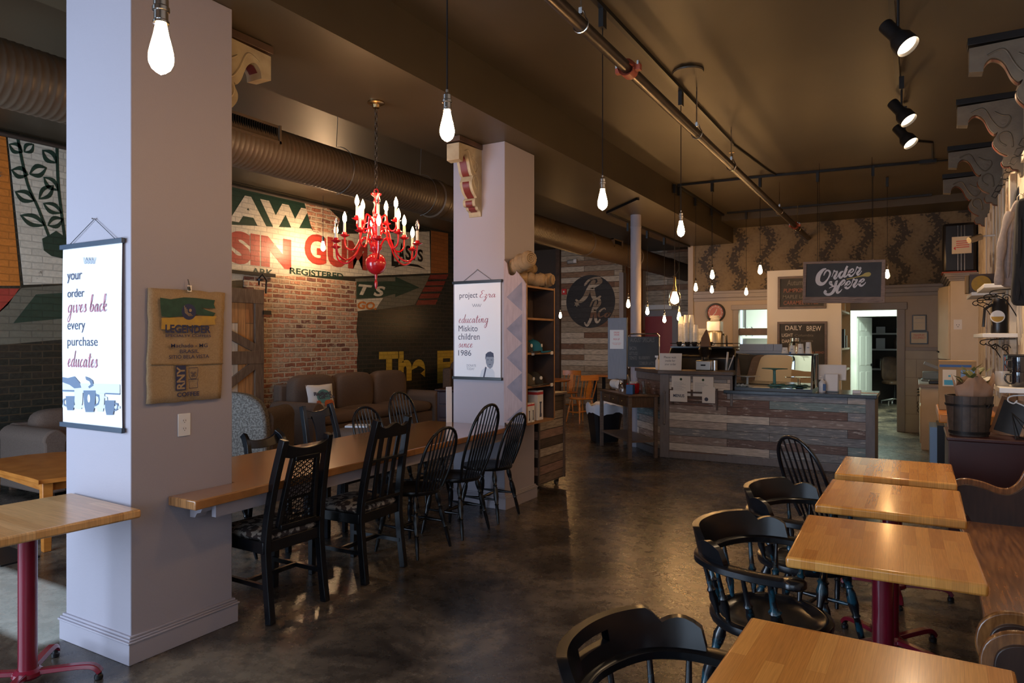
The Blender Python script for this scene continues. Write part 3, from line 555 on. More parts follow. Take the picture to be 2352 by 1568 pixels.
b = MB().tube([(0, -1.2, 0), (0, 13.0, 0), (0, 13.12, 0), (0, 13.2, 0)], .038, 14); b.build('pipe_run', 'pipe', t)
for yy in (4.35, 11.6):
    g = MB().tube([(0, yy-.045, 0), (0, yy-.045, 0.0001), (0, yy+.045, 0)], .056, 14).box(-.085, yy-.02, -.02, .085, yy+.02, .02).build('pipe_coupling', 'reddull', t)
    MB().box(-.08, yy-.03, .01, -.068, yy+.03, .035).box(.068, yy-.03, .01, .08, yy+.03, .035).build('bolt', 'chrome', g)
for yy in (3.6, 6.0, 7.3, 10.2, 11.9):
    MB().tube([(.046*math.sin(a), yy, .046*math.cos(a)+(.03 if abs(a) < .5 else 0)) for a in [(-PI+x*2*PI/16) for x in range(17)]], .005, 6).tube([(0, yy, .07), (0, yy, .4)], .006, 6).cbox(0, yy, .06, .02, .02, .035).build('pipe_hanger', 'chrome', t)
MB().tube([(0, 7.32, .04), (0, 7.32, .12)], .012, 8).lathe([(.004, 0), (.03, .0), (.03, .004), (.004, .004)], (0, 7.32, .14), 12).tube([(0, 7.32, .12), (0, 7.32, .14)], .004, 6).build('sprinkler_head', 'brass', t)
def track(label, pts, name='light_track'):
    b = MB(); p0 = pts[0]
    for a, c in zip(pts, pts[1:]): b.bar(Vector(a)-Vector(p0), Vector(c)-Vector(p0), .035, .03)
    o = b.build(name, 'blackmetal', loc=p0); tag(o, label, 'light track'); return o
ZT = ZC-.016
track('long black lighting track over the aisle beside the sprinkler pipe', [(-1.78, -1.2, ZT), (-1.76, 7.9, ZT)])
track('black lighting track crossing the ceiling above the order counter', [(-2.9, 9.62, ZT), (-1.6, 9.68, ZT), (.05, 9.85, ZT)])
track('black lighting track along the counter side of the boxed beam', [(-2.9, 9.7, ZT), (-2.9, 12.3, ZT)])
track('black lighting track nearest the wallpapered back wall', [(-2.8, 12.15, ZT), (.2, 12.15, ZT)])
track('short diagonal black lighting track under the boxed beam by the pole', [(-3.02, 8.35, 3.285), (-3.72, 9.05, 3.285)])
track('black lighting track under the boxed beam behind the pole', [(-3.72, 9.08, 3.285), (-3.72, 13.1, 3.285)])
track('black lighting track of the three spotlights by the right wall', [(-.15, 1.5, ZT), (-.13, 8.4, ZT)])
o = MB().tube([(0, 0, 0), (.12, 1.45, 0), (.16, 1.74, 0), (.3, 1.8, 0)], .011, 8).build('conduit', 'blackmetal', loc=(-1.76, 7.95, ZC-.012)); tag(o, 'thin black conduit running from the aisle track to the crossing track', 'conduit')
o = MB().tube([(0, 0, 0), (.02, .25, 0), (.28, .5, 0), (.3, 1.3, 0)], .011, 8).build('conduit', 'blackmetal', loc=(-.13, 8.45, ZC-.012)); tag(o, 'thin black conduit jogging from the spotlight track', 'conduit')
o = MB().box(-.09, -.05, -.04, .09, .05, 0).tube([(0, 0, -.02), (.55, .05, -.02)], .011, 8).build('junction_box', 'blackmetal', loc=(.12, 9.86, ZC)); tag(o, 'small black junction box on the ceiling at the right end of the crossing track', 'junction box')
o = MB().tube([(0, -2, 0), (0, atX(798, 455, -8.1)[1], 0)], .022, 10).build('wall_conduit', 'brownwall', loc=(-8.1, 0, 3.63)); tag(o, 'brown conduit pipe running along the top of the mural wall', 'conduit')
o = MB().lathe([(.02, 0), (.12, 0), (.125, .012), (.02, .012)], (0, 0, 0), 24).build('ceiling_plate', 'ceil', loc=(-1.6, 5.6, ZC-.02)); tag(o, 'round brown cover plate on the ceiling beside the aisle track', 'ceiling plate')
# ---------------------------------------------------------------- pendant bulbs
def bulbprof(L, r): return [(r*.02, 0), (r*.10, L*.012), (r*.4, L*.05), (r*.75, L*.12), (r*.95, L*.22), (r, L*.32), (r*.96, L*.43), (r*.80, L*.6), (r*.62, L*.76), (r*.5, L*.9), (r*.42, L)]
def pendant(label, x, y, ztop, ztip, L=.14, r=.032, group=None, m='bulb', box=True):
    t = thing('pendant_light', label, 'pendant light', (x, y, ztop), 0, group)
    zt = ztip-ztop
    MB().lathe(bulbprof(L, r), (0, 0, zt), 20).build('bulb', m, t, smooth=60)
    q = .72 if r < .03 else 1
    s = MB().lathe([(.016*q, 0), (.021*q, .002), (.021*q, .008), (.018*q, .012), (.018*q, .034), (.022*q, .036), (.022*q, .046), (.019*q, .05), (.019*q, .068), (.012*q, .076), (.006, .08), (.006, .092)], (0, 0, zt+L-.004), 18).build('socket', 'chrome', t)
    MB().tube([(0, 0, zt+L+.085), (0, 0, -.02)], .0035, 6).build('cable', 'blackplastic', t)
    if box: MB().box(-.016, -.03, -.12, .016, .03, 0).build('track_adapter', 'blackmetal', t)
    return t
def ub(u, v, y=None, x=None): return atX(u, v, x) if x is not None else atY(u, v, y)
for u, v, lab in [(370, 172, 'large glowing filament bulb on a black cord before the near column'), (1027, 326, 'glowing filament bulb on a black cord before the far column'), (1384, 483, 'glowing filament bulb hanging over the middle of the aisle'), (1564, 544, 'glowing filament bulb hanging under the far end of the aisle track')]:
    p = ub(u, v, x=-1.77); pendant(lab, p[0], p[1], ZT-.014, p[2])
SM = dict(L=.125, r=.029, m='bulbsmall')
for u, v, xx, yy, zt, lab in [
    (1443, 707, -3.72, None, 3.27, 'small lit bulb hanging just left of the grey round pole'),
    (1487, 723, -3.72, None, 3.27, 'small lit bulb hanging in front of the red door, left one'),
    (1526, 741, -3.72, None, 3.27, 'lowest small lit bulb hanging in front of the red door'),
    (1560, 737, -2.9, None, ZT, 'small lit bulb hanging just below the big glass bulb'),
    (1598, 669, -2.9, None, ZT, 'small lit bulb over the corner post of the wallpapered wall'),
    (1635, 673, -2.9, None, ZT, 'small lit bulb low above the red clock'),
    (1636, 641, None, 9.67, ZT, 'lit bulb high against the wallpaper above the red clock'),
    (1746, 630, None, 9.7, ZT, 'lit bulb against the wallpaper left of the white menu panel'),
    (1714, 678, None, 12.15, ZT, 'small lit bulb above the kitchen hatch'),
    (2038, 640, None, 10.6, ZC, 'lit bulb at the right edge of the Order Here sign')]:
    p = ub(u, v, y=yy, x=xx); pendant(lab, p[0], p[1], zt-.012, p[2], **SM)
for u, v, lab in [(1878, 640, 'bulb mostly hidden behind the left top of the Order Here sign'), (2005, 634, 'bulb mostly hidden behind the right top of the Order Here sign')]:
    p = ub(u, v, y=9.75); pendant(lab, p[0], p[1], ZT-.012, p[2], **SM)
p = ub(1287, 731, y=12.5); pendant('small lit bulb hanging in the left wing beside the shelf unit', p[0], p[1], ZC, p[2], box=False, **SM)
p = ub(742, 577, x=-7.7); pendant('lit bulb hanging left of the red chandelier before the painted wall', p[0], p[1], ZC, p[2], box=False, L=.15, r=.035, m='bulbwall')
p = ub(1562, 700, x=-2.9); t = pendant('big clear glass bulb with tall brass socket above the paper cup stacks', p[0], p[1]-.25, ZT-.012, p[2], L=.17, r=.052, m='bulbsmall')
MB().lathe([(.07, 0), (.085, .05), (.075, .17), (.05, .2), (.03, .21)], (0, 0, p[2]-ZT-.01), 20, cap=False).build('glass_shade', 'pane', t)
MB().lathe([(.03, 0), (.03, .05), (.016, .1), (.016, .2), (.01, .22)], (0, 0, p[2]-ZT+.18), 14).build('tall_socket', 'brass', t)
# ---------------------------------------------------------------- spotlights
def spotlight(label, x, y, z, tgt, power):
    t = thing('track_spotlight', label, 'spotlight', (x, y, ZT-.015), 0, 'spotlights on the right track')
    MB().box(-.018, -.04, -.1, .018, .04, 0).tube([(0, 0, -.08), (0, 0, z-ZT+.05)], .008, 8).build('stem', 'blackmetal', t)
    d = Vector(tgt)-Vector((x, y, z)); q = d.to_track_quat('Z', 'Y').to_matrix().to_4x4(); mm = Matrix.Translation((0, 0, z-ZT)) @ q
    MB().lathe([(.001, -.13), (.042, -.13), (.044, -.12), (.042, -.02), (.05, .0), (.066, .03), (.07, .10), (.066, .10), (.06, .075), (.04, .07)], (0, 0, 0), 24, cap=False).xf(mm).build('lamp_head', 'blackmetal', t)
    MB().lathe([(.001, .078), (.06, .078), (.06, .08), (.001, .08)], (0, 0, 0), 24).xf(mm).build('lens', 'spotlens', t)
    dn = d.normalized(); spot('spotlight_beam', (x+dn.x*.1, y+dn.y*.1, z+dn.z*.1), tgt, power, 2.0, (1, .70, .42))
for u, v, yy, tg, lab, pw in [(2063, 80, 4.78, (.75, 4.3, 2.1), 'nearest black track spotlight, its round lens glowing', 95), (2071, 255, 6.55, (.75, 6.1, 2.1), 'middle black track spotlight of the three', 95), (2078, 310, 7.4, (.75, 6.9, 2.1), 'farthest black track spotlight, lowest in the picture of the three', 95)]:
    p = atY(u, v, yy); spotlight(lab, p[0], p[1], p[2], tg, pw)
# ---------------------------------------------------------------- chandelier
cx, cy = -3.5, 4.0
t = thing('chandelier', 'glossy red three-tier chandelier with candle bulbs over the long table', 'chandelier', (cx, cy, 3.3))
MB().lathe([(.001, 0), (.062, 0), (.064, -.012), (.045, -.022), (.03, -.024), (.026, -.045), (.001, -.046)]).build('canopy', 'brass', t)
b = MB(); z = -.05; k = 0
while z > -.66:
    pth = [(.011*math.cos(a) if k % 2 else 0, 0 if k % 2 else .011*math.cos(a), z-.021+.024*math.sin(a)) for a in [x*PI/5 for x in range(10)]]
    b.tube(pth, .0028, 5, closed=True); z -= .037; k += 1
b.build('chain', 'pipe', t)
MB().tube([(.02*math.cos(a), 0, -.675+.025*math.sin(a)) for a in [x*PI/6 for x in range(12)]], .005, 6, closed=True).build('hook', 'red', t)
MB().lathe([(.004, 1.90), (.012, 1.93), (.012, 1.955), (.006, 1.97), (.010, 1.99), (.012, 2.008), (.03, 2.014), (.054, 2.030), (.070, 2.055), (.077, 2.09), (.070, 2.125), (.054, 2.150), (.026, 2.165), (.022, 2.17), (.03, 2.18), (.044, 2.2), (.044, 2.225), (.03, 2.235), (.022, 2.25), (.04, 2.275), (.04, 2.30), (.022, 2.32), (.018, 2.335), (.034, 2.36), (.034, 2.375), (.018, 2.39), (.014, 2.41), (.024, 2.45), (.026, 2.48), (.014, 2.51), (.012, 2.53), (.022, 2.55), (.014, 2.57), (.014, 2.585), (.038, 2.605), (.04, 2.612), (.004, 2.615)], (0, 0, -3.3), 28).build('stem', 'red', t, smooth=60)
def arms(n, R, zc, off, P, lit):
    for i in range(n):
        a = off+2*PI*i/n; c, s_ = math.cos(a), math.sin(a)
        pts = [(c*r, s_*r, z-3.3) for r, z in cr([(r, z) for r, z in P], 5)]
        ar = MB().tube(pts, .0068, 7).lathe([(.001, -.012), (.012, -.012), (.034, 0), (.037, .004), (.03, .006), (.018, .012), (.016, .024), (.001, .024)], (c*R, s_*R, zc-3.3), 16).build('arm', 'red', t)
        MB().lathe([(.0105, .024), (.0105, .095)], (c*R, s_*R, zc-3.3), 12).build('candle_sleeve', 'candle', ar)
        on = i not in lit
        MB().lathe([(.006, 0), (.007, .004), (.014, .018), (.0165, .032), (.014, .05), (.008, .068), (.002, .082), (.0005, .085)], (c*R, s_*R, zc-3.3+.095), 12).build('candle_bulb', 'cbulb' if on else 'glass', ar, smooth=60, label=None if on else 'unlit clear candle bulb')
arms(5, .15, 2.41, .5, [(.025, 2.385), (.05, 2.44), (.075, 2.45), (.085, 2.40), (.10, 2.345), (.13, 2.335), (.15, 2.36), (.15, 2.40)], (4,))
arms(5, .235, 2.30, -.1, [(.03, 2.29), (.06, 2.345), (.10, 2.34), (.125, 2.26), (.16, 2.20), (.20, 2.195), (.23, 2.225), (.235, 2.29)], ())
arms(6, .335, 2.225, .25, [(.035, 2.21), (.07, 2.27), (.115, 2.265), (.16, 2.17), (.21, 2.115), (.265, 2.10), (.32, 2.135), (.335, 2.215)], (4, 0))
# ================================================================ PLANE FRAMES (thing faces -Y / +X / -X, local x runs to its right)
def onY(y, u, v):
    o = atY(u, v, y); return o, 0.0, (lambda a, b: (atY(a, b, y)[0]-o[0], atY(a, b, y)[2]-o[2]))
def onX(x, u, v):
    o = atX(u, v, x); return o, PI/2, (lambda a, b: (atX(a, b, x)[1]-o[1], atX(a, b, x)[2]-o[2]))
def pbox(L, u0, vb, u1, vt): return (L(u0, vb)[0], L(u0, vb)[1], L(u1, vb)[0], L(u0, vt)[1])
def rectp(b, L, u0, v0, u1, v1, y, a=None):
    x0, z0, x1, z1 = pbox(L, u0, v1, u1, v0); b.flat([(x0, z0), (x1, z0), (x1, z1), (x0, z1)], y); return b
# ================================================================ THINGS ON THE NEAR COLUMN
K = lambda x, y: (x/2.6125, 500+y/2.6125)
o, rz, L = onY(1.93, 218, 770)
t = thing('hanging_poster', 'white poster reading your order gives back on the near column', 'poster', o, rz)
x0, z0, x1, z1 = pbox(L, 151, 970, 287, 571)
pp = [(x0, -.012), (x1, -.012)]
b = MB(); n = 10
for i in range(n):
    za = z0+(z1-z0)*i/n; zb = z0+(z1-z0)*(i+1)/n; f = lambda q: -.013-.004*math.sin(PI*(q-z0)/(z1-z0))
    b.add([(x0, f(za), za), (x1, f(za), za), (x1, f(zb), zb), (x0, f(zb), zb), (x0, f(za)+.001, za), (x1, f(za)+.001, za), (x1, f(zb)+.001, zb), (x0, f(zb)+.001, zb)], [(0, 1, 2, 3), (7, 6, 5, 4)])
sh = b.build('sheet', 'poster', t)
for zz in (z1-.008, z0-.018): MB().box(x0-.014, -.024, zz, x1+.012, -.006, zz+.024).build('rail', 'railblue', t, bev=.002)
hx, hz = L(221, 503)
MB().tube([(x0+.05, -.012, z1+.01), (hx, -.008, hz), (x1-.05, -.012, z1+.01)], .0016, 5).build('string', 'blackmetal', t)
MB().tube([(hx, 0, hz), (hx, -.02, hz)], .004, 8).build('nail', 'chrome', t)
yt = -.0185
for body, a, bb, c, d in [('your', 425, 395, 512, 338), ('order', 427, 480, 527, 430), ('every', 427, 690, 533, 633), ('purchase', 427, 784, 608, 715)]:
    write(MB(), body, pbox(L, *K(a, bb), *K(c, d)), yt).build('print_lettering', 'ink', sh, smooth=0)
for wt, q4 in (('gives back', (427, 628, 665, 468)), ('educates', (427, 895, 610, 792))): script(MB(), wt, pbox(L, *K(*q4[:2]), *K(*q4[2:])), yt, wd=.1).build('script_lettering', 'inkred', sh, smooth=0)
def crest(b, L, u0, v0, u1, v1, y):
    for i in range(4):
        a = u0+(u1-u0)*(i+.5)/4; w = (u1-u0)/9
        for s_ in (-1, 1):
            b.bridge([L(a+s_*w*k/4, v1+(v0-v1)*(k/4)) for k in range(5)], [L(a+s_*(w*k/4+w*.45), v1+(v0-v1)*(k/4)) for k in range(5)], y, y-.0002)
        b.flat([L(a-w*.7, (v0+v1)/2), L(a, v1-(v1-v0)*.25), L(a+w*.7, (v0+v1)/2), L(a, v0+(v1-v0)*.7)], y)
    return b
crest(MB(), L, *K(525, 240), *K(592, 278), yt).build('printed_emblem', 'inkgrey', sh, smooth=0)
def mugpic(b, L, u0, v0, u1, v1, y, hs=1):
    w = u1-u0; h = v1-v0
    b.flat([L(u0, v0), L(u1, v0), L(u1-w*.05, v0+h*.6), L(u1-w*.18, v1), L(u0+w*.18, v1), L(u0+w*.05, v0+h*.6)], y)
    hx_ = u1 if hs > 0 else u0; q = hs*w
    A = [(hx_, v0+h*.15), (hx_+q*.3, v0+h*.2), (hx_+q*.34, v0+h*.45), (hx_+q*.25, v0+h*.65), (hx_-q*.05, v0+h*.75)]
    B = [(hx_, v0+h*.25), (hx_+q*.2, v0+h*.3), (hx_+q*.24, v0+h*.45), (hx_+q*.17, v0+h*.58), (hx_-q*.05, v0+h*.65)]
    b.ribbon([L(*p) for p in A], [L(*p) for p in B], y); return b
b = MB()
for a, bb, c, d in [(0, 990, 742, 1045), (398, 1120, 742, 1135)]: b.flat([L(*K(max(a, 398), bb)), L(*K(c, bb+8)), L(*K(c, d+8)), L(*K(max(a, 398), d))], yt)
mugpic(b, L, *K(468, 1035), *K(520, 1145), yt-.0003, 0); mugpic(b, L, *K(598, 1052), *K(650, 1160), yt-.0003, 1)
b.build('printed_pale_mugs', 'inklt', sh, smooth=0)
b = MB(); mugpic(b, L, *K(418, 1068), *K(472, 1152), yt-.0007, -1); mugpic(b, L, *K(524, 1034), *K(598, 1163), yt-.0007, 1); mugpic(b, L, *K(652, 1094), *K(712, 1180), yt-.0007, 1)
for pts in ([(398, 955), (430, 960), (470, 950), (500, 985), (512, 1018), (470, 1022), (440, 1000), (398, 985)], [(398, 1030), (470, 1032), (470, 1042), (398, 1040)], [(535, 950), (560, 960), (580, 975), (585, 1005), (560, 1022), (552, 1012), (568, 998), (560, 980), (540, 970)], [(655, 1048), (742, 1052), (742, 1060), (655, 1056)]): b.flat([L(*K(*p)) for p in pts], yt-.0005)
b.build('printed_dark_mugs', 'inkmid', sh, smooth=0)
b = MB(); ox, oz = L(*K(557, 1082)); b.flat(circ(ox, oz, .012, 20, .02), yt-.001); b.build('printed_badge', 'poster', sh, smooth=0)
# burlap coffee sack on the aisle face
o, rz, L = onX(-3.19, 420, 795)
t = thing('burlap_sack', 'burlap coffee sack printed LEGENDER hung on the near column', 'coffee sack', o, rz)
cs = [L(*K(*p)) for p in [(868, 1117), (1310, 1083), (1332, 452), (880, 420)]]
b = MB(); n = 14; rnd = random.Random(3)
def bil(s_, q, e=0): A = [cs[0][i]*(1-s_)+cs[1][i]*s_ for i in (0, 1)]; B = [cs[3][i]*(1-s_)+cs[2][i]*s_ for i in (0, 1)]; return (A[0]*(1-q)+B[0]*q, e, A[1]*(1-q)+B[1]*q)
vs = []
for j in range(n+1):
    for i in range(n+1):
        jx = (rnd.random()-.5)*.006 if i in (0, n) else 0
        p = bil(i/n, j/n); vs.append((p[0]+jx, -.022-.006*math.sin(i*1.3+j*.7)*math.sin(PI*i/n), p[2]+((rnd.random()-.5)*.006 if j in (0, n) else 0)))
b.add(vs, [(j*(n+1)+i, j*(n+1)+i+1, (j+1)*(n+1)+i+1, (j+1)*(n+1)+i) for j in range(n) for i in range(n)])
sk = b.build('sack_cloth', 'burlap', t, smooth=60); sol = sk.modifiers.new('solid', 'SOLIDIFY'); sol.thickness = .014; sol.offset = -1
p0 = L(*K(885, 878)); p1 = L(*K(1318, 872)); MB().tube([(p0[0], -.028, p0[1]), ((p0[0]+p1[0])/2, -.03, (p0[1]+p1[1])/2-.004), (p1[0], -.028, p1[1])], .003, 5).build('seam', 'burlapdk', sk)
hx, hz = L(*K(1112, 430)); MB().box(hx-.012, -.034, hz-.012, hx+.012, -.03, hz+.02).tube([(hx, -.032, hz+.02), (hx, -.02, hz+.05)], .004, 6).tube([(hx, -.036, hz-.005), (hx-.012, -.045, hz+.012)], .006, 6).build('clip', 'chrome', t)
yt = -.0335
MB().flat([L(*K(*p)) for p in [(935, 480), (1000, 490), (1080, 478), (1150, 482), (1265, 495), (1258, 520), (1268, 545), (1180, 540), (1230, 560), (1268, 572), (1255, 592), (1150, 580), (1060, 590), (990, 598), (945, 590), (938, 540)]], yt).build('green_brush_stroke', 'green', sk, smooth=0)
MB().flat([L(*K(*p)) for p in [(945, 600), (1060, 598), (1160, 590), (1275, 590), (1262, 615), (1270, 640), (1150, 650), (1060, 648), (980, 672), (942, 668)]], yt).build('yellow_brush_stroke', 'mustard', sk, smooth=0)
ox, oz = L(*K(1108, 565)); b = MB().flat(circ(ox, oz, .040), yt-.0006); b.build('round_emblem', 'navy', sk, smooth=0)
b = MB(); A = [(ox-.025, oz+.03), (ox-.02, oz-.005), (ox, oz-.02), (ox+.022, oz-.018)]
for k_, s_ in enumerate((1, .72, .45)): q = [(ox+(a-ox)*s_, oz+(c-oz)*s_) for a, c in A]; b.tube([(a, yt-.0008, c) for a, c in q], .002, 4)
b.flat(circ(ox+.008, oz+.008, .008), yt-.001); b.build('emblem_lines', 'burlap', sk, smooth=0)
b = MB()
for body, a, bb, c, d, bo in [('LEGENDER', 966, 690, 1238, 640, .03), ('SPECIALTY COFFEES', 966, 714, 1240, 699, .02), ('Machado - MG', 1000, 778, 1220, 755, .01), ('BRASIL', 1053, 812, 1168, 790, .01), ('SITIO BELA VISTA', 988, 846, 1228, 824, .01), ('COFFEE', 1036, 1074, 1170, 1047, .03)]:
    write(MB(), body, pbox(L, *K(a, bb), *K(c, d)), yt-.0012, 0, bo).build('print_lettering', 'navy', sk, smooth=0)
xa, za, xb, zb = pbox(L, *K(1028, 1036), *K(1090, 886)); b.flat([(xa, za), (xb, za), (xb, zb), (xa, zb)], yt-.0006)
fx, fz = L(*K(1135, 960)); s_ = .0000
for pts in ([(-.024, .052), (.024, .052), (.026, .04), (.022, .01), (.014, -.004), (-.014, -.004), (-.022, .01), (-.026, .04)], [(-.027, -.006), (.027, -.006), (.022, -.03), (.024, -.05), (-.024, -.05), (-.022, -.03)], [(-.014, .03), (-.004, .03), (-.004, .024), (-.014, .024)], [(.004, .03), (.014, .03), (.014, .024), (.004, .024)], [(-.01, .014), (.01, .014), (.01, .008), (-.01, .008)], [(-.005, .022), (.005, .022), (.004, .016), (-.004, .016)]):
    b.tube([(fx+a, yt-.0008, fz+c) for a, c in pts], .0013, 4, closed=True)
b.build('printed_figure', 'navy', sk, smooth=0)
b = MB(); write(b, 'RNY', (xa+.006, za+.006, xb-.006, zb-.006), yt-.0012, 0, .03, rot=PI/2); b.build('reversed_lettering', 'burlap', sk, smooth=0)
# outlet
o, rz, L = onX(-3.19, 422, 975)
t = thing('wall_outlet', 'white double socket plate low on the near column', 'socket', o, rz)
MB().box(-.035, -.006, -.057, .035, 0, .057).build('plate', 'plasticwhite', t, bev=.003)
for s_ in (-1, 1):
    g = MB().prism([(.0165*math.cos(a)*(1.02), s_*.02+.0135*math.sin(a)) for a in [x*PI/8 for x in range(16)]], -.0075, -.005, 'y').build('receptacle', 'plasticwhite', t)
    MB().box(-.007, -.0082, s_*.02-.002, -.005, -.007, s_*.02+.006).box(.005, -.0082, s_*.02-.002, .007, -.007, s_*.02+.006).box(-.002, -.0082, s_*.02-.009, .002, -.007, s_*.02-.006).build('slot', 'blackplastic', g)
# ================================================================ POSTER ON THE FAR COLUMN
K2 = lambda x, y: (1000+x/2.528, 560+y/2.528)
o, rz, L = onY(5.365, 1098, 760)
t = thing('hanging_poster', 'white poster reading project Ezra on the far column', 'poster', o, rz)
x0, z0, x1, z1 = pbox(L, *K2(116, 772), *K2(384, 228))
sh = MB().box(x0, -.014, z0, x1, -.012, z1).build('sheet', 'poster', t)
for zz in (z1-.012, z0-.018): MB().box(x0-.02, -.026, zz, x1+.015, -.006, zz+.026).build('rail', 'blackplastic', t, bev=.002)
hx, hz = L(*K2(247, 150)); MB().tube([(x0+.08, -.012, z1), (hx, -.008, hz), (x1-.08, -.012, z1)], .002, 5).build('string', 'blackmetal', t)
MB().tube([(hx, 0, hz), (hx, -.02, hz)], .005, 8).build('nail', 'chrome', t)
yt = -.0145; b = MB()
for body, a, bb, c, d in [('project', 145, 326, 250, 286), ('Miskito', 140, 508, 250, 474), ('children', 138, 556, 262, 520), ('1986', 138, 648, 213, 616)]: write(MB(), body, pbox(L, *K2(a, bb), *K2(c, d)), yt).build('print_lettering', 'ink', sh, smooth=0)
for wt, q4 in (('Ezra', (262, 335, 357, 270)), ('educating', (140, 490, 312, 408)), ('since', (138, 602, 223, 567))): script(MB(), wt, pbox(L, *K2(*q4[:2]), *K2(*q4[2:])), yt, wd=.1).build('script_lettering', 'inkred', sh, smooth=0)
b = MB(); write(b, 'DONATE', pbox(L, *K2(187, 712), *K2(241, 698)), yt); write(b, 'TODAY', pbox(L, *K2(187, 731), *K2(232, 717)), yt); crest(b, L, *K2(220, 348), *K2(270, 365), yt); b.build('small_print', 'inkgrey', sh, smooth=0)
def pk(pts): return [L(*K2(*p)) for p in pts]
MB().flat(pk([(262, 775), (272, 735), (295, 715), (305, 722), (335, 722), (348, 745), (350, 775)]), yt).build('printed_shirt', 'inklt', sh, smooth=0)
MB().flat(pk([(297, 665), (300, 648), (340, 650), (345, 668), (344, 690), (336, 715), (322, 725), (307, 712), (299, 690)]), yt-.0004).build('printed_face', 'inkgrey', sh, smooth=0)
MB().flat(pk([(295, 672), (297, 640), (310, 628), (325, 624), (342, 634), (345, 660), (338, 655), (318, 656), (302, 654)]), yt-.0008).flat(pk([(306, 672), (314, 670), (314, 674), (306, 675)]), yt-.0008).flat(pk([(327, 671), (336, 673), (336, 676), (327, 675)]), yt-.0008).flat(pk([(312, 698), (330, 697), (322, 703)]), yt-.0008).flat(pk([(295, 712), (303, 716), (290, 775), (282, 775)]), yt-.0008).build('printed_hair_and_features', 'ink', sh, smooth=0)
# ================================================================ TABLES
def pedestal_table(label, x, y, sx, sy, rz, topm, group=None, zt=.75, rot=PI/4):
    t = thing('cafe_table', label, 'table', (x, y, 0), rz, group)
    MB().box(-sx/2, -sy/2, zt-.04, sx/2, sy/2, zt).build('table_top', topm, t, bev=.009)
    MB().lathe([(.037, .07), (.037, zt-.055), (.05, zt-.052), (.05, zt-.04)], n=24).box(-.2, -.03, zt-.052, .2, .03, zt-.04).build('pole', 'burg', t)
    MB().lathe([(.001, .04), (.055, .04), (.062, .05), (.058, .065), (.042, .078), (.001, .08)], n=20).build('hub', 'burg', t)
    for i in range(4):
        a = rot+i*PI/2; c, s_ = math.cos(a), math.sin(a)
        P = [(.03, .058), (.12, .062), (.20, .065), (.25, .062), (.275, .05), (.29, .03)]
        ar = MB().tube([(c*r, s_*r, z) for r, z in cr(P, 4)], 1, sec=[(-.022, -.008), (-.016, .012), (.016, .012), (.022, -.008)], up=(0, 0, 1)).build('foot_arm', 'burg', t, bev=.003)
        MB().lathe([(.001, 0), (.014, 0), (.018, .004), (.018, .018), (.012, .024), (.012, .036), (.001, .036)], (c*.283, s_*.283, 0), 12).build('glide', 'blackplastic', ar)
    return t
pedestal_table('pale maple table top on burgundy pedestal against the near column', -3.38, 1.58, .63, .66, -.045, 'wood_left')
TG = 'butcher block tables along the pew'
for i, (y, lab, r_) in enumerate([(1.66, 'nearest butcher block table, cut by the bottom of the picture', PI/4), (2.98, 'second nearest butcher block table, dull light sheen on top', PI/4), (3.88, 'butcher block table with the bright lamp reflection', PI/4+.1), (4.76, 'farthest butcher block table of the pew row', .1)]):
    pedestal_table(lab, -.11, y, .60, .69, [-.03, .02, -.01, 0][i], 'wood_table', TG, rot=r_)
# long table between the two columns
t = thing('communal_table', 'long varnished pine table running between the two columns', 'table', (-3.5, 3.9, 0))
P = [(.305, -1.785), (.325, -1.77), (.36, -1.0), (.395, .2), (.37, 1.4575), (-.5, 1.4575), (-.395, -1.405), (.3105, -1.405), (.3105, -1.785)]
P = [(.313, -1.785), (.525, -1.785), (.475, -.8), (.43, .2), (.385, 1.4575), (-.52, 1.4575), (-.43, -.1), (-.385, -1.405), (.313, -1.405)]
MB().prism(P, .703, .75).build('table_top', 'wood_long', t, bev=.006)
b = MB().bar((.44, -1.62, .665), (.32, 1.45, .665), .03, .075).bar((-.31, -1.39, .665), (-.43, 1.45, .665), .03, .075)
b.prism([(.335, .70), (.455, .70), (.45, .685), (.43, .678), (.42, .66), (.39, .652), (.375, .63), (.335, .628)], -1.68, -1.62, 'y').build('apron', 'col', t)
# ================================================================ CHAIRS  (front of the chair = local +x)
LEG = [(0, .013), (.06, .015), (.12, .021), (.2, .019), (.26, .013), (.28, .018), (.30, .013), (.36, .02), (.5, .022), (.62, .014), (.64, .018), (.66, .013), (.8, .015), (.93, .012), (1, .010)]
def leg4(t, m, top, bot, zt, prof=LEG, sc_=1.0):
    for sx, sy in ((1, 1), (1, -1), (-1, 1), (-1, -1)):
        tx = top[0] if sx > 0 else top[2]; bx = bot[0] if sx > 0 else bot[2]
        MB().turned((sx*tx, sy*top[1], zt), (sx*bx, sy*bot[1], 0), [(a, r*sc_) for a, r in prof], 12).build('leg', m, t, smooth=50)
def hstretch(t, m, top, bot, zt, zs=.19, fat=.016):
    f = 1-zs/zt; P = []
    for sx in (1, -1):
        tx = top[0] if sx > 0 else top[2]; bx = bot[0] if sx > 0 else bot[2]; P.append((sx*(tx+(bx-tx)*f), top[1]+(bot[1]-top[1])*f))
    pr = [(0, .007), (.3, fat*.7), (.5, fat), (.7, fat*.7), (1, .007)]; b = MB()
    for s_ in (1, -1): b.turned((P[0][0], s_*P[0][1], zs), (P[1][0], s_*P[1][1], zs), pr, 8)
    mx = (P[0][0]+P[1][0])/2; b.turned((mx, -P[0][1], zs), (mx, P[0][1], zs), pr, 8); b.build('stretcher', m, t, smooth=50)
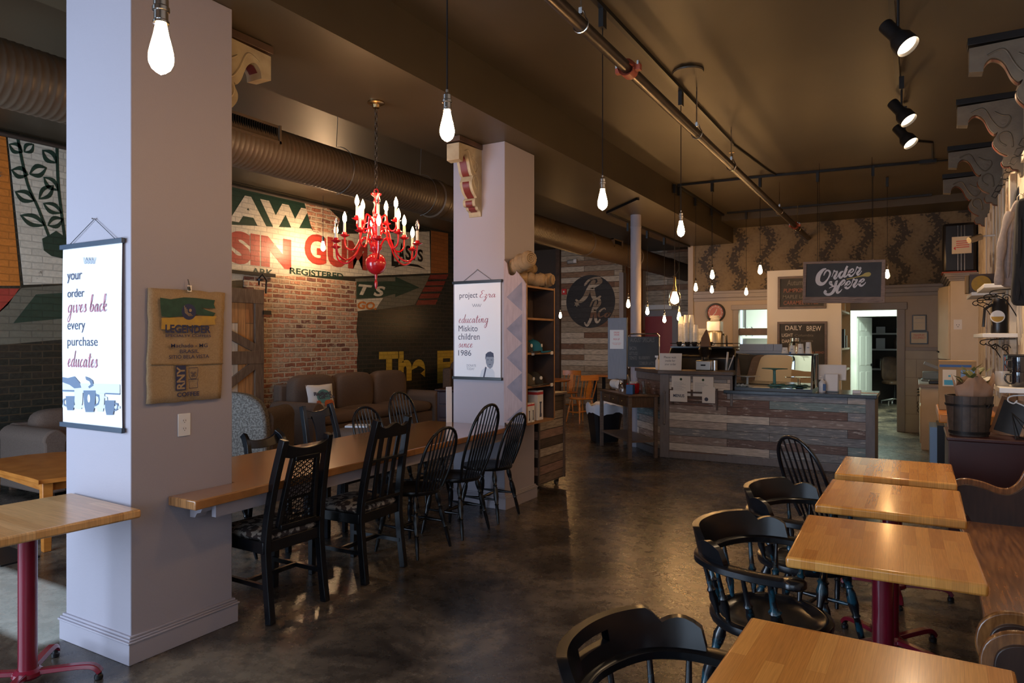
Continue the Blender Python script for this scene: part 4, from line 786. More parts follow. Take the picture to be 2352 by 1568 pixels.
def windsor(label, m='black', H=.93, hw=.19, lean=.15, n=7, group=None, sw=.21):
    t = thing('windsor_chair', label, 'chair', (0, 0, 0), 0, group)
    o_ = []
    for i in range(28):
        a = 2*PI*i/28; r = sw*(1+.06*math.cos(2*a)+.05*math.cos(a)); o_.append((r*math.cos(a)*1.0, r*math.sin(a)*(1.05+.08*math.cos(a))))
    b = MB(); k = len(o_); cx_ = .0
    rings = [(.86, .418), (.97, .424), (1.0, .436), (.985, .45), (.9, .452), (.55, .440), (.2, .437)]
    vs = [(x*s_, y*s_, z) for s_, z in rings for x, y in o_]
    b.add(vs, [(a*k+i, a*k+(i+1) % k, (a+1)*k+(i+1) % k, (a+1)*k+i) for a in range(len(rings)-1) for i in range(k)]+[tuple(range(k))[::-1], tuple(range((len(rings)-1)*k, len(rings)*k))])
    b.build('seat', m, t, smooth=50)
    zt = .425; top = (.12, .12, .12); bot = (.185, .19, .20); leg4(t, m, top, bot, zt); hstretch(t, m, top, bot, zt)
    hp = cr([(-.145, 0), (-hw*.97, .25), (-hw, .5), (-hw*.88, .78), (-hw*.5, .95), (0, 1), (hw*.5, .95), (hw*.88, .78), (hw, .5), (hw*.97, .25), (.145, 0)], 5)
    Z0 = .445; P3 = lambda s_, h: (-.155-lean*h, s_, Z0+(H-Z0)*h)
    MB().tube([P3(s_, h) for s_, h in hp], .0115, 8).build('hoop', m, t, smooth=60)
    for i in range(n):
        s_ = (i-(n-1)/2)*(2*hw*.82/n); best = max([h for a, h in hp if abs(a-s_) < hw*.13 and h > .3] or [.9])
        sb = s_*.8; MB().turned((-.165, sb, Z0), P3(s_, best), [(0, .006), (.12, .007), (.4, .0085), (.7, .006), (1, .005)], 7).build('spindle', m, t, smooth=60)
    return t
def captain(label, m='blackcapt', slot=False, group=None):
    t = thing('captains_chair', label, 'chair', (0, 0, 0), 0, group)
    k = 32; o_ = [((.225+.01*math.cos(2*a))*math.cos(a), (.235)*math.sin(a)) for a in [2*PI*i/k for i in range(k)]]
    rings = [(.88, .405), (.98, .412), (1.0, .426), (.99, .442), (.93, .45), (.86, .447), (.84, .441), (.5, .430), (.2, .428)]
    vs = [(x*s_, y*s_, z) for s_, z in rings for x, y in o_]
    MB().add(vs, [(a*k+i, a*k+(i+1) % k, (a+1)*k+(i+1) % k, (a+1)*k+i) for a in range(len(rings)-1) for i in range(k)]+[tuple(range(k))[::-1], tuple(range((len(rings)-1)*k, len(rings)*k))]).build('seat', 'black', t, smooth=50)
    zt = .41; top = (.13, .13, .13); bot = (.20, .20, .22); leg4(t, m, top, bot, zt, sc_=1.15); hstretch(t, m, top, bot, zt, .2)
    rail = cr([(.19, -.235), (.12, -.262), (.02, -.272), (-.10, -.255), (-.20, -.175), (-.245, 0), (-.20, .175), (-.10, .255), (.02, .272), (.12, .262), (.19, .235)], 5)
    zr = .665; b = MB().tube([(x, y, zr) for x, y in rail], 1, sec=[(-.03, -.012), (-.024, -.016), (.024, -.016), (.03, -.012), (.03, .008), (.022, .014), (-.022, .014), (-.03, .008)], up=(0, 0, 1))
    for s_ in (-1, 1): b.lathe([(.001, -.017), (.036, -.017), (.044, -.010), (.044, .006), (.036, .014), (.001, .016)], (.195, s_*.238, zr), 18)
    b.build('arm_rail', 'black', t, smooth=45)
    # shaped crest on the rear of the rail
    R = [(-.045, -.268), (-.10, -.252), (-.155, -.222), (-.20, -.175), (-.229, -.115), (-.2425, -.055), (-.246, 0)]; R = R+[(x, -y) for x, y in R[-2::-1]]
    R = cr(R, 3); nR = len(R)-1; hh = []
    for i in range(nR+1):
        q = abs(i/nR-.5)*2
        h = .105-.008*q*q if q < .58 else (.1023-(q-.58)*.5 if q < .66 else (.0626+.016*math.sin((q-.66)/.26*PI) if q < .92 else .0626*(1-((q-.92)/.08))**.6+.006))
        hh.append(max(h, .008))
    def sec_(i, z):
        x, y = R[i]; a = R[max(i-1, 0)]; c = R[min(i+1, nR)]; dx, dy = c[0]-a[0], c[1]-a[1]; l = math.hypot(dx, dy); nx, ny = -dy/l, dx/l
        e = z*.22; return [(x-nx*(.012-e)*-1+nx*e*0+(-x*0), y) for _ in (0,)] and [(x+(-nx)*(.013)+(-nx)*(-e), y+(-ny)*(.013)+(-ny)*(-e), zr+.012+z), (x+nx*.013+nx*e, y+ny*.013+ny*e, zr+.012+z)]
    b = MB()
    def seg(i, lo0, hi0, lo1, hi1, c0, c1):
        A0, B0 = sec_(i, lo0); A1, B1 = sec_(i, hi0); C0, D0 = sec_(i+1, lo1); C1, D1 = sec_(i+1, hi1)
        fs = [(0, 1, 3, 2)] if c0 else []
        fs += [(0, 2, 6, 4), (1, 5, 7, 3), (2, 3, 7, 6), (0, 4, 5, 1)]
        if c1: fs.append((4, 6, 7, 5))
        b.add([A0, B0, A1, B1, C0, D0, C1, D1], fs)
    m0, m1 = nR//2-4, nR//2+4
    for i in range(nR):
        if slot and m0 <= i < m1:
            seg(i, 0, .042, 0, .042, i == m0, i == m1-1); seg(i, .072, hh[i], .072, hh[i+1], i == m0, i == m1-1)
        else: seg(i, 0, hh[i], 0, hh[i+1], i == 0, i == nR-1)
    b.build('crest', 'black', t, smooth=50)
    SP = [(0, .009), (.12, .010), (.3, .017), (.42, .013), (.47, .018), (.52, .011), (.75, .009), (1, .008)]
    for x, y, xs, ys in [(.12, -.26, .12, -.185), (.02, -.27, .03, -.205), (-.09, -.255, -.07, -.20), (-.18, -.195, -.14, -.155), (-.235, -.07, -.19, -.06), (-.235, .07, -.19, .06), (-.18, .195, -.14, .155), (-.09, .255, -.07, .20), (.02, .27, .03, .205), (.12, .26, .12, .185)]:
        fr = 1.35 if x > .1 else 1
        MB().turned((xs, ys, .44), (x, y, zr-.014), [(a, r*fr) for a, r in SP], 10).build('spindle', m, t, smooth=50)
    return t
def tallchair(label, kind='cane', Z=1.0, m='black', group=None, fab='seatfab'):
    t = thing('dining_chair', label, 'chair', (0, 0, 0), 0, group)
    for s_ in (1, -1):
        MB().tube(cr([(-.235, s_*.195, 0), (-.205, s_*.192, .25), (-.195, s_*.19, .45), (-.235, s_*.178, .72), (-.30, s_*.158, Z)], 4), 1, sec=[(-.019, -.022), (.019, -.022), (.019, .022), (-.019, .022)], up=(1, 0, 0)).build('rear_post', m, t, bev=.004)
        MB().tube([(.205, s_*.20, 0), (.20, s_*.20, .44)], [.85, 1.1], sec=[(-.02, -.02), (.02, -.02), (.02, .02), (-.02, .02)], up=(1, 0, 0)).build('front_leg', m, t, bev=.003)
    MB().box(-.20, -.215, .37, .215, -.19, .435).box(-.20, .19, .37, .215, .215, .435).box(.19, -.2, .37, .215, .2, .435).box(-.205, -.18, .37, -.18, .18, .435).build('seat_frame', m, t, bev=.004)
    MB().ell((.005, 0, .448), .212, .205, .035, .35, 28, 8, .7).build('seat_cushion', fab, t, smooth=60)
    MB().box(-.215, -.19, .17, .2, -.17, .195).box(-.215, .17, .17, .2, .19, .195).box(-.02, -.18, .17, .0, .18, .195).build('stretcher', m, t)
    xb = lambda z: -.195-(max(z-.45, 0)/(Z-.45))**1.25*.105
    C = []; 
    for i in range(13):
        y = -.178+.356*i/12; q = abs(y)/.178
        zt = Z-.055+.05*q**2.2; zl = Z-.115+.025*q**2 if kind != 'slat' else Z-.12
        if kind == 'slat': zt = Z-.06+.035*math.cos(q*PI*1.0)**2*(1 if q < .5 else .2)+(.04*q**3)
        C.append((y, zl, zt))
    vs = []; fs = []
    for y, zl, zt in C:
        bow = -.018*(1-(y/.178)**2)
        for z in (zl, zt): vs += [(xb(z)+bow-.014, y, z), (xb(z)+bow+.012, y, z)]
    for i in range(12):
        a = i*4; e = a+4; fs += [(a, e, e+2, a+2), (a+1, a+3, e+3, e+1), (a+2, e+2, e+3, a+3), (a, a+1, e+1, e)]
    MB().add(vs, fs+[(0, 2, 3, 1), (48, 49, 51, 50)]).build('crest_rail', m, t, bev=.004, smooth=50)
    if kind == 'cane':
        zA, zB = .50, Z-.10; wa, wb = .125, .085; W_ = lambda q: wa+(wb-wa)*q
        P = lambda y, q: (xb(zA+(zB-zA)*q)-.012, y, zA+(zB-zA)*q)
        b = MB()
        for s_ in (-1, 1): b.strip([P(s_*W_(q/6), q/6) for q in range(7)], .028, .026, up=(1, 0, 0))
        b.bar(P(-wa, .0), P(wa, .0), .026, .05, up=(1, 0, 0)).bar(P(-wb, .97), P(wb, .97), .026, .05, up=(1, 0, 0)).bar((xb(.47), -.18, .485), (xb(.47), .18, .485), .026, .045, up=(1, 0, 0))
        b.build('panel_frame', m, t, bev=.003)
        b = MB(); nx_, nz_ = 13, 26
        for i in range(nx_): f = (i+.5)/nx_*2-1; b.strip([P(f*W_(q/4), q/4) for q in range(5)], .0035, .002, up=(1, 0, 0))
        for j in range(nz_): q = (j+.5)/nz_; b.bar(P(-W_(q), q), P(W_(q), q), .002, .0035, up=(1, 0, 0))
        for j in range(-4, nz_-3, 2):
            for s_ in (-1, 1):
                q0 = j/nz_; q1 = q0+.30; 
                a0 = max(q0, 0); a1 = min(q1, 1); f0 = (a0-q0)/.30*2-1; f1 = (a1-q0)/.30*2-1
                if a1 > a0: b.bar(P(s_*f0*W_(a0), a0), P(s_*f1*W_(a1), a1), .003, .006, up=(1, 0, 0))
        b.build('cane_weave', m, t, smooth=0)
    elif kind == 'slat':
        b = MB()
        for y in (-.085, 0, .085): b.strip([(xb(z)-.004, y*(.9+.1*q/6), z) for q, z in [(q, .50+(Z-.10-.50)*q/6) for q in range(7)]], .034, .014, up=(1, 0, 0))
        b.build('slats', m, t, bev=.002)
        MB().bar((xb(.49), -.18, .495), (xb(.49), .18, .495), .022, .05, up=(1, 0, 0)).bar((xb(.76), -.175, .76), (xb(.76), .175, .76), .018, .045, up=(1, 0, 0)).build('cross_rail', m, t, bev=.002)
    elif kind == 'splat':
        vs = []; fs = []
        for q in range(7):
            z = .46+(Z-.09-.46)*q/6; w_ = .05+.03*(q/6)**2+.012*math.sin(q); vs += [(xb(z)-.01, -w_, z), (xb(z)+.004, -w_, z), (xb(z)+.004, w_, z), (xb(z)-.01, w_, z)]
            if q: a = (q-1)*4; fs += [(a+i, a+(i+1) % 4, a+4+(i+1) % 4, a+4+i) for i in range(4)]
        MB().add(vs, fs+[(3, 2, 1, 0), (24, 25, 26, 27)]).build('splat', m, t)
    return t
def place(o, x, y, rz): o.location = (x, y, 0); o.rotation_euler = (0, 0, rz); return o
LG = 'chairs around the long table'
place(tallchair('black high-backed chair with woven cane back panel at the long table', 'cane', .985, group=LG), -3.215, 2.77, PI-.02)
place(tallchair('black high-backed chair with three slats and shaped crest at the long table', 'slat', 1.02, group=LG), -3.20, 3.47, PI+.03)
w3 = place(windsor('low hoop-backed black chair nearest the slat-backed chair', H=.90, hw=.185, group=LG), -3.17, 4.02, PI-.02)
place(windsor('tallest hoop-backed black chair on the aisle side of the long table', H=1.02, hw=.195, lean=.18, group=LG), -3.17, 4.56, PI)
w5 = dup(w3, (-3.19, 5.09, 0), PI+.05, 'hoop-backed black chair closest to the far column'); 
place(tallchair('low black chair with wide flat top rail on the sofa side of the long table', 'rail', .80, group=LG), -4.10, 3.70, .04)
place(tallchair('black yoke-backed chair with solid splat on the sofa side', 'splat', .965, group=LG), -4.12, 4.30, .02)
dup(w3, (-4.08, 4.83, 0), -.05, 'small brown-black hoop-backed chair on the sofa side of the long table')
place(windsor('tall hoop-backed chair on the sofa side by the far column', H=1.0, hw=.2, lean=.14, group=LG), -4.12, 5.38, .0)
dup(w3, (-4.12, 3.08, 0), .1, 'chair mostly hidden behind the near column at the long table')
CG = 'black captain\'s chairs at the pew tables'
place(captain('nearest black armchair with a hand slot in its crest', slot=True, group=CG), -.48, 1.63, -.12)
cc = place(captain('black captain\'s chair with worn blue showing, second from the camera', group=CG), -.50, 2.89, -.26)
dup(cc, (-.475, 3.73, 0), -.28, 'black captain\'s chair behind, at the lamp-lit table')
place(windsor('black hoop-backed chair at the farthest pew table', H=.95, hw=.18, lean=.2, n=6), -.40, 4.60, .85)
# ================================================================ PEWS
def pew(label, y0, y1, xf):
    t = thing('church_pew', label, 'pew', (0, (y0+y1)/2, 0)); c = (y0+y1)/2; n = 16; A = []; B = []
    for i in range(n+1): y = y0+.03+(y1-y0-.06)*i/n; A.append((xf(y), y-c)); B.append((.66, y-c))
    b = MB().bridge(A, B, .415, .45, 'z'); b.build('seat', 'pew', t, bev=.008, smooth=50)
    P = [(.62, .44), (.70, .92), (.725, .92), (.70, .10), (.67, .10)]; MB().prism(P, y0+.03-c, y1-.03-c, 'y').build('backrest', 'pew', t)
    MB().prism([(.30, 0), (.33, 0), (.33, .415), (.30, .415)], y0+.04-c, y1-.04-c, 'y').build('kickboard', 'pewdark', t)
    prof = cr([(.262, .48), (.225, .52), (.197, .56), (.19, .60), (.205, .642), (.25, .665), (.33, .655), (.41, .628), (.48, .635), (.54, .70), (.585, .82), (.63, .915), (.68, .935)], 4)
    full = prof+[(.735, .90), (.735, 0), (.30, 0), (.30, .40)]
    for yy in (y0, y1-.045):
        e = MB().prism([(x, z) for x, z in full], yy-c, yy+.045-c, 'y').build('end_panel', 'pewdark', t, bev=.004)
        MB().strip([(x, yy+.0225-c, z) for x, z in prof], .068, .024, up=(0, 1, 0)).build('arm_moulding', 'pew', e, bev=.006, smooth=50)
    return t
def xf1(y): return .235-.03*((y-3.9)/1.1)**2+.0
pew('curved church pew with polished seat beside the tables', 2.56, 4.95, xf1)
pew('nearer church pew, only its scrolled arm end in view', .3, 2.44, lambda y: .22)
# ================================================================ LEFT LOUNGE
def sofa(label, loc, rz, Wd, n, m='sofa', mc=None, D=.92, H=.92, back=True, cat='sofa', name='sofa', armh=.64, slope=0):
    mc = mc or m; t = thing(name, label, cat, loc, rz); aw = .2; inn = Wd-2*aw
    MB().box(-Wd/2+.05, -D/2+.06, .06, Wd/2-.05, D/2, .30).build('base', m, t, bev=.02)
    for s_ in (-1, 1):
        pr = [(-.10, .05), (-.10, armh-.14)]+[(.115*math.cos(a)*-1, armh-.11+.11*math.sin(a)) for a in [x*PI/10 for x in range(11)]]+[(.10, armh-.14), (.10, .05)]
        MB().prism([(s_*(Wd/2-aw/2)+a, z) for a, z in pr], -D/2, D/2-.05, 'y').build('arm', mc, t, bev=.02, smooth=50)
    for i in range(n):
        cx_ = -inn/2+inn*(i+.5)/n; w_ = inn/n
        MB().ell((cx_, -.06, .385), w_/2-.004, D/2-.08, .10, .28, 28, 10, .6).build('seat_cushion', m, t, smooth=60)
        if back: MB().ell((cx_, D/2-.22, .40+(H-.38)/2), w_/2-.002, .13, (H-.36)/2+.03, .45, 28, 12, .5).build('back_cushion', m, t, smooth=60)
    if back: MB().box(-Wd/2+.1, D/2-.16, .06, Wd/2-.1, D/2, H-.07).build('back_frame', m, t, bev=.03)
    for sx in (-1, 1):
        for sy in (-1, 1): MB().cbox(sx*(Wd/2-.1), sy*(D/2-.1), 0, .05, .05, .07).build('foot', 'wood_dark', t)
    return t
sofa('long brown three-cushion sofa against the bare brick wall', (-7.62, 8.4, 0), PI/2, 3.0, 3, H=.94)
sofa('brown rolled-arm loveseat at the left edge by the mural', (-7.58, 4.35, 0), PI/2, 1.75, 2, 'sofa', 'sofalt', H=.74, armh=.66)
sofa('patterned brown armchair in the corner before the yellow lettering', (-7.5, 11.3, 0), PI/2+.4, 1.0, 1, 'paisleydk', H=1.05, cat='armchair', name='armchair')
# wing armchair with its grey damask back toward the camera
t = thing('armchair', 'grey damask armchair seen from behind, left of the white pillow', 'armchair', (-6.45, 5.15, 0), .5)
vs = []; fs = []
P = [(-.42, .1), (-.44, .55), (-.40, .80), (-.28, .92), (-.1, .965), (.1, .965), (.28, .92), (.40, .80), (.44, .55), (.42, .1)]
MB().prism(cr(P, 4), -.42, -.27, 'y').build('backrest', 'paisley', t, bev=.03, smooth=60)
for s_ in (-1, 1):
    pr = [(-.1, .08), (-.105, .62)]+[(-.11*math.cos(a), .66+.12*math.sin(a)) for a in [x*PI/8 for x in range(9)]]+[(.105, .62), (.1, .08)]
    MB().prism([(s_*.36+a, z) for a, z in pr], -.30, .40, 'y').build('arm', 'paisleydk', t, bev=.025, smooth=50)  # darker brown arms: shade on the chair's side put into the fabric colour
MB().ell((0, .08, .38), .28, .34, .11, .3, 24, 10, .6).box(-.27, -.28, .08, .27, .36, .34).build('seat_cushion', 'paisley', t, smooth=50)
for sx in (-1, 1):
    for sy in (-1, 1): MB().cbox(sx*.36, sy*.33, 0, .05, .05, .09).build('foot', 'wood_dark', t)
# pillow
t = thing('throw_pillow', 'white pillow printed with coffee lettering on the long brown sofa', 'pillow', (-7.38, 7.25, .70), PI/2-.1)
b = MB(); n = 14; vs = []
for sd in (1, -1):
    for j in range(n+1):
        for i in range(n+1):
            a = i/n*2-1; c = j/n*2-1; e = ((1-a*a)*(1-c*c))**.5; pull = 1-.06*(1-abs(a*c))
            vs.append((a*.235*pull, sd*-.07*e, c*.185*pull))
N1 = (n+1)**2
for sd in range(2): b.f += [tuple(sd*N1+q for q in (j*(n+1)+i, j*(n+1)+i+1, (j+1)*(n+1)+i+1, (j+1)*(n+1)+i)) for j in range(n) for i in range(n)]
b.v = vs; pc = b.build('pillow_cover', 'paper', t, smooth=80)
pc.rotation_euler = (-.2, 0, 0)
b = MB(); b.flat(circ(.0, .0, .12, 28, .1), -.0735); b.build('printed_circle', 'teal', pc, smooth=0)
b = MB(); write(b, 'Radford', (-.17, .015, .13, .07), -.0765, 0, .05); write(b, 'Coffee Co.', (-.09, -.035, .19, .02), -.0770, 0, .05); b.build('print_lettering', 'ink', pc, smooth=0)
b = MB()
for i in range(8): a = i*PI/4; b.flat([(-.10+.01*math.cos(a+.8), -.09+.01*math.sin(a+.8)), (-.10+.045*math.cos(a+.25), -.09+.04*math.sin(a+.25)), (-.10+.045*math.cos(a-.25), -.09+.04*math.sin(a-.25)), (-.10+.01*math.cos(a-.8), -.09+.01*math.sin(a-.8))], -.0755)
b.flat([(.0, -.14), (.16, -.14), (.16, -.085), (.13, -.055), (.03, -.055), (.0, -.085)], -.0755); b.build('printed_flower_and_van', 'orange', pc, smooth=0)
# ottoman with magazine
t = thing('ottoman', 'brown upholstered ottoman beside the damask armchair', 'ottoman', (-5.75, 6.35, 0), .3)
MB().ell((0, 0, .36), .33, .28, .12, .35, 24, 10, .6).build('cushion', 'sofa', t, smooth=60); MB().box(-.3, -.25, .08, .3, .25, .34).build('base', 'sofa', t, bev=.02)
for sx in (-1, 1):
    for sy in (-1, 1): MB().cbox(sx*.25, sy*.2, 0, .04, .04, .09).build('foot', 'orange_wood', t)
o = MB().box(-.13, -.1, 0, .13, .1, .02).build('magazine', 'inklt', loc=(-5.8, 6.3, .478)); o.rotation_euler = (0, 0, .5); tag(o, 'pale magazine lying on the brown ottoman', 'magazine')
# coffee table far left
t = thing('coffee_table', 'honey pine coffee table cut by the left edge of the picture', 'table', (-5.9, 3.0, 0), -.12)
MB().prism(cr([(-.6, -.33), (.5, -.36), (.60, -.33), (.63, 0), (.60, .33), (.5, .36), (-.6, .33)], 4, True), .50, .53, 'z').build('table_top', 'orange_wood', t, bev=.006)
MB().box(-.52, -.30, .43, .52, -.28, .50).box(-.52, .28, .43, .52, .30, .50).box(.5, -.3, .43, .52, .3, .50).box(-.52, -.3, .43, -.5, .3, .5).build('apron', 'orange_wood', t)
for sx in (-1, 1):
    for sy in (-1, 1): MB().tube([(sx*.53, sy*.29, .5), (sx*.53, sy*.29, 0)], [1.15, .85], sec=[(-.03, -.03), (.03, -.03), (.03, .03), (-.03, .03)]).build('leg', 'orange_wood', t, bev=.004)
p = atZ(12, 1290, .0); o = MB().box(-.3, -.12, 0, .3, .12, .012).build('floor_vent', 'blackmetal', loc=(p[0]-.2, p[1]+.05, 0)); tag(o, 'dark metal floor plate at the left edge under the maple table', 'floor plate')
# red chest behind the far column
t = thing('side_chest', 'dark red chest of drawers left of the far column', 'chest', (-6.15, 9.15, 0), .25)
MB().box(-.4, -.24, .0, .4, .24, .72).build('body', 'darkred', t, bev=.01); MB().box(-.43, -.27, .72, .43, .26, .75).build('top', 'darkred', t, bev=.01)
for z in (.1, .31, .52):
    d = MB().box(-.36, -.255, z, .36, -.24, z+.185).build('drawer', 'darkred', t, bev=.006); MB().tube([(.05*math.cos(a), -.27, z+.10-.03*math.sin(a)) for a in [x*PI/8 for x in range(9)]], .004, 5).build('drawer_pull', 'brass', d)
# standing white card at the far end of the long table
o = MB().prism([(-.004, -.002), (.0, -.002), (.004, .33), (0, .33)], -.03, .03, 'x').build('table_card', 'paper', loc=(-3.775, 5.33, .751)); o.rotation_euler = (0, 0, PI/2-.4); tag(o, 'tall white card standing on the long table against the far column', 'card')
# sliding barn door on the mural wall
t = thing('barn_door', 'rustic plank sliding door with diagonal brace on the painted brick wall', 'door', (-8.2, 5.0, 0), PI/2)
ye = atX(608, 760, -8.07)[1]-5.0; y2 = ye-1.75; zt = atX(600, 665, -8.07)[2]
MB().box(y2, -.08, .05, ye, -.03, zt).build('door_boards', 'wood_barn', t)
f = MB().box(y2, -.115, .05, y2+.15, -.08, zt).box(ye-.15, -.115, .05, ye, -.08, zt).box(y2, -.12, zt-.2, ye, -.08, zt).box(y2, -.12, 1.18, ye, -.08, 1.36).box(y2, -.12, .05, ye, -.08, .25)
f.bar((y2+.1, -.098, zt-.15), (ye-.1, -.098, 1.38), .12, .035, up=(0, 1, 0)).bar((y2+.1, -.098, .25), (ye-.1, -.098, 1.2), .12, .035, up=(0, 1, 0)).build('door_frame', 'wood_beam', t, bev=.004)
MB().box(ye-.02, -.13, 1.88, ye+.12, -.11, 1.94).tube([(ye-.1, -.13, zt+.06), (ye-.1, -.13, zt+.16), (ye-.04, -.13, zt+.22), (ye+.03, -.13, zt+.14), (ye+.02, -.13, zt-.05)], .012, 6).lathe([(.001, 0), (.05, 0), (.05, .03), (.001, .03)], (ye-.09, -.14, zt+.12), 14).build('door_hardware', 'blackmetal', t)
MB().box(y2-.3, -.07, zt+.2, ye+.25, -.05, zt+.25).build('slide_rail', 'blackmetal', t)
# ================================================================ SHELF UNIT ON THE FAR COLUMN
X0, X1, Y0, Y1 = -3.188, -2.96, 5.345, 5.90
t = thing('display_shelf', 'tall shelf unit with painted diamonds on its side, fixed to the far column', 'shelf unit', (X0, Y0, 0))
dx, dy = X1-X0, Y1-Y0; zb = .78; ztp = 2.005
side = [(0, zb), (dx, zb), (dx, ztp), (dx-.03, ztp+.045), (.125, ztp+.13)]+[(.085+.045*math.cos(a), ztp+.13+.045*math.sin(a)) for a in [-.2-x*PI*.75/6 for x in range(7)]]+[(.03, ztp+.20), (0, ztp+.23)]
MB().prism(side, 0, .018, 'y').build('side_panel', 'diamond' if 'diamond' in mt else 'col', t)
MB().box(0, dy-.018, zb, dx, dy, ztp).build('side_panel', 'shelf_in', t)
MB().box(.0, .018, zb, .012, dy-.018, ztp).build('back_panel', 'shelf_in', t)
SZ = [.782, 1.107, 1.405, 1.715, 2.0]
for z in SZ: MB().box(.012, .018, z-.018, dx-.004, dy-.018, z).box(dx-.004, .018, z-.018, dx+.001, dy-.018, z).build('shelf_board', 'wood_shelf', t)
MB().box(dx-.002, 0, zb, dx+.004, .018, ztp).box(dx-.002, dy-.018, zb, dx+.004, dy, ztp).build('front_edging', 'wood_shelf', t)
b = MB()
for i, zc in enumerate([.78+.08, 1.10, 1.36, 1.62, 1.9]):
    h = .13; pts = [(.03, zc), (dx-.04, zc+h), (dx-.04, zc-h)] if i else [(.03, zc-.06), (dx-.04, zc+h-.06), (dx-.04, zc-.07)]
    b.flat(pts, -.0012)
b.build('painted_diamonds', 'greydiamond' if 'greydiamond' in mt else 'inkgrey', t, smooth=0)
for z, y_ in ((1.405, .1), (1.405, .47), (1.107, .47)): MB().box(dx+.001, y_, z-.024, dx+.004, y_+.045, z+.008).build('price_tag', 'paper', t)
def cap(label, m, x, y, z, rz, tilt=0):
    t = thing('baseball_cap', label, 'cap', (x, y, z), rz)
    b = MB(); vs = []; nu, nv = 18, 7
    for j in range(nv+1):
        a = PI/2*j/nv
        for i in range(nu): q = 2*PI*i/nu; vs.append((.095*math.cos(q)*math.cos(a), .08*math.sin(q)*math.cos(a), .115*math.sin(a)**.9))
    b.add(vs, [(j*nu+i, j*nu+(i+1) % nu, (j+1)*nu+(i+1) % nu, (j+1)*nu+i) for j in range(nv) for i in range(nu)]).ell((0, 0, .117), .008, .008, .004); b.build('crown', m, t, smooth=60)
    A = [(.085*math.cos(q), .075*math.sin(q), .004) for q in [-1.1+2.2*i/10 for i in range(11)]]; B = [(.09+.085*math.cos(q*1.2), .075*math.sin(q*1.0)*1.0, .012-.02*abs(math.sin(q))) for q in [-1.1+2.2*i/10 for i in range(11)]]
    b = MB(); b.add(A+B, [(i, i+1, 12+i, 11+i) for i in range(10)]); o = b.build('brim', m, t, smooth=60); s_ = o.modifiers.new('s', 'SOLIDIFY'); s_.thickness = .004
    MB().prism([(.02*math.cos(a), .06+.016*math.sin(a)) for a in [x*PI/8 for x in range(16)]], .083, .089, 'x').build('badge', 'paper', t)
    return t
cap('teal baseball cap on the third shelf of the unit', 'cap_teal', -3.065, 5.66, 1.407, .25)
cap('charcoal baseball cap beside the teal one', 'cap_dark', -3.075, 5.49, 1.407, .1)
cap('olive baseball cap with round badge on the fourth shelf', 'cap_olive', -3.06, 5.50, 1.109, .15)
cap('dark tall cap behind the olive cap', 'cap_dark', -3.075, 5.70, 1.109, -.2)
def carton(label, x, y, sx, sy, h, z=.784):
    t = thing('product_box', label, 'box', (x, y, z)); MB().box(-sx/2, -sy/2, 0, sx/2, sy/2, h).build('carton', 'paper', t, bev=.001)
    MB().box(-sx/2-.0006, -sy/2-.0006, h*.86, sx/2+.0006, sy/2+.0006, h*.95).build('red_band', 'signred', t)
    MB().prism([(-sy*.15, h*.1), (sy*.2, h*.1), (sy*.2, h*.2), (sy*.12, h*.25), (sy*.12, h*.55), (sy*.22, h*.58), (sy*.2, h*.62), (-sy*.18, h*.62), (-sy*.1, h*.55), (-sy*.1, h*.25)], sx/2, sx/2+.0012, 'x').build('printed_picture', 'ink', t); return t
carton('tall white coffee maker carton on the bottom shelf of the unit', -3.04, 5.67, .10, .11, .27)
carton('small white and red carton at the left of the bottom shelf', -3.00, 5.42, .06, .06, .17)
carton('small white and red carton in the middle of the bottom shelf', -3.00, 5.49, .06, .055, .17)
carton('white carton with a red band at the back of the bottom shelf', -3.10, 5.46, .08, .12, .265)
# burlap bundles on top of the unit
def bundle(label, c, r, l, a, m='burlap', tilt=0):
    b = MB(); k = 16; pts = []; rs = []
    for i in range(k+1):
        q = i/k*2-1; pts.append((q*l/2, .006*math.sin(i*1.9), tilt*q+.006*math.cos(i*1.4))); rs.append(r*(.72+.28*(1-q**8))*(1+.09*math.sin(i*2.3)))
    b.tube(pts, rs, 14)
    for sd in (1, -1):
        sp = [(sd*(l/2+.004), (r*.75-r*.65*i/26)*math.cos(i*.7), tilt*sd+(r*.75-r*.65*i/26)*math.sin(i*.7)) for i in range(27)]; b.tube(sp, .009, 6)
    o = b.build('burlap_roll', m, loc=c, smooth=60); o.rotation_euler = (0, 0, a); tag(o, label, 'burlap roll'); return o
bundle('rolled burlap sack with spiral end toward the aisle on the shelf top', (-3.03, 5.72, 2.068), .064, .26, .1)
bundle('lying burlap roll behind the spiral one', (-3.05, 5.56, 2.068), .060, .30, .55, 'burlap', -.01)
bundle('leaning burlap sack at the highest corner of the shelf unit', (-3.05, 5.42, 2.20), .075, .30, -.5, 'burlap', .03)
bundle('dark folded burlap sack at the back of the shelf top', (-3.12, 5.62, 2.18), .055, .24, 1.4, 'burlapdk')
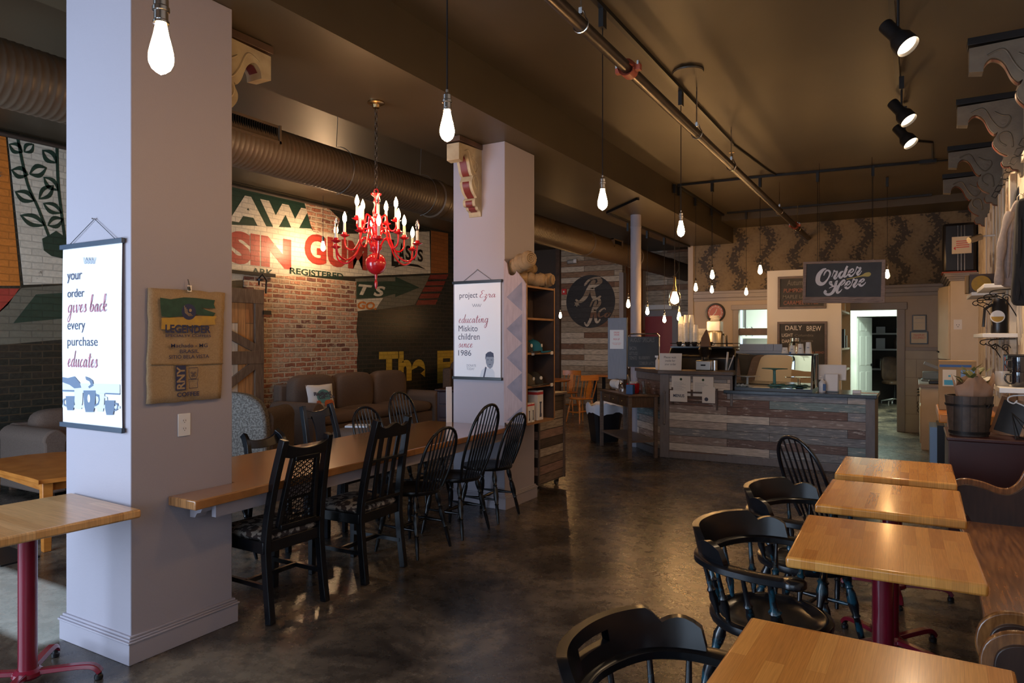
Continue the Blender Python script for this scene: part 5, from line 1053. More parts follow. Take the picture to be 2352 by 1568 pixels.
# wheeled pallet-board cabinet behind the far column
t = thing('rolling_cabinet', 'pallet-board cabinet on casters behind the far column', 'cabinet', (-3.72, 6.06, 0))
MB().box(0, 0, .08, .5, .57, .95).build('body', 'planks_box', t); MB().box(-.02, -.01, .95, .53, .60, .975).build('top', 'wood_side', t, bev=.003)
MB().box(.498, .555, .08, .515, .585, .95).box(.498, -.005, .08, .512, .02, .95).build('corner_trim', 'wood_side', t)
for x, y in ((.45, .06), (.45, .5), (.06, .06), (.06, .5)):
    MB().tube([(x-.012, y, .035), (x+.012, y, .035)], .035, 14).build('caster_wheel', 'steel', t); MB().box(x-.018, y-.02, .035, x-.014, y+.02, .08).box(x+.014, y-.02, .035, x+.018, y+.02, .08).box(x-.02, y-.025, .072, x+.02, y+.025, .082).build('caster_fork', 'blackmetal', t)
# ================================================================ LEFT WING BEYOND THE COUNTER
o, rz, L = onY(15.0, 1356, 692)
t = thing('wall_emblem', 'large round black painted emblem with script initials on the plank wall', 'emblem', o, rz)
r = (L(1412, 692)[0]-L(1300, 692)[0])/2; MB().prism(circ(0, 0, r, 48), -.01, 0, 'y').build('disc', 'blackemblem', t)
b = MB(); script(b, 'R', (-r*.62, -.05*r, r*.5, r*.92), -.012, wd=.22, thin=.5); script(b, 'R', (-r*.25, -r*.95, r*.45, r*.15), -.013, wd=.2, thin=.5); script(b, 'Co', (r*.3, -r*.62, r*.85, -r*.25), -.014, wd=.2, thin=.6)
st = [(-.55*r+.13*r*(1 if i % 2 else .5)*math.cos(i*PI/6), -.08*r+.13*r*(1 if i % 2 else .5)*math.sin(i*PI/6)) for i in range(12)]; b.flat(st, -.012)
b.build('script_initials', 'planks_wall', t, smooth=0)
p = atY(1285, 600, 15.02); 
o, rz, L = onY(15.0, 1297, 670); t = thing('fire_alarm', 'small red fire alarm beside the round emblem', 'fire alarm', o, rz); MB().box(-.06, -.05, -.07, .06, 0, .07).build('housing', 'signred', t, bev=.01); MB().box(-.02, -.055, -.02, .02, -.05, .02).build('strobe', 'paper', t)
o, rz, L = onY(15.0, 1317, 602); t = thing('emergency_light', 'small white emergency light above the round emblem', 'lamp', o, rz); MB().box(-.14, -.06, -.04, .12, 0, .05).build('housing', 'steel', t, bev=.01); MB().box(.04, -.10, -.03, .12, -.06, .06).build('lamp', 'paper', t, bev=.01)
t = thing('door_3', 'red exit door in the far plank wall', 'door', (0, 0, 0)); t['kind'] = 'structure'
pa = atY(1470, 727, 16.57); pb = atY(1545, 725, 16.57)
MB().box(pa[0], 16.54, 0, pb[0], 16.59, pa[2]).build('door_panel', 'doorred', t); MB().box(pa[0]-.14, 16.53, 0, pa[0], 16.6, pa[2]+.14).box(pb[0], 16.53, 0, pb[0]+.14, 16.6, pa[2]+.14).box(pa[0], 16.53, pa[2], pb[0], 16.6, pa[2]+.14).build('door_frame', 'trimgrey', t); MB().box(pa[0]+.1, 16.5, 1.0, pb[0]-.1, 16.54, 1.06).build('push_bar', 'steel', t)
t = thing('exit_sign', 'white exit sign above the red door', 'sign', ((pa[0]+pb[0])/2+.05, 16.53, pa[2]+.22)); MB().box(-.35, 0, -.05, .35, .06, .06).build('housing', 'white', t)
# round dining table with honey pine chairs in the left wing
t = thing('dining_table', 'honey pine dining table in the dim left wing', 'table', (-6.35, 12.0, 0)); MB().lathe([(.001, .72), (.58, .72), (.6, .735), (.6, .75), (.001, .76)], n=36).build('table_top', 'orange_wood', t, smooth=40); MB().lathe([(.04, .1), (.08, .2), (.05, .4), (.09, .6), (.05, .72)], n=16).build('pedestal', 'orange_wood', t)
for i in range(4): a = i*PI/2+.3; MB().tube([(0, 0, .2), (.2*math.cos(a), .2*math.sin(a), .14), (.36*math.cos(a), .36*math.sin(a), .03)], .03, 8).build('foot', 'orange_wood', t)
def pinechair(label, x, y, rz):
    t = thing('pine_chair', label, 'chair', (x, y, 0), rz, 'honey pine chairs in the left wing'); m = 'orange_wood'
    MB().ell((0, 0, .44), .21, .21, .02, .7, 24, 8).build('seat', m, t, smooth=50); leg4(t, m, (.13, .13, .13), (.2, .19, .21), .43); hstretch(t, m, (.13, .13, .13), (.2, .19, .21), .43)
    MB().tube([(-.26+.03*(1-(y_/.19)**2)*-1, y_, .83) for y_ in [-.2+.4*i/8 for i in range(9)]], 1, sec=[(-.011, -.05), (.011, -.05), (.011, .05), (-.011, .05)], up=(0, 0, 1)).build('crest_rail', m, t)
    for y_ in (-.165, -.08, .08, .165): MB().turned((-.17, y_*.85, .45), (-.27, y_, .80), [(0, .008), (.4, .012), (1, .008)], 8).build('spindle', m, t)
    MB().add([(-.17, -.035, .45), (-.17, .035, .45), (-.225, -.055, .62), (-.225, .055, .62), (-.27, -.03, .80), (-.27, .03, .80), (-.185, -.035, .45), (-.185, .035, .45), (-.24, -.055, .62), (-.24, .055, .62), (-.285, -.03, .80), (-.285, .03, .80)], [(0, 1, 3, 2), (2, 3, 5, 4), (7, 6, 8, 9), (9, 8, 10, 11), (0, 2, 8, 6), (2, 4, 10, 8), (1, 7, 9, 3), (3, 9, 11, 5)]).build('splat', m, t)
    return t
pinechair('honey pine chair turned sideways, nearest the aisle', -5.35, 11.75, PI-.5)
pinechair('honey pine chair standing behind the round pine table', -6.2, 12.95, -PI/2+.1)
t = thing('side_counter', 'dark table against the plank wall in the left wing', 'table', (-5.2, 14.2, 0)); MB().box(-.9, -.3, .72, .9, .3, .76).build('table_top', 'orange_wood', t)
for sx in (-1, 1):
    for sy in (-1, 1): MB().cbox(sx*.82, sy*.24, 0, .06, .06, .72).build('leg', 'blackmetal', t)
# ================================================================ ORDER COUNTER
ZH, ZL = 1.125, .90
Yf = 8.80; XL, XM, XR = -2.88, -1.96, -.40; ang = (-.66, .75)
t = thing('order_counter', 'long order counter faced with reclaimed multicoloured boards', 'counter', (XL, Yf, 0))
b = MB().box(.12, 0, .08, XM-XL, .05, ZH-.05).box(XM-XL, 0, .08, XR-XL-.09, .05, ZL-.04); b.build('board_front', 'planks_counter', t)
MB().box(0, -.02, 0, .12, .7, ZH-.045).box(.0, -.012, 0, XR-XL, .04, .085).box(XM-XL-.03, -.01, ZL-.2, XM-XL, .06, ZH-.04).box(.1, -.012, ZH-.10, XM-XL, .05, ZH-.045).build('grey_trim', 'greywood', t, bev=.004)
MB().box(XR-XL-.095, -.02, 0, XR-XL, .7, ZL-.04).build('end_panel', 'greywood', t, bev=.004)
MB().box(-.02, -.05, ZH-.045, XM-XL+.02, .55, ZH).prism([(0, -.05), (-.80+.02, .86), (-.40, 1.18), (.02, .70)], ZH-.045, ZH, 'z').build('bar_top', 'wood_side', t, bev=.005)
MB().box(XM-XL-.1, -.06, ZL-.04, XR-XL+.02, .72, ZL).build('worktop', 'granite', t, bev=.004)
s_ = MB().prism([(0, .02), (-.75, .87), (-.72, .91), (.04, .08)], .08, ZH-.05, 'z').build('angled_board_front', 'planks_counter', t)
MB().prism([(-.70, .80), (-.80, .91), (-.75, .96), (-.65, .85)], 0, ZH-.04, 'z').prism([(0, -.0), (-.78, .885), (-.77, .90), (.01, .02)], 0, .09, 'z').prism([(0, -.0), (-.78, .885), (-.77, .90), (.01, .02)], ZH-.14, ZH-.045, 'z').build('angled_trim', 'greywood', t)
MB().turned((.06, -.028, .86), (.06, -.028, .42), [(0, .006), (.05, .018), (.12, .01), (.3, .016), (.5, .009), (.7, .016), (.88, .01), (.95, .018), (1, .006)], 12).build('turned_ornament', 'greywood', t)
o = None
# menus pinned on the counter front
C = lambda x, y: (1350+x/4.479, 700+y/4.479)
o, rz, L = onY(Yf, 1595, 890)
t = thing('menu_rack', 'dark rack with MENUS card on the counter front', 'rack', o, rz)
x0, z0, x1, z1 = pbox(L, *C(868, 1020), *C(1340, 845)); 
b = MB().box(x0, -.03, z0, x0+.02, 0, z1).box(x1-.02, -.03, z0-.05, x1, 0, z1)
for k_ in range(3): zz = pbox(L, *C(1034, 905+k_*45), *C(1186, 885+k_*45)); b.box(x0, -.035, zz[1]-.0, x1, -.028, zz[1]+.02)
b.build('slats', 'wood_dark', t)
q = pbox(L, *C(857, 988), *C(1034, 875)); card = MB().box(q[0], -.045, q[1], q[2], -.04, q[3]).build('menus_card', 'paper', t)
b = MB(); write(b, 'MENUS', pbox(L, *C(890, 943), *C(1004, 912)), -.0465, 0, .02); b.build('lettering', 'ink', card, smooth=0)
q = pbox(L, *C(1186, 1004), *C(1320, 840)); card = MB().box(q[0], -.045, q[1], q[2], -.04, q[3]).build('badge_card', 'paper', t)
ox, oz = L(*C(1230, 968)); MB().flat(circ(ox, oz, .024), -.0465).build('printed_badge', 'ink', card, smooth=0)
for q0, lab in (((870, 870, 1062, 728), 'stack of white menu sheets in the rack, left one'), ((1088, 880, 1298, 735), 'stack of white menu sheets in the rack, right one')):
    q = pbox(L, *C(q0[0], q0[1]+60), *C(q0[2], q0[3])); tt = thing('menu_sheets', lab, 'menu', (o[0]+(q[0]+q[2])/2, Yf, o[2]+q[1]), 0, None); w_ = (q[2]-q[0])/2; h_ = q[3]-q[1]
    MB().prism([(-.006, 0), (-.022, 0), (-.026, h_), (-.008, h_)], -w_, w_, 'x').build('sheets', 'paper', tt)
    b = MB(); b.flat(circ(0, h_*.84, .016, 16), -.0275)
    b.build('printed_logo', 'green', tt, smooth=0); b = MB()
    for k_ in range(9): b.flat([(-w_*.8, h_*(.68-.055*k_)), (w_*(.1+.2*(k_ % 3)), h_*(.68-.055*k_)), (w_*(.1+.2*(k_ % 3)), h_*(.68-.055*k_)+.003), (-w_*.8, h_*(.68-.055*k_)+.003)], -.027)
    b.build('printed_lines', 'inkgrey', tt, smooth=0)
def card_sign(label, u0, v0, u1, v1, y, lines, m='ink', mat_='paper', name='paper_sign', zrest=None, lean=.0):
    o, rz, L = onY(y, (u0+u1)/2, v1); zz = zrest if zrest is not None else o[2]
    t = thing(name, label, 'sign', (o[0], o[1], zz), 0); x0, z0, x1, z1 = pbox(L, u0, v1, u1, v0); sh = MB().box(x0, 0, 0, x1, .006, z1-z0).build('sheet', mat_, t); sh.rotation_euler = (lean, 0, 0)
    b = MB()
    for body, a, c, d, e in lines: q = pbox(L, a, e, d, c); write(MB(), body, (q[0], q[1]-z0, q[2], q[3]-z0), -.0012).build('lettering', m, sh, smooth=0)
    return t
D = lambda x, y: (1350+x/4.479, 700+y/4.479)
card_sign('white card reading Please wait inside for your order on the bar', *D(735, 510), *D(962, 683), 8.86, [('Please wait', *D(780, 540), *D(905, 562)), ('inside for', *D(795, 575), *D(897, 598)), ('your order', *D(790, 612), *D(907, 640))], zrest=ZH, lean=-.12)
# folding chalkboard
o, rz, L = onY(9.12, 1478, 845); 
t = thing('chalkboard_easel', 'black chalkboard in a metal tube frame lettered AUGUST SPECIALS', 'chalkboard', (o[0], o[1], ZH), 0)
x0, z0, x1, z1 = pbox(L, *D(412, 650), *D(725, 325)); H_ = z1-z0; 
bd = MB().box(x0, 0, .02, x1, .02, H_).build('board', 'chalk', t); fz = L(*D(700, 295))[1]-z0
MB().tube([(x0+.01, .01, .0), (x0+.01, .01, fz-.03), (x0+.04, .01, fz), (x1-.02, .01, fz), (x1+.012, .01, fz-.03), (x1+.012, .01, 0)], .010, 8).build('tube_frame', 'chrome', t)
b = MB(); 
for body, a, c, d, e in [('AUGUST SPECIALS', 438, 335, 685, 380), ('BACON', 430, 425, 500, 460), ('LETTUCE', 428, 480, 512, 512), ('TOMATO', 428, 525, 505, 560), ('BLUEBERRY', 525, 525, 640, 555), ('COBBLER LATTE', 530, 580, 685, 612)]:
    q = pbox(L, *D(a, e), *D(d, c)); write(MB(), body, (q[0], q[1]-z0, q[2], q[3]-z0), -.001).build('chalk_lettering', 'chalkdim', bd, smooth=0)
# grey screen panel with pick-up notice
o, rz, L = onY(9.45, 1417, 870); x0, z0, x1, z1 = pbox(L, 1396, 880, 1439, 730)
t = thing('screen_panel', 'upright grey panel beside the pole carrying a pick-up notice', 'panel', (o[0], 9.45, 0), 0)
MB().box(x0, 0, .95, x1, .05, o[2]+z1).build('panel', 'greypanel', t, bev=.003); 
card_sign('white notice with red ONLINE ORDER PICK UP lettering on the grey panel', *D(228, 258), *D(369, 452), 9.442, [('ONLINE', *D(268, 275), *D(325, 292)), ('ORDER', *D(270, 299), *D(325, 316)), ('PICK UP', *D(265, 345), *D(328, 362)), ('(SEE HOURS)', *D(250, 390), *D(345, 398)), ('THANK YOU', *D(260, 402), *D(335, 410))], 'signred')
# espresso machine
t = thing('espresso_machine', 'black espresso machine behind the bar, cups stacked on top', 'espresso machine', (-2.46, 9.55, 0), 0)
zc = .94
MB().prism([(-.25, zc), (.25, zc), (.27, zc+.1), (.24, zc+.45), (-.15, zc+.47), (-.27, zc+.35)], -.48, .42, 'x').build('body', 'blackplastic', t, bev=.02)
MB().box(-.45, -.22, zc+.47, .38, .22, zc+.49).tube([(-.45, -.22, zc+.53), (.38, -.22, zc+.53), (.38, .22, zc+.53), (-.45, .22, zc+.53)], .006, 6, closed=True).build('cup_rail', 'blackplastic', t)
MB().tube([(.46, -.1, zc+.32), (.49, -.1, zc+.32)], .13, 24).build('side_knob', 'blackplastic', t)
MB().box(-.44, -.20, 0, .40, .20, zc).build('base_cabinet', 'blackplastic', t)
for k_ in range(5):
    o = MB().lathe([(.02, 0), (.033, .01), (.04, .05), (.041, .06)], n=16).tube([(.038, 0, .045), (.06, 0, .04), (.058, 0, .02), (.036, 0, .015)], .005, 5).build('espresso_cup', 'mug_black', loc=(-2.84+k_*.105, 9.5+.04*(k_ % 2), zc+.491)); tag(o, 'black cup in the row on top of the espresso machine', 'cup', 'black cups on the espresso machine')
# paper cup towers
def cuptower(label, x, y, z, n, r=.043, h=.11, step=.017, m='paperwhite', up=False):
    b = MB(); z_ = 0; b.lathe([(r*.72, 0), (r, h)] if up else [(r, 0), (r*.72, h)], n=18)
    for i in range(1, n):
        zz = i*step; b.lathe([(r, zz), (r*1.05, zz+.003), (r*.98, zz+.009), (r*.73, zz+h)], n=18)
    o = b.build('paper_cup_stack', m, loc=(x, y, z), smooth=40); tag(o, label, 'cup stack'); return o
for i, (u, v0, lab, n_) in enumerate([(1564, 725, 'leftmost tall tower of white paper cups', 21), (1576, 722, 'second tall tower of white paper cups', 22), (1588, 722, 'third tall tower of white paper cups', 22), (1598, 745, 'shortest tower of white paper cups on the right', 12)]):
    p = atY(u, v0, 9.62-.05*(i % 2)); zz = zc+.491; h_ = p[2]-zz; nn = max(2, int((h_-.11)/.017)+1); cuptower(lab, p[0], p[1], zz, nn, r=.038)
# grinder with paper bag
t = thing('coffee_grinder', 'steel and black coffee grinder on the bar', 'grinder', (atY(1605, 850, 9.02)[0]+.08, 9.02, ZH))
MB().box(-.10, -.09, 0, .10, .11, .13).build('body', 'steel', t, bev=.012); MB().lathe([(.03, .13), (.05, .14), (.045, .17), (.07, .21), (.085, .27), (.07, .30), (.001, .305)], n=20).build('hopper', 'blackplastic', t); MB().box(-.03, -.096, .06, .03, -.09, .08).build('dial', 'blackplastic', t)
MB().tube([(.12, .02, 0), (.12, .02, .13)], .035, 16).build('catch_cup', 'chrome', t)
p = atY(1613, 808, 9.05); b = MB(); b.add([(-.06, -.04, 0), (.06, -.04, 0), (.06, .04, 0), (-.06, .04, 0), (-.05, -.03, .11), (.055, -.03, .10), (.05, .03, .10), (-.05, .03, .11), (.005, -.006, .22), (.02, -.004, .22), (.02, .004, .22), (.005, .006, .22)], [(0, 1, 5, 4), (1, 2, 6, 5), (2, 3, 7, 6), (3, 0, 4, 7), (4, 5, 9, 8), (5, 6, 10, 9), (6, 7, 11, 10), (7, 4, 8, 11), (3, 2, 1, 0), (8, 9, 10, 11)])
o = b.build('paper_bag', 'kraft', loc=(t.location[0], 9.05, ZH+.306), bev=.006); tag(o, 'small brown paper bag standing on the grinder hopper', 'paper bag')
t = thing('coffee_urn', 'steel coffee urn behind the bar under the clock', 'urn', (atY(1640, 780, 10.4)[0], 10.4, .9)); MB().lathe([(.10, 0), (.13, .01), (.13, .06), (.05, .08), (.05, .36), (.135, .38), (.14, .40), (.14, .72), (.12, .75), (.001, .76)], n=28).build('tank', 'steel', t, smooth=40); MB().tube([(.14, -.03, .7), (.19, -.05, .68), (.2, -.05, .5)], .014, 8).build('handle', 'blackplastic', t); MB().tube([(.14, -.05, .42), (.2, -.09, .42), (.2, -.09, .37)], .012, 8).build('tap', 'chrome', t)
t = thing('back_counter', 'low work counter behind the bar', 'counter', (-2.6, 10.7, 0)); MB().box(-.95, -.45, 0, 1.6, .25, .86).build('body', 'beige', t); MB().box(-.97, -.47, .86, 1.62, .27, .9).build('top', 'granite', t)
for u, v, n_, lab, r_ in [(1615, 775, 9, 'stack of coffee filters in plastic on the back shelf', .085), (1642, 745, 12, 'tower of clear cup lids in crinkled plastic', .07)]:
    p = atY(u, v, 10.75 if r_ > .08 else 10.5); base = .9; b = MB(); z_ = 0
    if r_ > .08: tag(MB().box(-.16, -.12, 0, .16, .12, .549).build('bread_oven', 'steel', loc=(p[0], p[1], base), bev=.01), 'steel box oven under the coffee filters on the back counter', 'oven')
    k_ = 0; z_ = .55 if r_ > .08 else .9
    while z_ < (p[2]-base)+.12: b.lathe([(r_*.9, z_), (r_*(1+.04*math.sin(k_)), z_+.012), (r_*.92, z_+.02)], (.008*math.sin(k_*2), 0, 0), 14); z_ += .02; k_ += 1
    if r_ < .08: tag(MB().cbox(0, 0, 0, .2, .2, .899).build('cup_dispenser', 'steel', loc=(p[0], p[1], base), bev=.01), 'tall steel cup dispenser under the tower of lids', 'dispenser')
    o = b.build('lid_stack', 'paperwhite', loc=(p[0], p[1], base), smooth=50); tag(o, lab, 'stack')
# straws / spoons glass at the right end of the bar
p = atY(1669, 856, 8.98); t = thing('straw_holder', 'glass of paper straws at the right end of the high bar', 'jar', (p[0], 8.98, ZH)); MB().lathe([(.034, 0), (.036, .12), (.033, .12), (.031, .006), (.001, .006)], n=18, cap=False).build('jar', 'pane', t); MB().bar((-.005, 0, .01), (.015, 0, .24), .03, .02).bar((.02, 0, .01), (.085, .02, .2), .012, .012).build('straws', 'paper', t)
p = atY(1512, 850, 8.95); t = thing('spray_bottle', 'small white pump bottle beside the please-wait card', 'bottle', (p[0]-.02, 8.97, ZH)); MB().lathe([(.024, 0), (.026, .02), (.026, .12), (.012, .14), (.012, .16), (.001, .16)], n=16).build('bottle', 'plasticwhite', t); MB().box(-.03, -.008, .16, .012, .008, .185).build('trigger', 'plasticwhite', t)
# pastry case
p0 = atY(1676, 905, 8.86); p1 = atY(1866, 905, 8.86); xa, xb_ = p0[0]+.06, p1[0]
t = thing('pastry_case', 'curved glass pastry case on the counter', 'display case', ((xa+xb_)/2, 9.15, ZL)); w_ = (xb_-xa)/2; ht = atY(1770, 812, 8.95)[2]-ZL
fr = [(-.29, .03), (-.27, .16), (-.235, .30), (-.19, ht-.02), (-.16, ht)]
b = MB(); n_ = 20; frc = cr(fr, 4)
for yy0 in (-w_, w_-.02): b.bridge([(a, z) for a, z in frc], [(a+.02, z) for a, z in frc], yy0, yy0+.02, 'x')
b.box(-w_, -.17, ht-.015, w_, .28, ht).box(-w_, -.30, 0, w_, .28, .035).box(-w_, .26, 0, -w_+.02, .28, ht).box(w_-.02, .26, 0, w_, .28, ht).build('case_frame', 'blackplastic', t)
b = MB(); b.add([(-w_+.02, a+.004, z) for a, z in frc]+[(w_-.02, a+.004, z) for a, z in frc], [(i, i+1, len(frc)+i+1, len(frc)+i) for i in range(len(frc)-1)]); b.add([(-w_+.01, a, z) for a, z in frc]+[(-w_+.01, .26, ht-.015), (-w_+.01, .26, .035)], [tuple(range(len(frc)+2))]); b.add([(w_-.01, a, z) for a, z in frc]+[(w_-.01, .26, ht-.015), (w_-.01, .26, .035)], [tuple(range(len(frc)+2))])
g = b.build('curved_glass', 'pane', t, smooth=60); s_ = g.modifiers.new('s', 'SOLIDIFY'); s_.thickness = .003
bx = t.location[0]
def stand(label, u, y, h, r, m, z=ZL+.036):
    x = atY(u, 880, y)[0]; o = MB().lathe([(.001, 0), (r*.55, 0), (r*.5, .01), (.015, .025), (.013, h-.02), (.03, h-.012), (r, h-.004), (r, h+.004), (.001, h+.002)], n=26).build('cake_stand', m, loc=(x, y, z), smooth=40); tag(o, label, 'cake stand')
stand('white cake stand at the left inside the pastry case', 1722, 9.03, .13, .135, 'mug_white'); stand('green cake stand in the middle of the pastry case', 1778, 9.28, .22, .12, 'teal'); stand('clear glass cake stand at the right of the pastry case', 1828, 9.06, .13, .14, 'pane')
def cloth(label, u, y, m, sx, sy):
    x = atY(u, 890, y)[0]; b = MB(); n_ = 12; rn = random.Random(int(u)); ph = rn.random()*6
    vs = [((i/n_-.5)*sx+.01*math.sin(j+ph), (j/n_-.5)*sy, .006+.03*abs(math.sin(i*.9+ph)*math.cos(j*.7+ph))) for j in range(n_+1) for i in range(n_+1)]
    b.add(vs, [(j*(n_+1)+i, j*(n_+1)+i+1, (j+1)*(n_+1)+i+1, (j+1)*(n_+1)+i) for j in range(n_) for i in range(n_)]); o = b.build('folded_cloth', m, loc=(x, y, ZL+.037), smooth=70); s_ = o.modifiers.new('s', 'SOLIDIFY'); s_.thickness = .004; tag(o, label, 'cloth')
cloth('teal cloth crumpled in the pastry case', 1805, 9.2, 'teal', .34, .16); cloth('white paper crumpled at the left of the pastry case', 1708, 8.97, 'paper', .15, .1)
# trays, jar and cups on top of the case
zt_ = ZL+ht+.001
for k_ in range(5):
    x = atY(1708+k_*19.5, 800, 9.12)[0]; o = MB().box(-.05, -.06, 0, .05, .07, .045).box(-.052, -.075, 0, .052, -.06, .085).build('condiment_tray', 'tintray', loc=(x, 9.2, zt_+.03)); tag(o, 'small steel tray in the row on the pastry case', 'tray', 'steel trays on the pastry case')
o = MB().box(-.28, -.09, 0, .28, .12, .028).build('tray_rack', 'tintray', loc=(atY(1746, 800, 9.2)[0], 9.2, zt_)); tag(o, 'steel rack carrying the row of small trays', 'rack')
for u, h_, lab in [(1803, .075, 'shortest upturned paper cup on the pastry case'), (1820, .1, 'second upturned paper cup, blue tape on its foot'), (1839, .12, 'third upturned paper cup on the pastry case'), (1857, .14, 'tallest upturned paper cup on the pastry case')]:
    x = atY(u, 800, 9.08)[0]; t = thing('paper_cup', lab, 'cup', (x, 9.08, zt_)); MB().lathe([(.04, 0), (.042, .004), (.039, .008), (.029, h_), (.001, h_)], n=20).build('cup', 'paperwhite', t, smooth=40); MB().box(-.012, -.042, h_*.5, .012, -.034, h_*.58).build('print', 'inkgrey', t)
    if 'blue' in lab: MB().box(-.03, -.05, 0, -.01, -.03, .02).build('tape', 'blue', t)
p = atY(1825, 800, 9.25); o = MB().lathe([(.06, 0), (.07, .02), (.07, .12), (.05, .15), (.052, .19), (.001, .19)], n=22).build('glass_jar', 'glass', loc=(p[0], 9.25, zt_)); tag(o, 'clear glass jar behind the upturned cups', 'jar')
# till, sanitiser, card reader
x = atY(1910, 890, 9.05)[0]; t = thing('cash_register', 'white tablet till seen from behind at the order counter', 'till', (x, 9.08, ZL))
MB().box(-.155, -.012, .14, .155, .012, .33).xf(Matrix.Rotation(-.22, 4, 'X')).build('tablet', 'plasticwhite', t, bev=.01); MB().prism([(-.08, .01), (.10, .01), (.06, .2), (-.045, .22)], -.075, .075, 'x').build('stand', 'plasticwhite', t, bev=.01); MB().box(-.07, -.075, 0, .07, .11, .012).build('foot', 'blackplastic', t)
x = atY(1889, 890, 8.98)[0]; t = thing('sanitiser_bottle', 'clear pump bottle of hand sanitiser beside the till', 'bottle', (x, 8.98, ZL)); MB().lathe([(.036, 0), (.04, .01), (.04, .11), (.03, .13), (.012, .145), (.012, .16), (.001, .16)], n=20).build('bottle', 'plasticwhite', t, smooth=50); MB().box(.01, -.043, .02, .04, -.02, .1).build('label', 'blue', t); MB().tube([(0, 0, .16), (0, 0, .185), (-.03, 0, .185)], .007, 8).build('pump', 'plasticwhite', t)
x = atY(1968, 895, 9.0)[0]; o = MB().box(-.045, -.02, 0, .045, .03, .035).build('card_reader', 'plasticwhite', loc=(x, 9.0, ZL), bev=.006); tag(o, 'small white card reader on the counter end', 'card reader')
x = atY(1985, 898, 9.0)[0]; o = MB().box(-.12, -.06, 0, .14, .1, .004).build('paper_sheet', 'paper', loc=(x, 9.02, ZL)); tag(o, 'loose paper sheet lying at the counter end', 'paper')
# ---------------------------------------------------------------- Order Here sign
o, rz, L = onY(9.35, 1939, 646)
t = thing('hanging_sign', 'framed black sign reading Order Here hung over the counter', 'sign', o, rz)
Q = lambda x, y: (1820+x/9.8, 560+y/9.8)
cr4 = [L(*Q(232, 1335)), L(*Q(2085, 1330)), L(*Q(2100, 355)), L(*Q(250, 410))]; in4 = [L(*Q(305, 1195)), L(*Q(1990, 1190)), L(*Q(2015, 410)), L(*Q(325, 460))]
b = MB()
for i in range(4):
    a, c, d, e = cr4[i], cr4[(i+1) % 4], in4[(i+1) % 4], in4[i]; b.prism([a, c, d, e], -.03, .02, 'y')
b.prism([L(*Q(290, 1290)), L(*Q(2030, 1290)), L(*Q(2030, 1250)), L(*Q(290, 1250))], -.04, -.03, 'y').build('frame', 'frame', t, bev=.003)
bd = MB().prism(in4, -.015, .01, 'y').build('board', 'chalk', t)
# lettering drawn by its strokes
def fat(b, pts, ws, y, n=6):
    P = cr([(p[0], p[1], w) for p, w in zip(pts, ws)], n); Lp, Rp = [], []
    for i, p in enumerate(P):
        a = P[max(i-1, 0)]; c = P[min(i+1, len(P)-1)]; dx, dz = c[0]-a[0], c[1]-a[1]; l = math.hypot(dx, dz) or 1; Lp.append(L(*Q(p[0]-dz/l*p[2], p[1]+dx/l*p[2]))); Rp.append(L(*Q(p[0]+dz/l*p[2], p[1]-dx/l*p[2])))
    b.ribbon(Lp, Rp, y)
b = MB(); k_ = [0]
def F(pts, ws): k_[0] += 1; fat(b, pts, ws, -.0165-.0002*k_[0])
F([(765, 560), (690, 590), (600, 700), (575, 830), (625, 895), (710, 890), (800, 790), (850, 680), (835, 615), (780, 600), (730, 660), (710, 715)], [12, 30, 48, 52, 48, 30, 16, 20, 22, 18, 16, 8])
F([(888, 745), (930, 645), (948, 608), (975, 628), (1012, 622), (985, 690), (950, 755), (968, 788), (1010, 750), (1040, 690)], [6, 10, 22, 12, 18, 24, 28, 20, 10, 6])
F([(1150, 620), (1100, 640), (1060, 700), (1075, 760), (1120, 745), (1170, 660), (1210, 560), (1245, 500)], [12, 22, 28, 26, 20, 18, 22, 22]); F([(1225, 560), (1180, 680), (1170, 735), (1215, 730), (1260, 670)], [24, 26, 26, 14, 8])
F([(1260, 670), (1340, 640), (1380, 590), (1350, 565), (1290, 620), (1280, 700), (1330, 725), (1400, 660), (1430, 600)], [8, 12, 14, 14, 24, 30, 20, 10, 8])
F([(1430, 600), (1450, 548), (1466, 526), (1495, 546), (1538, 540), (1508, 605), (1462, 662), (1480, 700), (1525, 668), (1565, 605)], [8, 14, 20, 12, 18, 24, 26, 20, 10, 6])
F([(1025, 830), (980, 850), (930, 950), (860, 880), (900, 850)], [8, 10, 8, 38, 10]); F([(1020, 830), (985, 920), (950, 1030), (880, 1120), (790, 1140), (735, 1095), (765, 1050)], [8, 20, 34, 30, 28, 32, 28])
F([(830, 1000), (900, 965), (1000, 950), (1090, 930)], [6, 10, 10, 8]); F([(1185, 810), (1140, 830), (1060, 930), (1010, 1040), (1020, 1100), (1080, 1070), (1120, 1020)], [14, 22, 26, 30, 26, 14, 6]); F([(1190, 815), (1175, 870), (1100, 940)], [12, 14, 8])
F([(1165, 965), (1260, 920), (1305, 870), (1270, 840), (1215, 900), (1200, 975), (1250, 1000), (1320, 940), (1345, 880)], [8, 12, 14, 14, 24, 30, 20, 10, 8])
F([(1345, 880), (1368, 820), (1386, 796), (1412, 816), (1458, 808), (1428, 872), (1385, 935), (1402, 976), (1450, 935), (1480, 890)], [8, 14, 20, 12, 18, 24, 28, 20, 10, 8])
F([(1480, 890), (1570, 860), (1620, 810), (1590, 790), (1530, 840), (1515, 915), (1560, 945), (1620, 905), (1655, 860)], [8, 12, 14, 14, 24, 30, 20, 12, 6])
b.build('script_lettering', 'letter', bd, smooth=0)
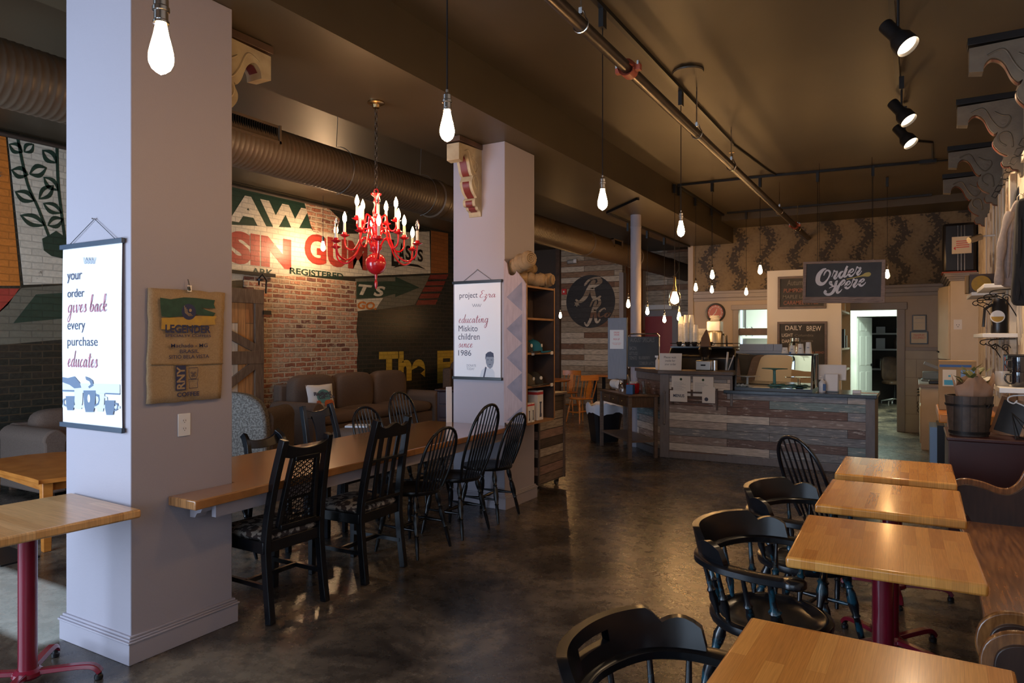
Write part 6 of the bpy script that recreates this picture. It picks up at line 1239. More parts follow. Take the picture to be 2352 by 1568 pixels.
b = MB(); b.flat([L(*Q(*p)) for p in cr([(1225, 785), (1260, 780), (1420, 745), (1560, 705), (1640, 655), (1730, 640), (1770, 670), (1755, 715), (1700, 738), (1580, 735), (1430, 762), (1270, 798), (1230, 808)], 4, True)], -.020); b.build('painted_spoon', 'gold', bd, smooth=0)
b = MB(); c_ = L(*Q(1138, 678)); b.flat([(c_[0]+(.0065 if i % 2 else .0032)*math.cos(i*PI/8), c_[1]+(.0065 if i % 2 else .0032)*math.sin(i*PI/8)) for i in range(16)], -.021); b.build('star_cutout', 'chalk', bd, smooth=0)
for u in (1882, 2003): x = L(u, 600)[0]; MB().tube([(x, -.0, cr4[3][1]-.01), (x, .0, ZC-o[2]-.002)], .0025, 5).build('hanging_wire', 'blackmetal', t)
# ---------------------------------------------------------------- menu partition
yp = 11.6; o, rz, L = onY(yp, 1847, 760); xa = atY(1762, 700, yp)[0]; xb2 = atY(1932, 700, yp)[0]; zt2 = atY(1790, 621, yp)[2]
S('wall_menu_partition', MB().box(xa, yp, 0, xb2, yp+.1, zt2).box(xa, yp+.1, 0, xa+.1, 13.2, zt2-.001), 'white')
t = thing('open_shelves', 'open shelves on the side of the white menu partition', 'shelves', (xb2, yp+.1, 0)); 
b = MB()
for z in (1.02, 1.36, 1.95, 2.5): b.box(-.28, 0, z, .0, 1.45, z+.03)
b.build('shelf_boards', 'cream', t); MB().box(-.30, 0, 0, -.28, 1.45, 2.55).box(-.28, 1.45, 0, .01, 1.48, 2.55).build('carcass', 'cream', t)
for y_, z, h_, m_, lab in [(12.3, 1.39, .3, 'blackplastic', 'dark binder upright on the partition shelves'), (12.7, 1.39, .2, 'wood_side', 'small brown box on the partition shelves'), (12.4, 1.98, .38, 'cream', 'yellowish wall clock box on the upper partition shelf')]:
    o2 = MB().box(-.2, -.05, 0, -.01, .12, h_).build('shelf_item', m_, loc=(xb2, y_, z)); tag(o2, lab, 'box')
def board(label, u0, v0, u1, v1, lines, fm='wood_side'):
    o, rz, L = onY(yp, (u0+u1)/2, (v0+v1)/2); t = thing('menu_chalkboard', label, 'chalkboard', o, rz); x0, z0, x1, z1 = pbox(L, u0, v1, u1, v0); f_ = .035
    MB().box(x0, -.03, z0, x1, 0, z0+f_).box(x0, -.03, z1-f_, x1, 0, z1).box(x0, -.03, z0+f_, x0+f_, 0, z1-f_).box(x1-f_, -.03, z0+f_, x1, 0, z1-f_).build('frame', fm, t, bev=.003)
    bd = MB().box(x0+f_, -.012, z0+f_, x1-f_, -.004, z1-f_).build('board', 'chalk', t)
    for body, a, c, d, e, mm in lines: write(MB(), body, pbox(L, a, e, d, c), -.0135, .1 if mm != 'chalkink' else 0, .008).build('chalk_lettering', mm, bd, smooth=0)
    return t
G = lambda x, y: (1660+x/5.345, 680+y/5.345)
board('tall chalkboard headed DAILY BREW on the menu partition', 1786, 739, 1900, 905, [(a, *G(b0, b1), *G(b2, b3), m_) for a, b0, b1, b2, b3, m_ in [
    ('DAILY', 770, 362, 975, 418, 'chalkink'), ('BREW', 1032, 366, 1210, 428, 'chalkink'), ('LIGHT', 728, 458, 864, 498, 'chalkink'), ('DARK', 730, 532, 860, 572, 'chalkink'), ('Columbia', 885, 465, 1115, 495, 'chalkdim'), ('Sumatra', 960, 532, 1110, 560, 'chalkdim'), ('BANANA BREAD', 980, 675, 1245, 702, 'chalkpink'),
    ('BLUEBERRY SCONES', 745, 762, 1035, 785, 'chalkdim'), ('LEMON RASPBERRY', 750, 805, 1090, 828, 'chalkdim'), ('LEMON BARS', 750, 840, 990, 860, 'chalkdim'), ('APPLE BROWNIES', 750, 872, 1035, 892, 'chalkdim'), ('COMFORT', 800, 902, 990, 930, 'chalkdim')]])
board('grey chalkboard partly hidden behind the Order Here sign', 1787, 636, 1898, 710, [('Autumn', 1808, 643, 1850, 656, 'chalkdim'), ('PUMPKIN SPICE', 1800, 663, 1880, 672, 'chalkpink'), ('MAPLE LATTE', 1798, 678, 1870, 686, 'chalkdim'), ('CARAMEL APPLE', 1800, 691, 1880, 700, 'chalkpink')])
# clock
o, rz, L = onY(YB, 1644, 718); t = thing('wall_clock', 'round clock with a red face and thick black rim', 'clock', o, rz); r = L(1666.5, 718)[0]
b = MB(); b.lathe([(r*.78, 0), (r*.82, .05), (r*.95, .055), (r, .03), (r, 0)], n=40, cap=False).xf(Matrix.Rotation(PI/2, 4, 'X')).build('rim', 'blackplastic', t, smooth=50)
MB().prism(circ(0, 0, r*.80, 36), -.02, 0, 'y').build('face', 'clockred', t)
b = MB(); b.tube([(r*.62*math.cos(a), -.024, r*.62*math.sin(a)) for a in [x*PI/18 for x in range(36)]], .004, 5, closed=True)
for i in range(12): a = i*PI/6; b.bar((r*.66*math.cos(a), -.024, r*.66*math.sin(a)), (r*.75*math.cos(a), -.024, r*.75*math.sin(a)), .008, .003, up=(0, 1, 0))
b.bar((0, -.026, 0), (.03, -.026, r*.4), .01, .003, up=(0, 1, 0)).bar((0, -.026, 0), (-.05, -.026, -r*.3), .012, .003, up=(0, 1, 0)); b.build('hands_and_marks', 'paper', t, smooth=0)
# certificates and notices on the back wall
for nm, u0, v0, u1, v1, lines, m_ in [('framed certificate on the back wall right of the kitchen doorway', 2095, 723, 2128, 760, [('CERTIFICATE', 2102, 729, 2121, 732), ('of occupancy and use', 2100, 740, 2123, 742)], 'inkgrey'), ('framed MAXIMUM OCCUPANCY notice below the certificate', 2090, 761, 2132, 790, [('MAXIMUM', 2099, 767, 2123, 772), ('OCCUPANCY', 2096, 773, 2126, 778)], 'signred')]:
    o, rz, L = onY(YB, (u0+u1)/2, (v0+v1)/2); t = thing('framed_notice', nm, 'framed notice', o, rz); x0, z0, x1, z1 = pbox(L, u0, v1, u1, v0); MB().box(x0, -.02, z0, x1, 0, z1).build('frame', 'blackplastic', t, bev=.003); sh = MB().box(x0+.018, -.022, z0+.018, x1-.018, -.019, z1-.018).build('sheet', 'cream', t)
    [write(MB(), s0, pbox(L, a, e, d, c), -.0235).build('lettering', m_, sh, smooth=0) for s0, a, c, d, e in lines]
o, rz, L = onY(YB, 1672, 812); t = thing('wall_calendar', 'small pinned chart with orange squares left of the hatch', 'chart', o, rz); x0, z0, x1, z1 = pbox(L, 1659, 826, 1686, 792); sh = MB().box(x0, -.006, z0, x1, 0, z1).build('sheet', 'cream', t); b = MB()
for i in range(2):
    for j in range(4): b.box(x0+.06+i*.06, -.008, z0+.05+j*.055, x0+.09+i*.06, -.006, z0+.08+j*.055)
b.build('printed_squares', 'orange', sh)
# kitchen seen through the hatch and doorway
t = thing('kitchen_shelves', 'white kitchen shelves seen through the service hatch', 'shelves', (-3.2, 16.6, 0)); MB().box(-.3, 0, 1.55, 1.9, .5, 1.6).box(-.3, 0, 1.05, 1.9, .5, 1.1).box(-.3, .5, .0, 1.9, .58, 2.9).build('shelf_boards', 'white', t)
S('trim_11', MB().box(-2.83, YB+.01, 1.60, -1.9, YB+.06, 1.73), 'wood_dark')
for u, y_, z, h_, r_, m_, lab in [(1704, 16.4, 1.6, .2, .1, 'plasticwhite', 'white container on the kitchen shelf, left'), (1722, 16.4, 1.6, .22, .08, 'glass', 'clear jar with a red lid on the kitchen shelf'), (1712, 14.2, 1.2, .2, .16, 'steel', 'steel bowl in the kitchen behind the hatch'), (1742, 14.2, 1.2, .12, .12, 'blackplastic', 'black pan in the kitchen behind the hatch')]:
    x = atY(u, 780, y_)[0]; 
    if z == 1.2: z = 1.101
    if y_ < 15: y_ = 16.75; x = atY(u, 780, y_)[0]
    elif y_ < 17: y_ = 16.8; x = atY(u, 780, y_)[0]; z = 1.601
    o = MB().lathe([(r_*.8, 0), (r_, h_*.2), (r_, h_*.8), (r_*.6, h_), (.001, h_)], n=20).build('kitchen_vessel', m_, loc=(x, y_, z), smooth=40); tag(o, lab, 'container')
t = thing('door_4', 'white six-panel door standing open in the kitchen', 'door', (-1.14, 17.22, 0), 1.25); t['kind'] = 'structure'
d = MB().box(0, -.02, .01, .76, .02, 2.02).build('door_leaf', 'doorwhite', t)
for x in (.1, .42):
    for z0_, z1_ in ((.15, .8), (.95, 1.6), (1.72, 1.9)): MB().box(x, -.027, z0_, x+.24, -.02, z1_).build('panel', 'doorwhite', d, bev=.008)
MB().lathe([(.001, 0), (.028, 0), (.03, .03), (.001, .04)], (0, 0, 0), 14).xf(Matrix.Translation((.70, -.02, .95)) @ Matrix.Rotation(PI/2, 4, 'X')).build('door_knob', 'blackmetal', t)
t = thing('store_shelves', 'dim storage shelves in the room beyond the kitchen', 'shelves', (-.9, 19.9, 0)); b = MB()
for z in (.75, 1.25, 1.65, 2.1, 2.45): b.box(-.3, 0, z, 1.8, .45, z+.04)
b.box(-.34, .0, 0, -.3, .45, 2.5).box(1.8, 0, 0, 1.84, .45, 2.5).build('shelf_boards', 'white', t)
rn = random.Random(5)
for i in range(16):
    z = (.79, 1.29, 1.69, 2.14)[i % 4]; x = -.9+.02+(i//4)*.42+rn.random()*.12; h_ = .12+rn.random()*.16; m_ = rn.choice(['paper', 'steel', 'blackplastic', 'wood_side', 'teal', 'glass'])
    b = MB(); 
    if rn.random() < .5: b.lathe([(.07, 0), (.08, .02), (.08, h_*.8), (.05, h_), (.001, h_)], n=14)
    else: b.box(-.1, -.08, 0, .1, .08, h_)
    o = b.build('stored_item', m_, loc=(x, 20.08, z+.001), smooth=40); tag(o, 'container on the dim storage shelves beyond the kitchen', 'container', 'containers on the storage shelves')
x = -.45; t = thing('office_chair', 'dark office chair in the dim store room', 'chair', (x, 18.9, 0), .5); MB().ell((0, 0, .5), .24, .24, .05, .5).build('seat', 'wood_dark', t); MB().ell((0, .24, .82), .2, .04, .3, .5).build('backrest', 'wood_dark', t); MB().tube([(0, 0, .1), (0, 0, .46)], .025, 8).build('column', 'blackmetal', t)
for i in range(5): a = i*2*PI/5; MB().tube([(0, 0, .12), (.28*math.cos(a), .28*math.sin(a), .06), (.28*math.cos(a), .28*math.sin(a), .0)], .02, 8).build('foot', 'steel', t)
# ================================================================ CORBELS
def corbel(label, loc, rz, m='corbel', group=None, s=1.0, T=.10, sx=None):
    t = thing('corbel', label, 'corbel', loc, rz, group)      # sticks out along local +x, from the wall at x=0, top at z=0
    f = lambda x, y: ((580-x)*.000843*(sx or s), -(y-720)*.00097*s)
    low = cr([f(*p) for p in [(155, 895), (163, 850), (200, 818), (245, 828), (285, 868), (325, 950), (362, 988), (385, 980), (372, 1010), (352, 1045), (360, 1090), (405, 1140), (465, 1178), (435, 1190), (418, 1220), (435, 1258), (480, 1262), (500, 1285), (545, 1300), (562, 1345)]], 4)
    out = [f(580, 720), f(70, 735), f(70, 885)]+low+[f(580, 1345)]
    MB().prism(out, -T/2, T/2, 'y').build('bracket_body', m, t, bev=.003)
    MB().box(-.0, -T/2-.012, 0, f(60, 0)[0], T/2+.012, .045*s).build('cap_board', 'blackmetal' if m == 'corbel' else 'wood_dark', t, bev=.002)
    i0 = 4; A = [(x, z) for x, z in low[i0:]]; MB().strip([(x, 0, z-.0015) for x, z in low[i0:]], .003, T*.5, up=(0, 1, 0)) if 0 else None
    b = MB(); b.tube([(x, 0, z) for x, z in low[2:]], 1, sec=[(-T*.27, -.003), (T*.27, -.003), (T*.27, .003), (-T*.27, .003)], up=(0, 1, 0)); 
    b = MB()
    vs = []; L_ = low[2:-4]
    for i, (x, z) in enumerate(L_):
        a = L_[max(i-1, 0)]; c = L_[min(i+1, len(L_)-1)]; dx, dz = c[0]-a[0], c[1]-a[1]; l = math.hypot(dx, dz) or 1; nx, nz = (-dz/l, dx/l); 
        if nz > 0 and abs(nz) > .3 or nx < 0 and abs(nz) <= .3: nx, nz = -nx, -nz
        vs += [(x+nx*.0035, -T*.27, z+nz*.0035), (x+nx*.0035, T*.27, z+nz*.0035)]
    b.add(vs, [(2*i, 2*i+1, 2*i+3, 2*i+2) for i in range(len(L_)-1)]); o = b.build('painted_band', 'maroon', t, smooth=60)
    for s_ in (-1, 1):       # carved scrolls standing out on both faces
        b = MB()
        for P in ([(180, 800), (245, 775), (290, 790), (340, 880), (395, 945), (440, 950), (480, 900), (470, 860), (420, 850), (360, 815)], [(450, 1100), (400, 1060), (395, 1010), (440, 985), (485, 1010), (500, 1100), (490, 1110)]):
            b.tube([(f(*p)[0], s_*(T/2), f(*p)[1]) for p in cr(P, 3)], .007*s, 6)
        b.lathe([(.001, -.004), (.02*s, -.004), (.02*s, .004), (.001, .006)]).xf(Matrix.Translation((f(430, 905)[0], s_*(T/2), f(430, 905)[1])) @ Matrix.Rotation(PI/2*(1 if s_ < 0 else -1), 4, 'X'), 0 if False else len(b.v)-4*20)
        b.build('carved_scroll', m, t, smooth=60)
    return t
WX = .75
WG = 'corbels along the right wall'
for i, (u, v, lab) in enumerate([(2225, 112, 'nearest and largest grey carved corbel on the right wall'), (2198, 246, 'second carved corbel from the camera on the right wall'), (2178, 350, 'third carved corbel from the camera on the right wall'), (2166, 412, 'farthest and smallest carved corbel on the right wall')]):
    yy = [5.43, 7.0, 8.62, 10.0][i]; p = atY(u, v, yy); 
    corbel(lab, (WX, yy, p[2]), PI, group=WG, s=(WX-p[0])/.43)
corbel('cream corbel with red painted band on the front of the far column', (-3.50, 5.365, 3.25), -PI/2, 'corbelc', T=.13, s=1.0, sx=.85)
corbel('cream corbel behind the near column under the beam', (-3.45, 2.49, 3.25), PI/2, 'corbelc', T=.13, s=1.0)
# ================================================================ RIGHT WALL, FAR END
YC = 11.7
p = atY(2183, 700, YC); xc = p[0]; zt = atY(2200, 645, YC)[2]
t = thing('wall_cupboard', 'tall cream cupboard with grey crown moulding on the right wall', 'cupboard', (xc, YC, .99))
MB().box(0, 0, 0, WX-xc, 1.45, zt-.99).build('body', 'cream', t, bev=.003)
b = MB(); 
for k_, (e, z0, z1) in enumerate([(.02, 0, .03), (.045, .03, .06), (.07, .06, .09), (.085, .09, .11)]): b.box(-e, -e, zt-.99+z0, WX-xc, 1.45, zt-.99+z1)
b.build('crown_moulding', 'trimgrey', t, bev=.004)
for k_ in range(3):
    d = MB().box(-.0, 0, .25, .45, .022, 1.30).build('door', 'cream', t, bev=.003); d.location = (-.0, .05+.46*k_, 0); d.rotation_euler = (0, 0, PI/2+(.25 if k_ < 2 else .08)); MB().lathe([(.001, 0), (.012, .002), (.012, .02), (.001, .022)], (0, 0, 0), 10).xf(Matrix.Translation((.42, .022, .35)) @ Matrix.Rotation(-PI/2, 4, 'X')).build('knob', 'blackmetal', d)
o, rz, L = onY(YC, 2200, 745); t2 = thing('small_note', 'small white note with tiny sketch taped to the cream cupboard', 'note', o, 0); MB().box(-.05, -.003, -.07, .05, 0, .07).build('sheet', 'paper', t2); MB().box(-.02, -.004, -.01, -.01, -.003, 0).box(.01, -.004, -.01, .02, -.003, 0).box(-.01, -.004, -.035, .012, -.003, -.028).build('print', 'ink', t2)
# black cabinet with chrome stripes on top of the cupboard
p0 = atY(2165, 625, YC+.05); p1 = atY(2243, 512, YC+.05)
t = thing('black_machine', 'black rounded cabinet with chrome stripes and cream label on the cupboard', 'cabinet', (p0[0], YC+.0, zt+.115)); wq = min(p1[0]-p0[0], WX-.01-p0[0]); hq = p1[2]-zt-.1
MB().box(0, 0, 0, wq, .4, hq).build('body', 'blackplastic', t, bev=.04); MB().box(-.01, -.02, 0, wq+.0, .4, .02).build('base', 'reddull', t)
for k_ in range(3): MB().box(wq*.44+k_*.04, -.006, .03, wq*.44+k_*.04+.008, 0, hq-.04).build('chrome_stripe', 'chrome', t)
lb = MB().box(wq*.27, -.012, hq*.38, wq*.85, -.005, hq*.72).build('label_plate', 'cream', t, bev=.01); b = MB(); b.flat([(wq*.32, hq*.49), (wq*.38, hq*.53), (wq*.38, hq*.45)], -.0135)
for k_ in range(4): b.flat([(wq*.4, hq*(.62-.04*k_)), (wq*.78, hq*(.62-.04*k_)), (wq*.78, hq*(.635-.04*k_)), (wq*.4, hq*(.635-.04*k_))], -.0135)
b.build('label_print', 'signred', lb, smooth=0)
# lower counter
x0 = .055; t = thing('base_cabinet', 'cream base cabinets with dark worktop under the cupboard', 'cabinet', (x0, 11.2, 0)); MB().box(0, 0, 0, WX-x0-.02, 1.97, .86).build('body', 'cream', t)
MB().box(-.03, -.03, .86, WX-x0-.02, 1.97, .90).build('worktop', 'trimgrey', t, bev=.004)
for k_ in range(3):
    d = MB().box(-.015, .05+.65*k_, .08, 0, .65+.65*k_, .6).build('door', 'cream', t, bev=.004); MB().tube([(-.03, .12+.65*k_, .5), (-.045, .12+.65*k_, .53), (-.03, .12+.65*k_, .56)], .006, 6).build('handle', 'blackmetal', d)
    d = MB().box(-.015, .05+.65*k_, .64, 0, .65+.65*k_, .82).build('drawer', 'cream', t, bev=.004); MB().tube([(-.015, .28+.65*k_, .73), (-.045, .3+.65*k_, .73), (-.045, .4+.65*k_, .73), (-.015, .42+.65*k_, .73)], .006, 6).build('handle', 'blackmetal', d)
p = atY(2152, 905, 11.4); o = MB().box(-.10, -.1, 0, .12, .15, .05).build('black_tray', 'blackplastic', loc=(p[0], 11.45, .901), bev=.01); tag(o, 'flat black tray at the front of the cream base cabinets', 'tray')
t = thing('receipt_printer', 'pale blue and grey office machine on the base cabinets', 'printer', (.21, 12.2, .901)); MB().box(-.15, -.12, 0, .18, .2, .03).box(-.13, -.1, .03, .14, .2, .14).build('body', 'ltgrey' if 'ltgrey' in mt else 'steel', t, bev=.01); MB().prism([(-.12, .25), (.12, .15), (.13, .19), (-.10, .29)], -.05, .15, 'y').build('raised_lid', 'inkgrey', t, bev=.005); MB().box(.12, -.1, .03, .18, .2, .26).build('paper_tray', 'plasticwhite', t)
# kraft board with taped papers on a wooden stand
YK = 6.7; o, rz, L = onY(YK, 2200, 942); t = thing('cardboard_display', 'brown cardboard box with blue tape and two notices', 'box', (o[0], YK, o[2])); x0_, z0_, x1_, z1_ = pbox(L, 2157, 942, 2243, 828)
bd = MB().box(x0_, 0, 0, x1_, .22, z1_).build('cardboard', 'cardboard', t, bev=.002); KK = lambda x, y: (2100+x/5.6, 620+y/5.6)
q = pbox(L, *KK(325, 1245), *KK(735, 1215)); MB().box(q[0], -.002, q[1], q[2], 0, q[3]).build('tape', 'blue', bd)
q = pbox(L, *KK(365, 1490), *KK(540, 1280)); s1 = MB().box(q[0], -.003, q[1], q[2], 0, q[3]).build('notice', 'cream', bd); MB().box(q[0]+.01, -.0045, q[1]+.01, q[2]-.01, -.003, q[1]+.05).box((q[0]+q[2])/2-.008, -.0045, q[1]+.075, (q[0]+q[2])/2+.008, -.003, q[1]+.09).build('notice_print', 'cyan', s1)
q = pbox(L, *KK(598, 1568), *KK(778, 1285)); MB().box(q[0], -.003, q[1], q[2], 0, q[3]).build('blue_notice', 'ltblue', bd)
zz = o[2]; t = thing('side_cabinet', 'dark side cabinet carrying the cardboard box, mostly hidden', 'cabinet', (.22, 6.35, 0)); MB().box(0, .15, 0, WX-.24, .9, zz-.075).build('body', 'wood_dark', t, bev=.004)
MB().box(-.07, .0, zz-.075, WX-.24, .95, zz-.002).build('top_board', 'orange_wood', t, bev=.01)
t = thing('storage_bin', 'dark bin with brown paper bag standing before the side cabinet', 'bin', (.25, 6.22, 0)); MB().box(-.06, -.05, 0, .10, .15, .72).build('bin', 'wood_dark', t, bev=.01); MB().prism([(-.055, .72), (.09, .72), (.08, .90), (-.045, .92)], -.03, .13, 'y').build('bag', 'kraft', t, bev=.01); MB().box(-.035, -.01, .92, .05, .1, .94).build('napkins', 'paper', t)
p0 = atZ(2132, 1075, 0); t = thing('folded_board', 'tall thin board, light blue edge and black face, leaning by the pew end', 'board', (.115, 8.0, 0)); MB().box(0, 0, 0, .06, .5, .66).build('blue_side', 'ltblue', t); MB().box(.06, -.005, 0, .125, .5, .68).build('black_side', 'blackplastic', t)
# dark red chest with the bucket
t = thing('red_chest', 'dark red lacquered chest behind the pew end', 'chest', (.185, 5.5, 0)); MB().box(0, .02, 0, WX-.19, .62, .845).build('body', 'darkred', t, bev=.004); MB().box(-.01, 0, .845, WX-.19, .64, .87).build('top', 'darkred', t, bev=.006)
x = atY(2226, 990, 5.66)[0]; t = thing('wooden_bucket', 'dark staved wooden bucket on the red chest', 'bucket', (x, 5.68, .871))
MB().lathe([(.001, 0), (.112, 0), (.142, .27), (.13, .27), (.105, .02), (.001, .02)], n=32).build('staves', 'bucket', t, smooth=40)
MB().lathe([(.1165, .012), (.119, .012), (.1215, .032), (.1185, .032)], n=32).build('hoop', 'blackmetal', t); MB().lathe([(.1375, .20), (.1405, .20), (.1425, .215), (.139, .215)], n=32).build('hoop', 'blackmetal', t)
MB().tube([(.10, -.10, .2), (.112, -.112, .22), (.10, -.115, .21)], .008, 6).build('handle_lug', 'blackmetal', t)
t = thing('wrapped_plant', 'leafy bouquet in brown paper standing in the wooden bucket', 'plant', (x+.02, 5.68, .893)); b = MB(); vs = []; n_ = 24
for j, (z, r) in enumerate([(0, .05), (.12, .08), (.25, .105), (.36, .125)]):
    for i in range(n_): a = 2*PI*i/n_; rr_ = r*(1+.10*math.sin(3*a+j)+.05*math.sin(7*a)); vs.append((rr_*math.cos(a), rr_*math.sin(a)*.8, z+(.035*math.sin(4*a+1)+.02*math.sin(9*a) if j == 3 else 0)))
b.add(vs, [(j*n_+i, j*n_+(i+1) % n_, (j+1)*n_+(i+1) % n_, (j+1)*n_+i) for j in range(3) for i in range(n_)]); o = b.build('paper_wrap', 'kraft', t, smooth=30); s_ = o.modifiers.new('s', 'SOLIDIFY'); s_.thickness = .003
b = MB(); rn = random.Random(9)
for i in range(34):
    a = rn.random()*6.28; r = rn.random()*.09; z = .32+rn.random()*.1; l = .05+rn.random()*.03; d = Vector((math.cos(a), math.sin(a), .3+rn.random())).normalized(); s2 = d.cross(Vector((0, 0, 1))).normalized()*l*.28; p_ = Vector((r*math.cos(a), r*math.sin(a)*.8, z)); b.add([p_, p_+d*l*.5+s2, p_+d*l, p_+d*l*.5-s2], [(0, 1, 2), (0, 2, 3)])
b.build('leaves', 'leaf', t, smooth=0)
t = thing('leaning_frame', 'small framed slate leaning behind the bucket', 'frame', (x+.19, 5.80, .871), -.25); f = MB().box(-.07, 0, 0, -.05, .012, .26).box(.10, 0, 0, .12, .012, .26).box(-.05, 0, 0, .10, .012, .02).box(-.05, 0, .24, .10, .012, .26).build('frame', 'shelf_oak' if 'shelf_oak' in mt else 'wood_shelf', t); f.rotation_euler = (-.25, .25, 0); g = MB().box(-.05, .002, .02, .10, .010, .24).build('slate', 'chalk', t); g.rotation_euler = (-.25, .25, 0)
t = thing('wire_stand', 'thin black geometric wire stand on the red chest', 'stand', (x+.25, 5.58, .873)); b = MB(); V = [(0, 0, 0), (.09, .02, 0), (.03, .10, 0), (-.02, .03, .17), (.11, .06, .04)]
for i, j in ((0, 1), (1, 2), (2, 0), (0, 3), (1, 3), (2, 3), (3, 4), (1, 4)): b.tube([V[i], V[j]], .003, 5)
b.build('wires', 'blackmetal', t)
# ---------------------------------------------------------------- wall shelves with iron brackets
def scroll(b, y, z, s=1, sgn=1, x0=0):
    P = [(x0-.02*s, z-.01), (x0-.18*s, z-.02), (x0-.21*s, z-.05*s), (x0-.18*s, z-.07*s), (x0-.16*s, z-.05*s)]
    b.tube([(x, y, zz) for x, zz in cr(P, 4)], .005, 6); b.tube([(x, y, zz) for x, zz in cr([(x0-.17*s, z-.06*s), (x0-.10*s, z-.10*s), (x0-.05*s, z-.18*s), (x0-.01, z-.26*s)], 4)], .005, 6)
    b.tube([(x0+(-.09+.035*(1-i/18)*math.cos(i*.6))*s, y, z-(.09-.035*(1-i/18)*math.sin(i*.6))*s) for i in range(18)], .004, 5)
    return b
def wshelf(label, y0, y1, z, d, m='white', mb_='blackmetal'):
    t = thing('wall_shelf', label, 'shelf', (WX, (y0+y1)/2, z)); c = (y0+y1)/2; MB().box(-d, y0-c, -.035, 0, y1-c, 0).build('shelf_board', m, t, bev=.004)
    for y in (y0+.08-c, y1-.08-c): scroll(MB(), y, -.036, d/.26).build('iron_bracket', mb_, t)
    return t
wshelf('lowest white shelf on the right wall carrying the mugs', 5.66, 7.3, 1.20, .27, 'white', 'white')
sh2 = wshelf('middle white shelf with curly iron bracket on the right wall', 7.2, 8.3, 1.575, .26)
sh3 = wshelf('highest white shelf with curly iron bracket on the right wall', 7.2, 8.0, 2.0, .25)
wshelf('small white shelf holding the yellow-lidded box', 8.4, 9.2, 2.0, .27)
def mug(label, u, v, y, z, m, r=.043, h=.1, ang=PI, grp=None):
    p = atY(u, v, y); t = thing('coffee_mug', label, 'mug', (p[0], y, z), ang, grp); MB().lathe([(.001, 0), (r*.92, 0), (r, .01), (r, h), (r*.92, h), (r*.9, .012), (.001, .012)], n=28).build('cup', m, t, smooth=40)
    MB().tube(cr([(r*.96, 0, h*.82), (r+.03, 0, h*.8), (r+.035, 0, h*.5), (r+.02, 0, h*.25), (r*.96, 0, h*.2)], 4), .006, 8).build('handle', m, t, smooth=60); return t
mug('white mug on the lowest wall shelf', 2302, 868, 5.90, 1.201, 'mug_white', ang=0)
mug('glossy black mug on the wall shelf, lower of the stacked pair', 2341, 870, 5.80, 1.201, 'mug_black')
mug('glossy black mug stacked on top of another', 2342, 850, 5.80, 1.302, 'mug_black')
mug('glossy black mug at the right edge of the picture on the wall shelf', 2356, 870, 6.0, 1.201, 'mug_black')
rn = random.Random(2)
for i in range(9):
    h_ = .16+rn.random()*.05; th = .012+rn.random()*.012; cm = ['blackplastic', 'signred', 'teal', 'blackplastic', 'blue', 'orange', 'blackcloth', 'blue', 'blackplastic'][i]
    o = MB().box(-.15, -th/2, 0, 0, th/2, h_).build('stacked_book', cm, loc=(WX-.02, 6.3+i*.032, 1.201), bev=.002); o.rotation_euler = (0.12 if i < 5 else 0, 0, 0); tag(o, 'thin book or card pack in the upright row behind the mugs on the wall shelf', 'book', 'upright row behind the mugs')
p = atY(2288, 730, 7.6); t = thing('thermos', 'black thermos flask with a round yellow and white badge', 'flask', (p[0]+.02, 7.6, 1.576)); MB().lathe([(.001, 0), (.06, 0), (.062, .01), (.062, .25), (.05, .27), (.05, .31), (.001, .315)], n=28).build('flask', 'blackplastic', t, smooth=40); MB().tube([(-.05, -.03, .26), (-.11, -.05, .22), (-.12, -.05, .06)], .012, 8).build('handle', 'blackplastic', t)
b = MB(); MB().prism(circ(-.015, .15, .055, 24), -.066, -.062, 'y').build('badge', 'paper', t); MB().prism(arc(-.015, .15, .047, PI, 2*PI, 12), -.068, -.066, 'y').build('badge_yellow', 'mustard', t)
t = thing('boxed_tape', 'open cardboard box with a round yellow lid on the small shelf', 'box', (.50, 8.55, 2.001)); MB().box(-.03, 0, 0, .2, .2, .19).build('box', 'wood_dark', t); MB().box(-.06, -.0, 0, -.035, .2, .18).build('open_flap', 'cardboard', t); MB().lathe([(.001, 0), (.085, 0), (.085, .02), (.001, .02)], n=28).xf(Matrix.Translation((.07, -.005, .086)) @ Matrix.Rotation(PI/2, 4, 'X')).build('round_lid', 'mustard', t)
# security camera
t = thing('security_camera', 'small white security camera on the right wall', 'camera', (WX, 8.9, 2.62)); MB().tube([(0, 0, 0), (-.12, 0, .0), (-.2, -.02, -.02)], .010, 8).build('arm', 'white', t); MB().tube([(-.16, -.03, -.01), (-.27, -.10, -.05)], .034, 16).build('housing', 'steel', t)
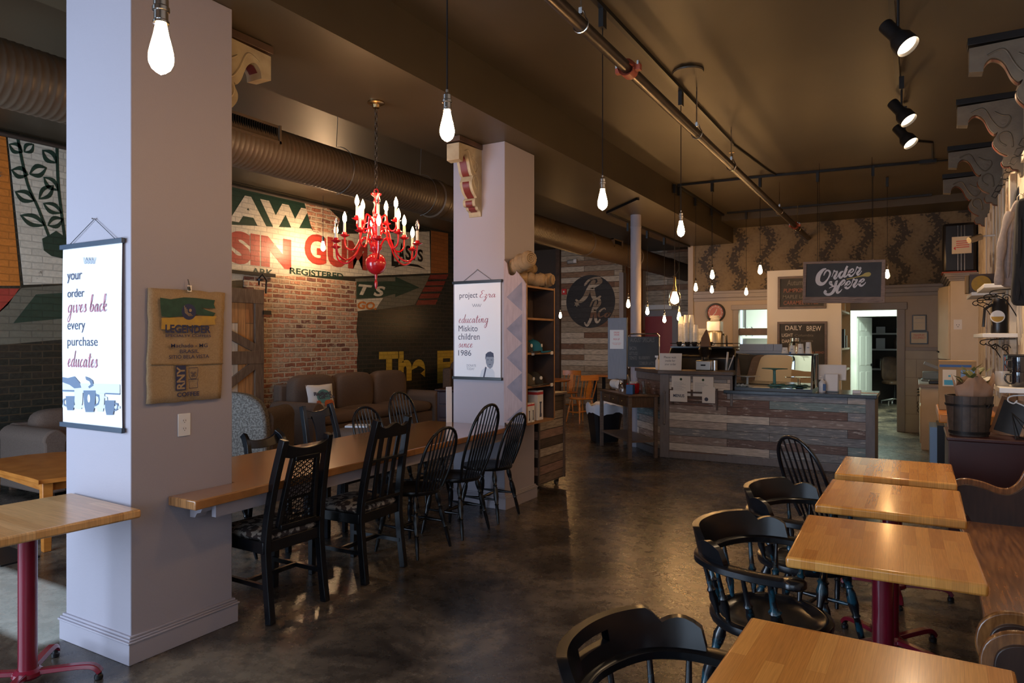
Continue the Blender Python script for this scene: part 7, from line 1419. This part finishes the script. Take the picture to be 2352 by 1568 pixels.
# hanging shirts
def garment(label, outl, y, m, folds, T=.13, sl=None):
    o, rz, L = onY(y, *outl[0]); t = thing('hanging_shirt', label, 'clothing', o, 0); P = cr([L(*p) for p in outl], 4, True); n = len(P); cx_ = sum(p[0] for p in P)/n; cz_ = sum(p[1] for p in P)/n
    b = MB(); rings = [(.80, -T*.5), (.93, -T*.42), (1.0, -T*.2), (1.0, T*.2), (.93, T*.42), (.8, T*.5)]
    vs = [(cx_+(p[0]-cx_)*s_, yy+.012*math.sin(k_*.9), cz_+(p[1]-cz_)*(1-(1-s_)*.35)) for s_, yy in rings for k_, p in enumerate(P)]
    b.add(vs, [(a*n+i, a*n+(i+1) % n, (a+1)*n+(i+1) % n, (a+1)*n+i) for a in range(5) for i in range(n)]+[tuple(range(n))[::-1], tuple(range(5*n, 6*n))]); b.build('body', m, t, smooth=50)
    for fl in folds: MB().tube([(L(u, v)[0], -T*.46, L(u, v)[1]) for u, v in cr(fl, 4)], [.004]+[.014]*(len(cr(fl, 4))-2)+[.004], 8).build('fold', m, t, smooth=60)
    if sl: MB().tube([(L(u, v)[0], -T*.55, L(u, v)[1]) for u, v in cr(sl, 4)], [.028+.006*math.sin(k_*1.3) for k_ in range(len(cr(sl, 4)))], 12).build('sleeve', m, t, smooth=60)
    MB().tube([(0, 0, -.02), (0, 0, .03), (.02, 0, .06), (.045, 0, .04)], .003, 6).build('hanger_hook', 'chrome', t); return t
garment('grey knitted jumper hanging on the right wall', [(2336, 462), (2322, 478), (2308, 512), (2300, 560), (2296, 610), (2298, 650), (2318, 660), (2338, 652), (2346, 600), (2348, 520)], 6.75, 'knit', [[(2322, 500), (2316, 560), (2312, 640)], [(2332, 520), (2328, 580), (2326, 645)]], sl=[(2318, 490), (2302, 540), (2295, 600), (2292, 655)])
garment('black jacket hanging in front of the grey jumper', [(2350, 456), (2334, 470), (2330, 540), (2326, 620), (2324, 692), (2352, 702), (2392, 700), (2396, 600), (2390, 500), (2372, 462)], 6.15, 'blackcloth', [[(2340, 500), (2338, 590), (2336, 690)], [(2350, 490), (2350, 590), (2349, 692)]])
garment('dark hooded top hanging highest on the wall rack', [(2345, 425), (2332, 440), (2326, 470), (2328, 500), (2350, 500), (2356, 450)], 7.3, 'charcloth', [[(2338, 445), (2336, 490)]])
t = thing('hook_rail', 'rail of bent wire hooks running along the right wall above the clothes', 'hook rail', (WX, 7.0, 2.98)); MB().box(-.02, -1.0, -.03, 0, 1.6, .03).build('rail', 'peel', t)
for i in range(8): MB().tube([(-.02, -.8+i*.3, 0), (-.09, -.8+i*.3, -.01), (-.11, -.8+i*.3, -.05), (-.08, -.8+i*.3, -.07), (-.06, -.8+i*.3, -.04)], .004, 6).build('hook', 'blackmetal', t)
# old panelled door boards against the wall
for i, (y0, y1) in enumerate([(7.35, 8.1), (8.3, 9.05), (9.2, 9.9)]):
    o = MB().box(-.03, y0, .95, 0, y1, 2.95).box(-.05, y0, .95, -.03, y0+.09, 2.95).box(-.05, y1-.09, .95, -.03, y1, 2.95).box(-.045, (y0+y1)/2-.04, .95, -.03, (y0+y1)/2+.04, 2.95).build('old_panel', 'peel', loc=(WX-.004, 0, 0), bev=.003); tag(o, ['peeling white door panel on the wall behind the thermos shelf', 'peeling white door panel in the middle of the right wall', 'peeling white door panel closest to the cream cupboard'][i], 'wall panel')
t = thing('wire_ornament', 'red bent wire ornament hanging under the clothes on the right wall', 'ornament', (WX-.03, 6.45, 1.98)); b = MB(); b.tube([(-.01, .05*math.sin(i*.9)*(1-i/40), -.012*i) for i in range(30)], .006, 6).build('red_wire', 'signred', t, smooth=60)
o = MB().box(-.004, -.06, 0, 0, .06, .14).build('price_card', 'clockred', loc=(WX-.002, 6.4, 1.42)); tag(o, 'pinkish red card fixed to the right wall under the wire ornament', 'card')
t = thing('cord_bundle', 'bundle of pale cords looped on the right wall behind the mugs', 'cords', (WX-.02, 6.75, 1.95))
for i in range(4): MB().tube(cr([(-.01, -.12+.07*i, 0), (-.03, -.13+.07*i, -.2), (-.02, -.10+.07*i, -.38-.03*i), (-.03, -.07+.07*i, -.2), (-.01, -.08+.07*i, 0)], 4), .004, 5).build('cord', 'cream', t, smooth=60)
# ================================================================ SIDE TABLE AND CONDIMENTS
A = Vector((-3.17, 8.44)); u_ = Vector((-.66, .75)).normalized(); w2 = Vector((.75, .66)).normalized(); rz = math.atan2(u_.y, u_.x)
c_ = A+u_*.58+w2*.19; t = thing('console_table', 'dark console table with small drawers beside the order counter', 'table', (c_.x, c_.y, 0), rz)
ht_ = .81; MB().box(-.60, -.21, ht_-.025, .60, .21, ht_).build('table_top', 'wood_dark', t, bev=.004)
b = MB().box(-.55, .16, ht_-.16, .55, .18, ht_-.025).box(-.55, -.18, ht_-.16, .55, -.165, ht_-.025).box(-.56, -.18, ht_-.16, -.54, .18, ht_-.025).box(.54, -.18, ht_-.16, .56, .18, ht_-.025).build('apron', 'wood_dark', t)
for i in range(3): d = MB().box(-.5+i*.34, .18, ht_-.14, -.19+i*.34, .192, ht_-.045).build('drawer', 'wood_dark', t, bev=.002); MB().ell((-.345+i*.34, .2, ht_-.09), .012, .012, .012).build('knob', 'brass', d)
for sx in (-1, 1):
    for sy in (-1, 1): MB().cbox(sx*.56, sy*.175, 0, .045, .045, ht_-.025).build('leg', 'wood_side', t, bev=.003)
MB().box(-.56, -.18, .20, .56, .18, .225).build('lower_shelf', 'wood_side', t, bev=.002)
def on(a, q): v = c_+u_*a+w2*q; return (v.x, v.y, ht_+.001)
def at_(label, name, cat, a, q, rz_=0): return thing(name, label, cat, on(a, q), rz_)
t = at_('white paper roll in a wire holder on the console table', 'paper_roll', 'paper roll', .38, -.02, rz+PI); MB().tube([(-.12, 0, .085), (.12, 0, .085)], .06, 20).build('roll', 'paper', t); MB().tube([(-.13, 0, .02), (-.13, 0, .14), (-.06, 0, .16), (.06, 0, .16), (.13, 0, .14), (.13, 0, .02)], .003, 5).box(-.12, -.05, 0, .12, .05, .02).build('wire_holder', 'chrome', t)
t = at_('small glass jar with a brass lid on the console table', 'jar', 'jar', .10, -.05); MB().lathe([(.001, 0), (.035, 0), (.037, .01), (.037, .09), (.025, .105), (.001, .105)], n=20).build('jar', 'glass', t, smooth=40); MB().lathe([(.03, .105), (.03, .12), (.001, .121)], n=18).build('lid', 'brass', t)
t = at_('shiny red tub of sugar packets on the console table', 'red_tub', 'tub', -.22, .0); MB().lathe([(.001, 0), (.075, 0), (.085, .02), (.085, .13), (.078, .13), (.075, .02), (.001, .02)], n=28).build('tub', 'redmug', t, smooth=40)
for i in range(6): MB().box(-.05+i*.018, -.03, .02, -.04+i*.018, .03, .15).build('packets', 'paper', t)
t = at_('blue box holding steel utensils on the console table', 'blue_caddy', 'caddy', -.36, -.09); MB().box(-.045, -.04, 0, .045, .04, .12).build('box', 'blue', t); MB().bar((0, 0, .02), (-.05, .02, .25), .02, .006).bar((.01, 0, .02), (-.02, -.02, .23), .015, .006).build('utensils', 'chrome', t)
t = at_('clear beaker of stirring sticks at the corner of the console table', 'beaker', 'beaker', -.49, .05); MB().lathe([(.001, 0), (.037, 0), (.04, .13), (.037, .13), (.034, .008), (.001, .008)], n=20).build('beaker', 'pane', t); MB().bar((0, 0, .01), (.02, .01, .2), .012, .006).bar((0, .01, .01), (-.02, .01, .17), .03, .03).build('sticks', 'wood_side', t)
v = c_+u_*.80-w2*.05+Vector((-.05, .05)); t = thing('waste_bin', 'black waste bin with white liner folded over its rim', 'bin', (v.x-.05, v.y+.18, 0), rz); MB().tube([(0, 0, 0), (0, 0, .52)], [.17, .23], sec=[(-.8, -1), (.8, -1), (1, -.8), (1, .8), (.8, 1), (-.8, 1), (-1, .8), (-1, -.8)]).build('bin', 'blackplastic', t)
b = MB(); vs = []; k = 32
for j, (z, r) in enumerate([(.42, .245), (.5, .25), (.55, .245), (.56, .225), (.50, .20)]):
    for i in range(k): a = 2*PI*i/k; f = 1/max(abs(math.cos(a)), abs(math.sin(a)))**.7; vs.append((r*f*math.cos(a)*(1+.02*math.sin(5*a+j)), r*f*math.sin(a), z+.02*math.sin(4*a+j)+.012*math.sin(9*a)))
b.add(vs, [(j*k+i, j*k+(i+1) % k, (j+1)*k+(i+1) % k, (j+1)*k+i) for j in range(4) for i in range(k)]).build('bin_liner', 'bag', t, smooth=50)
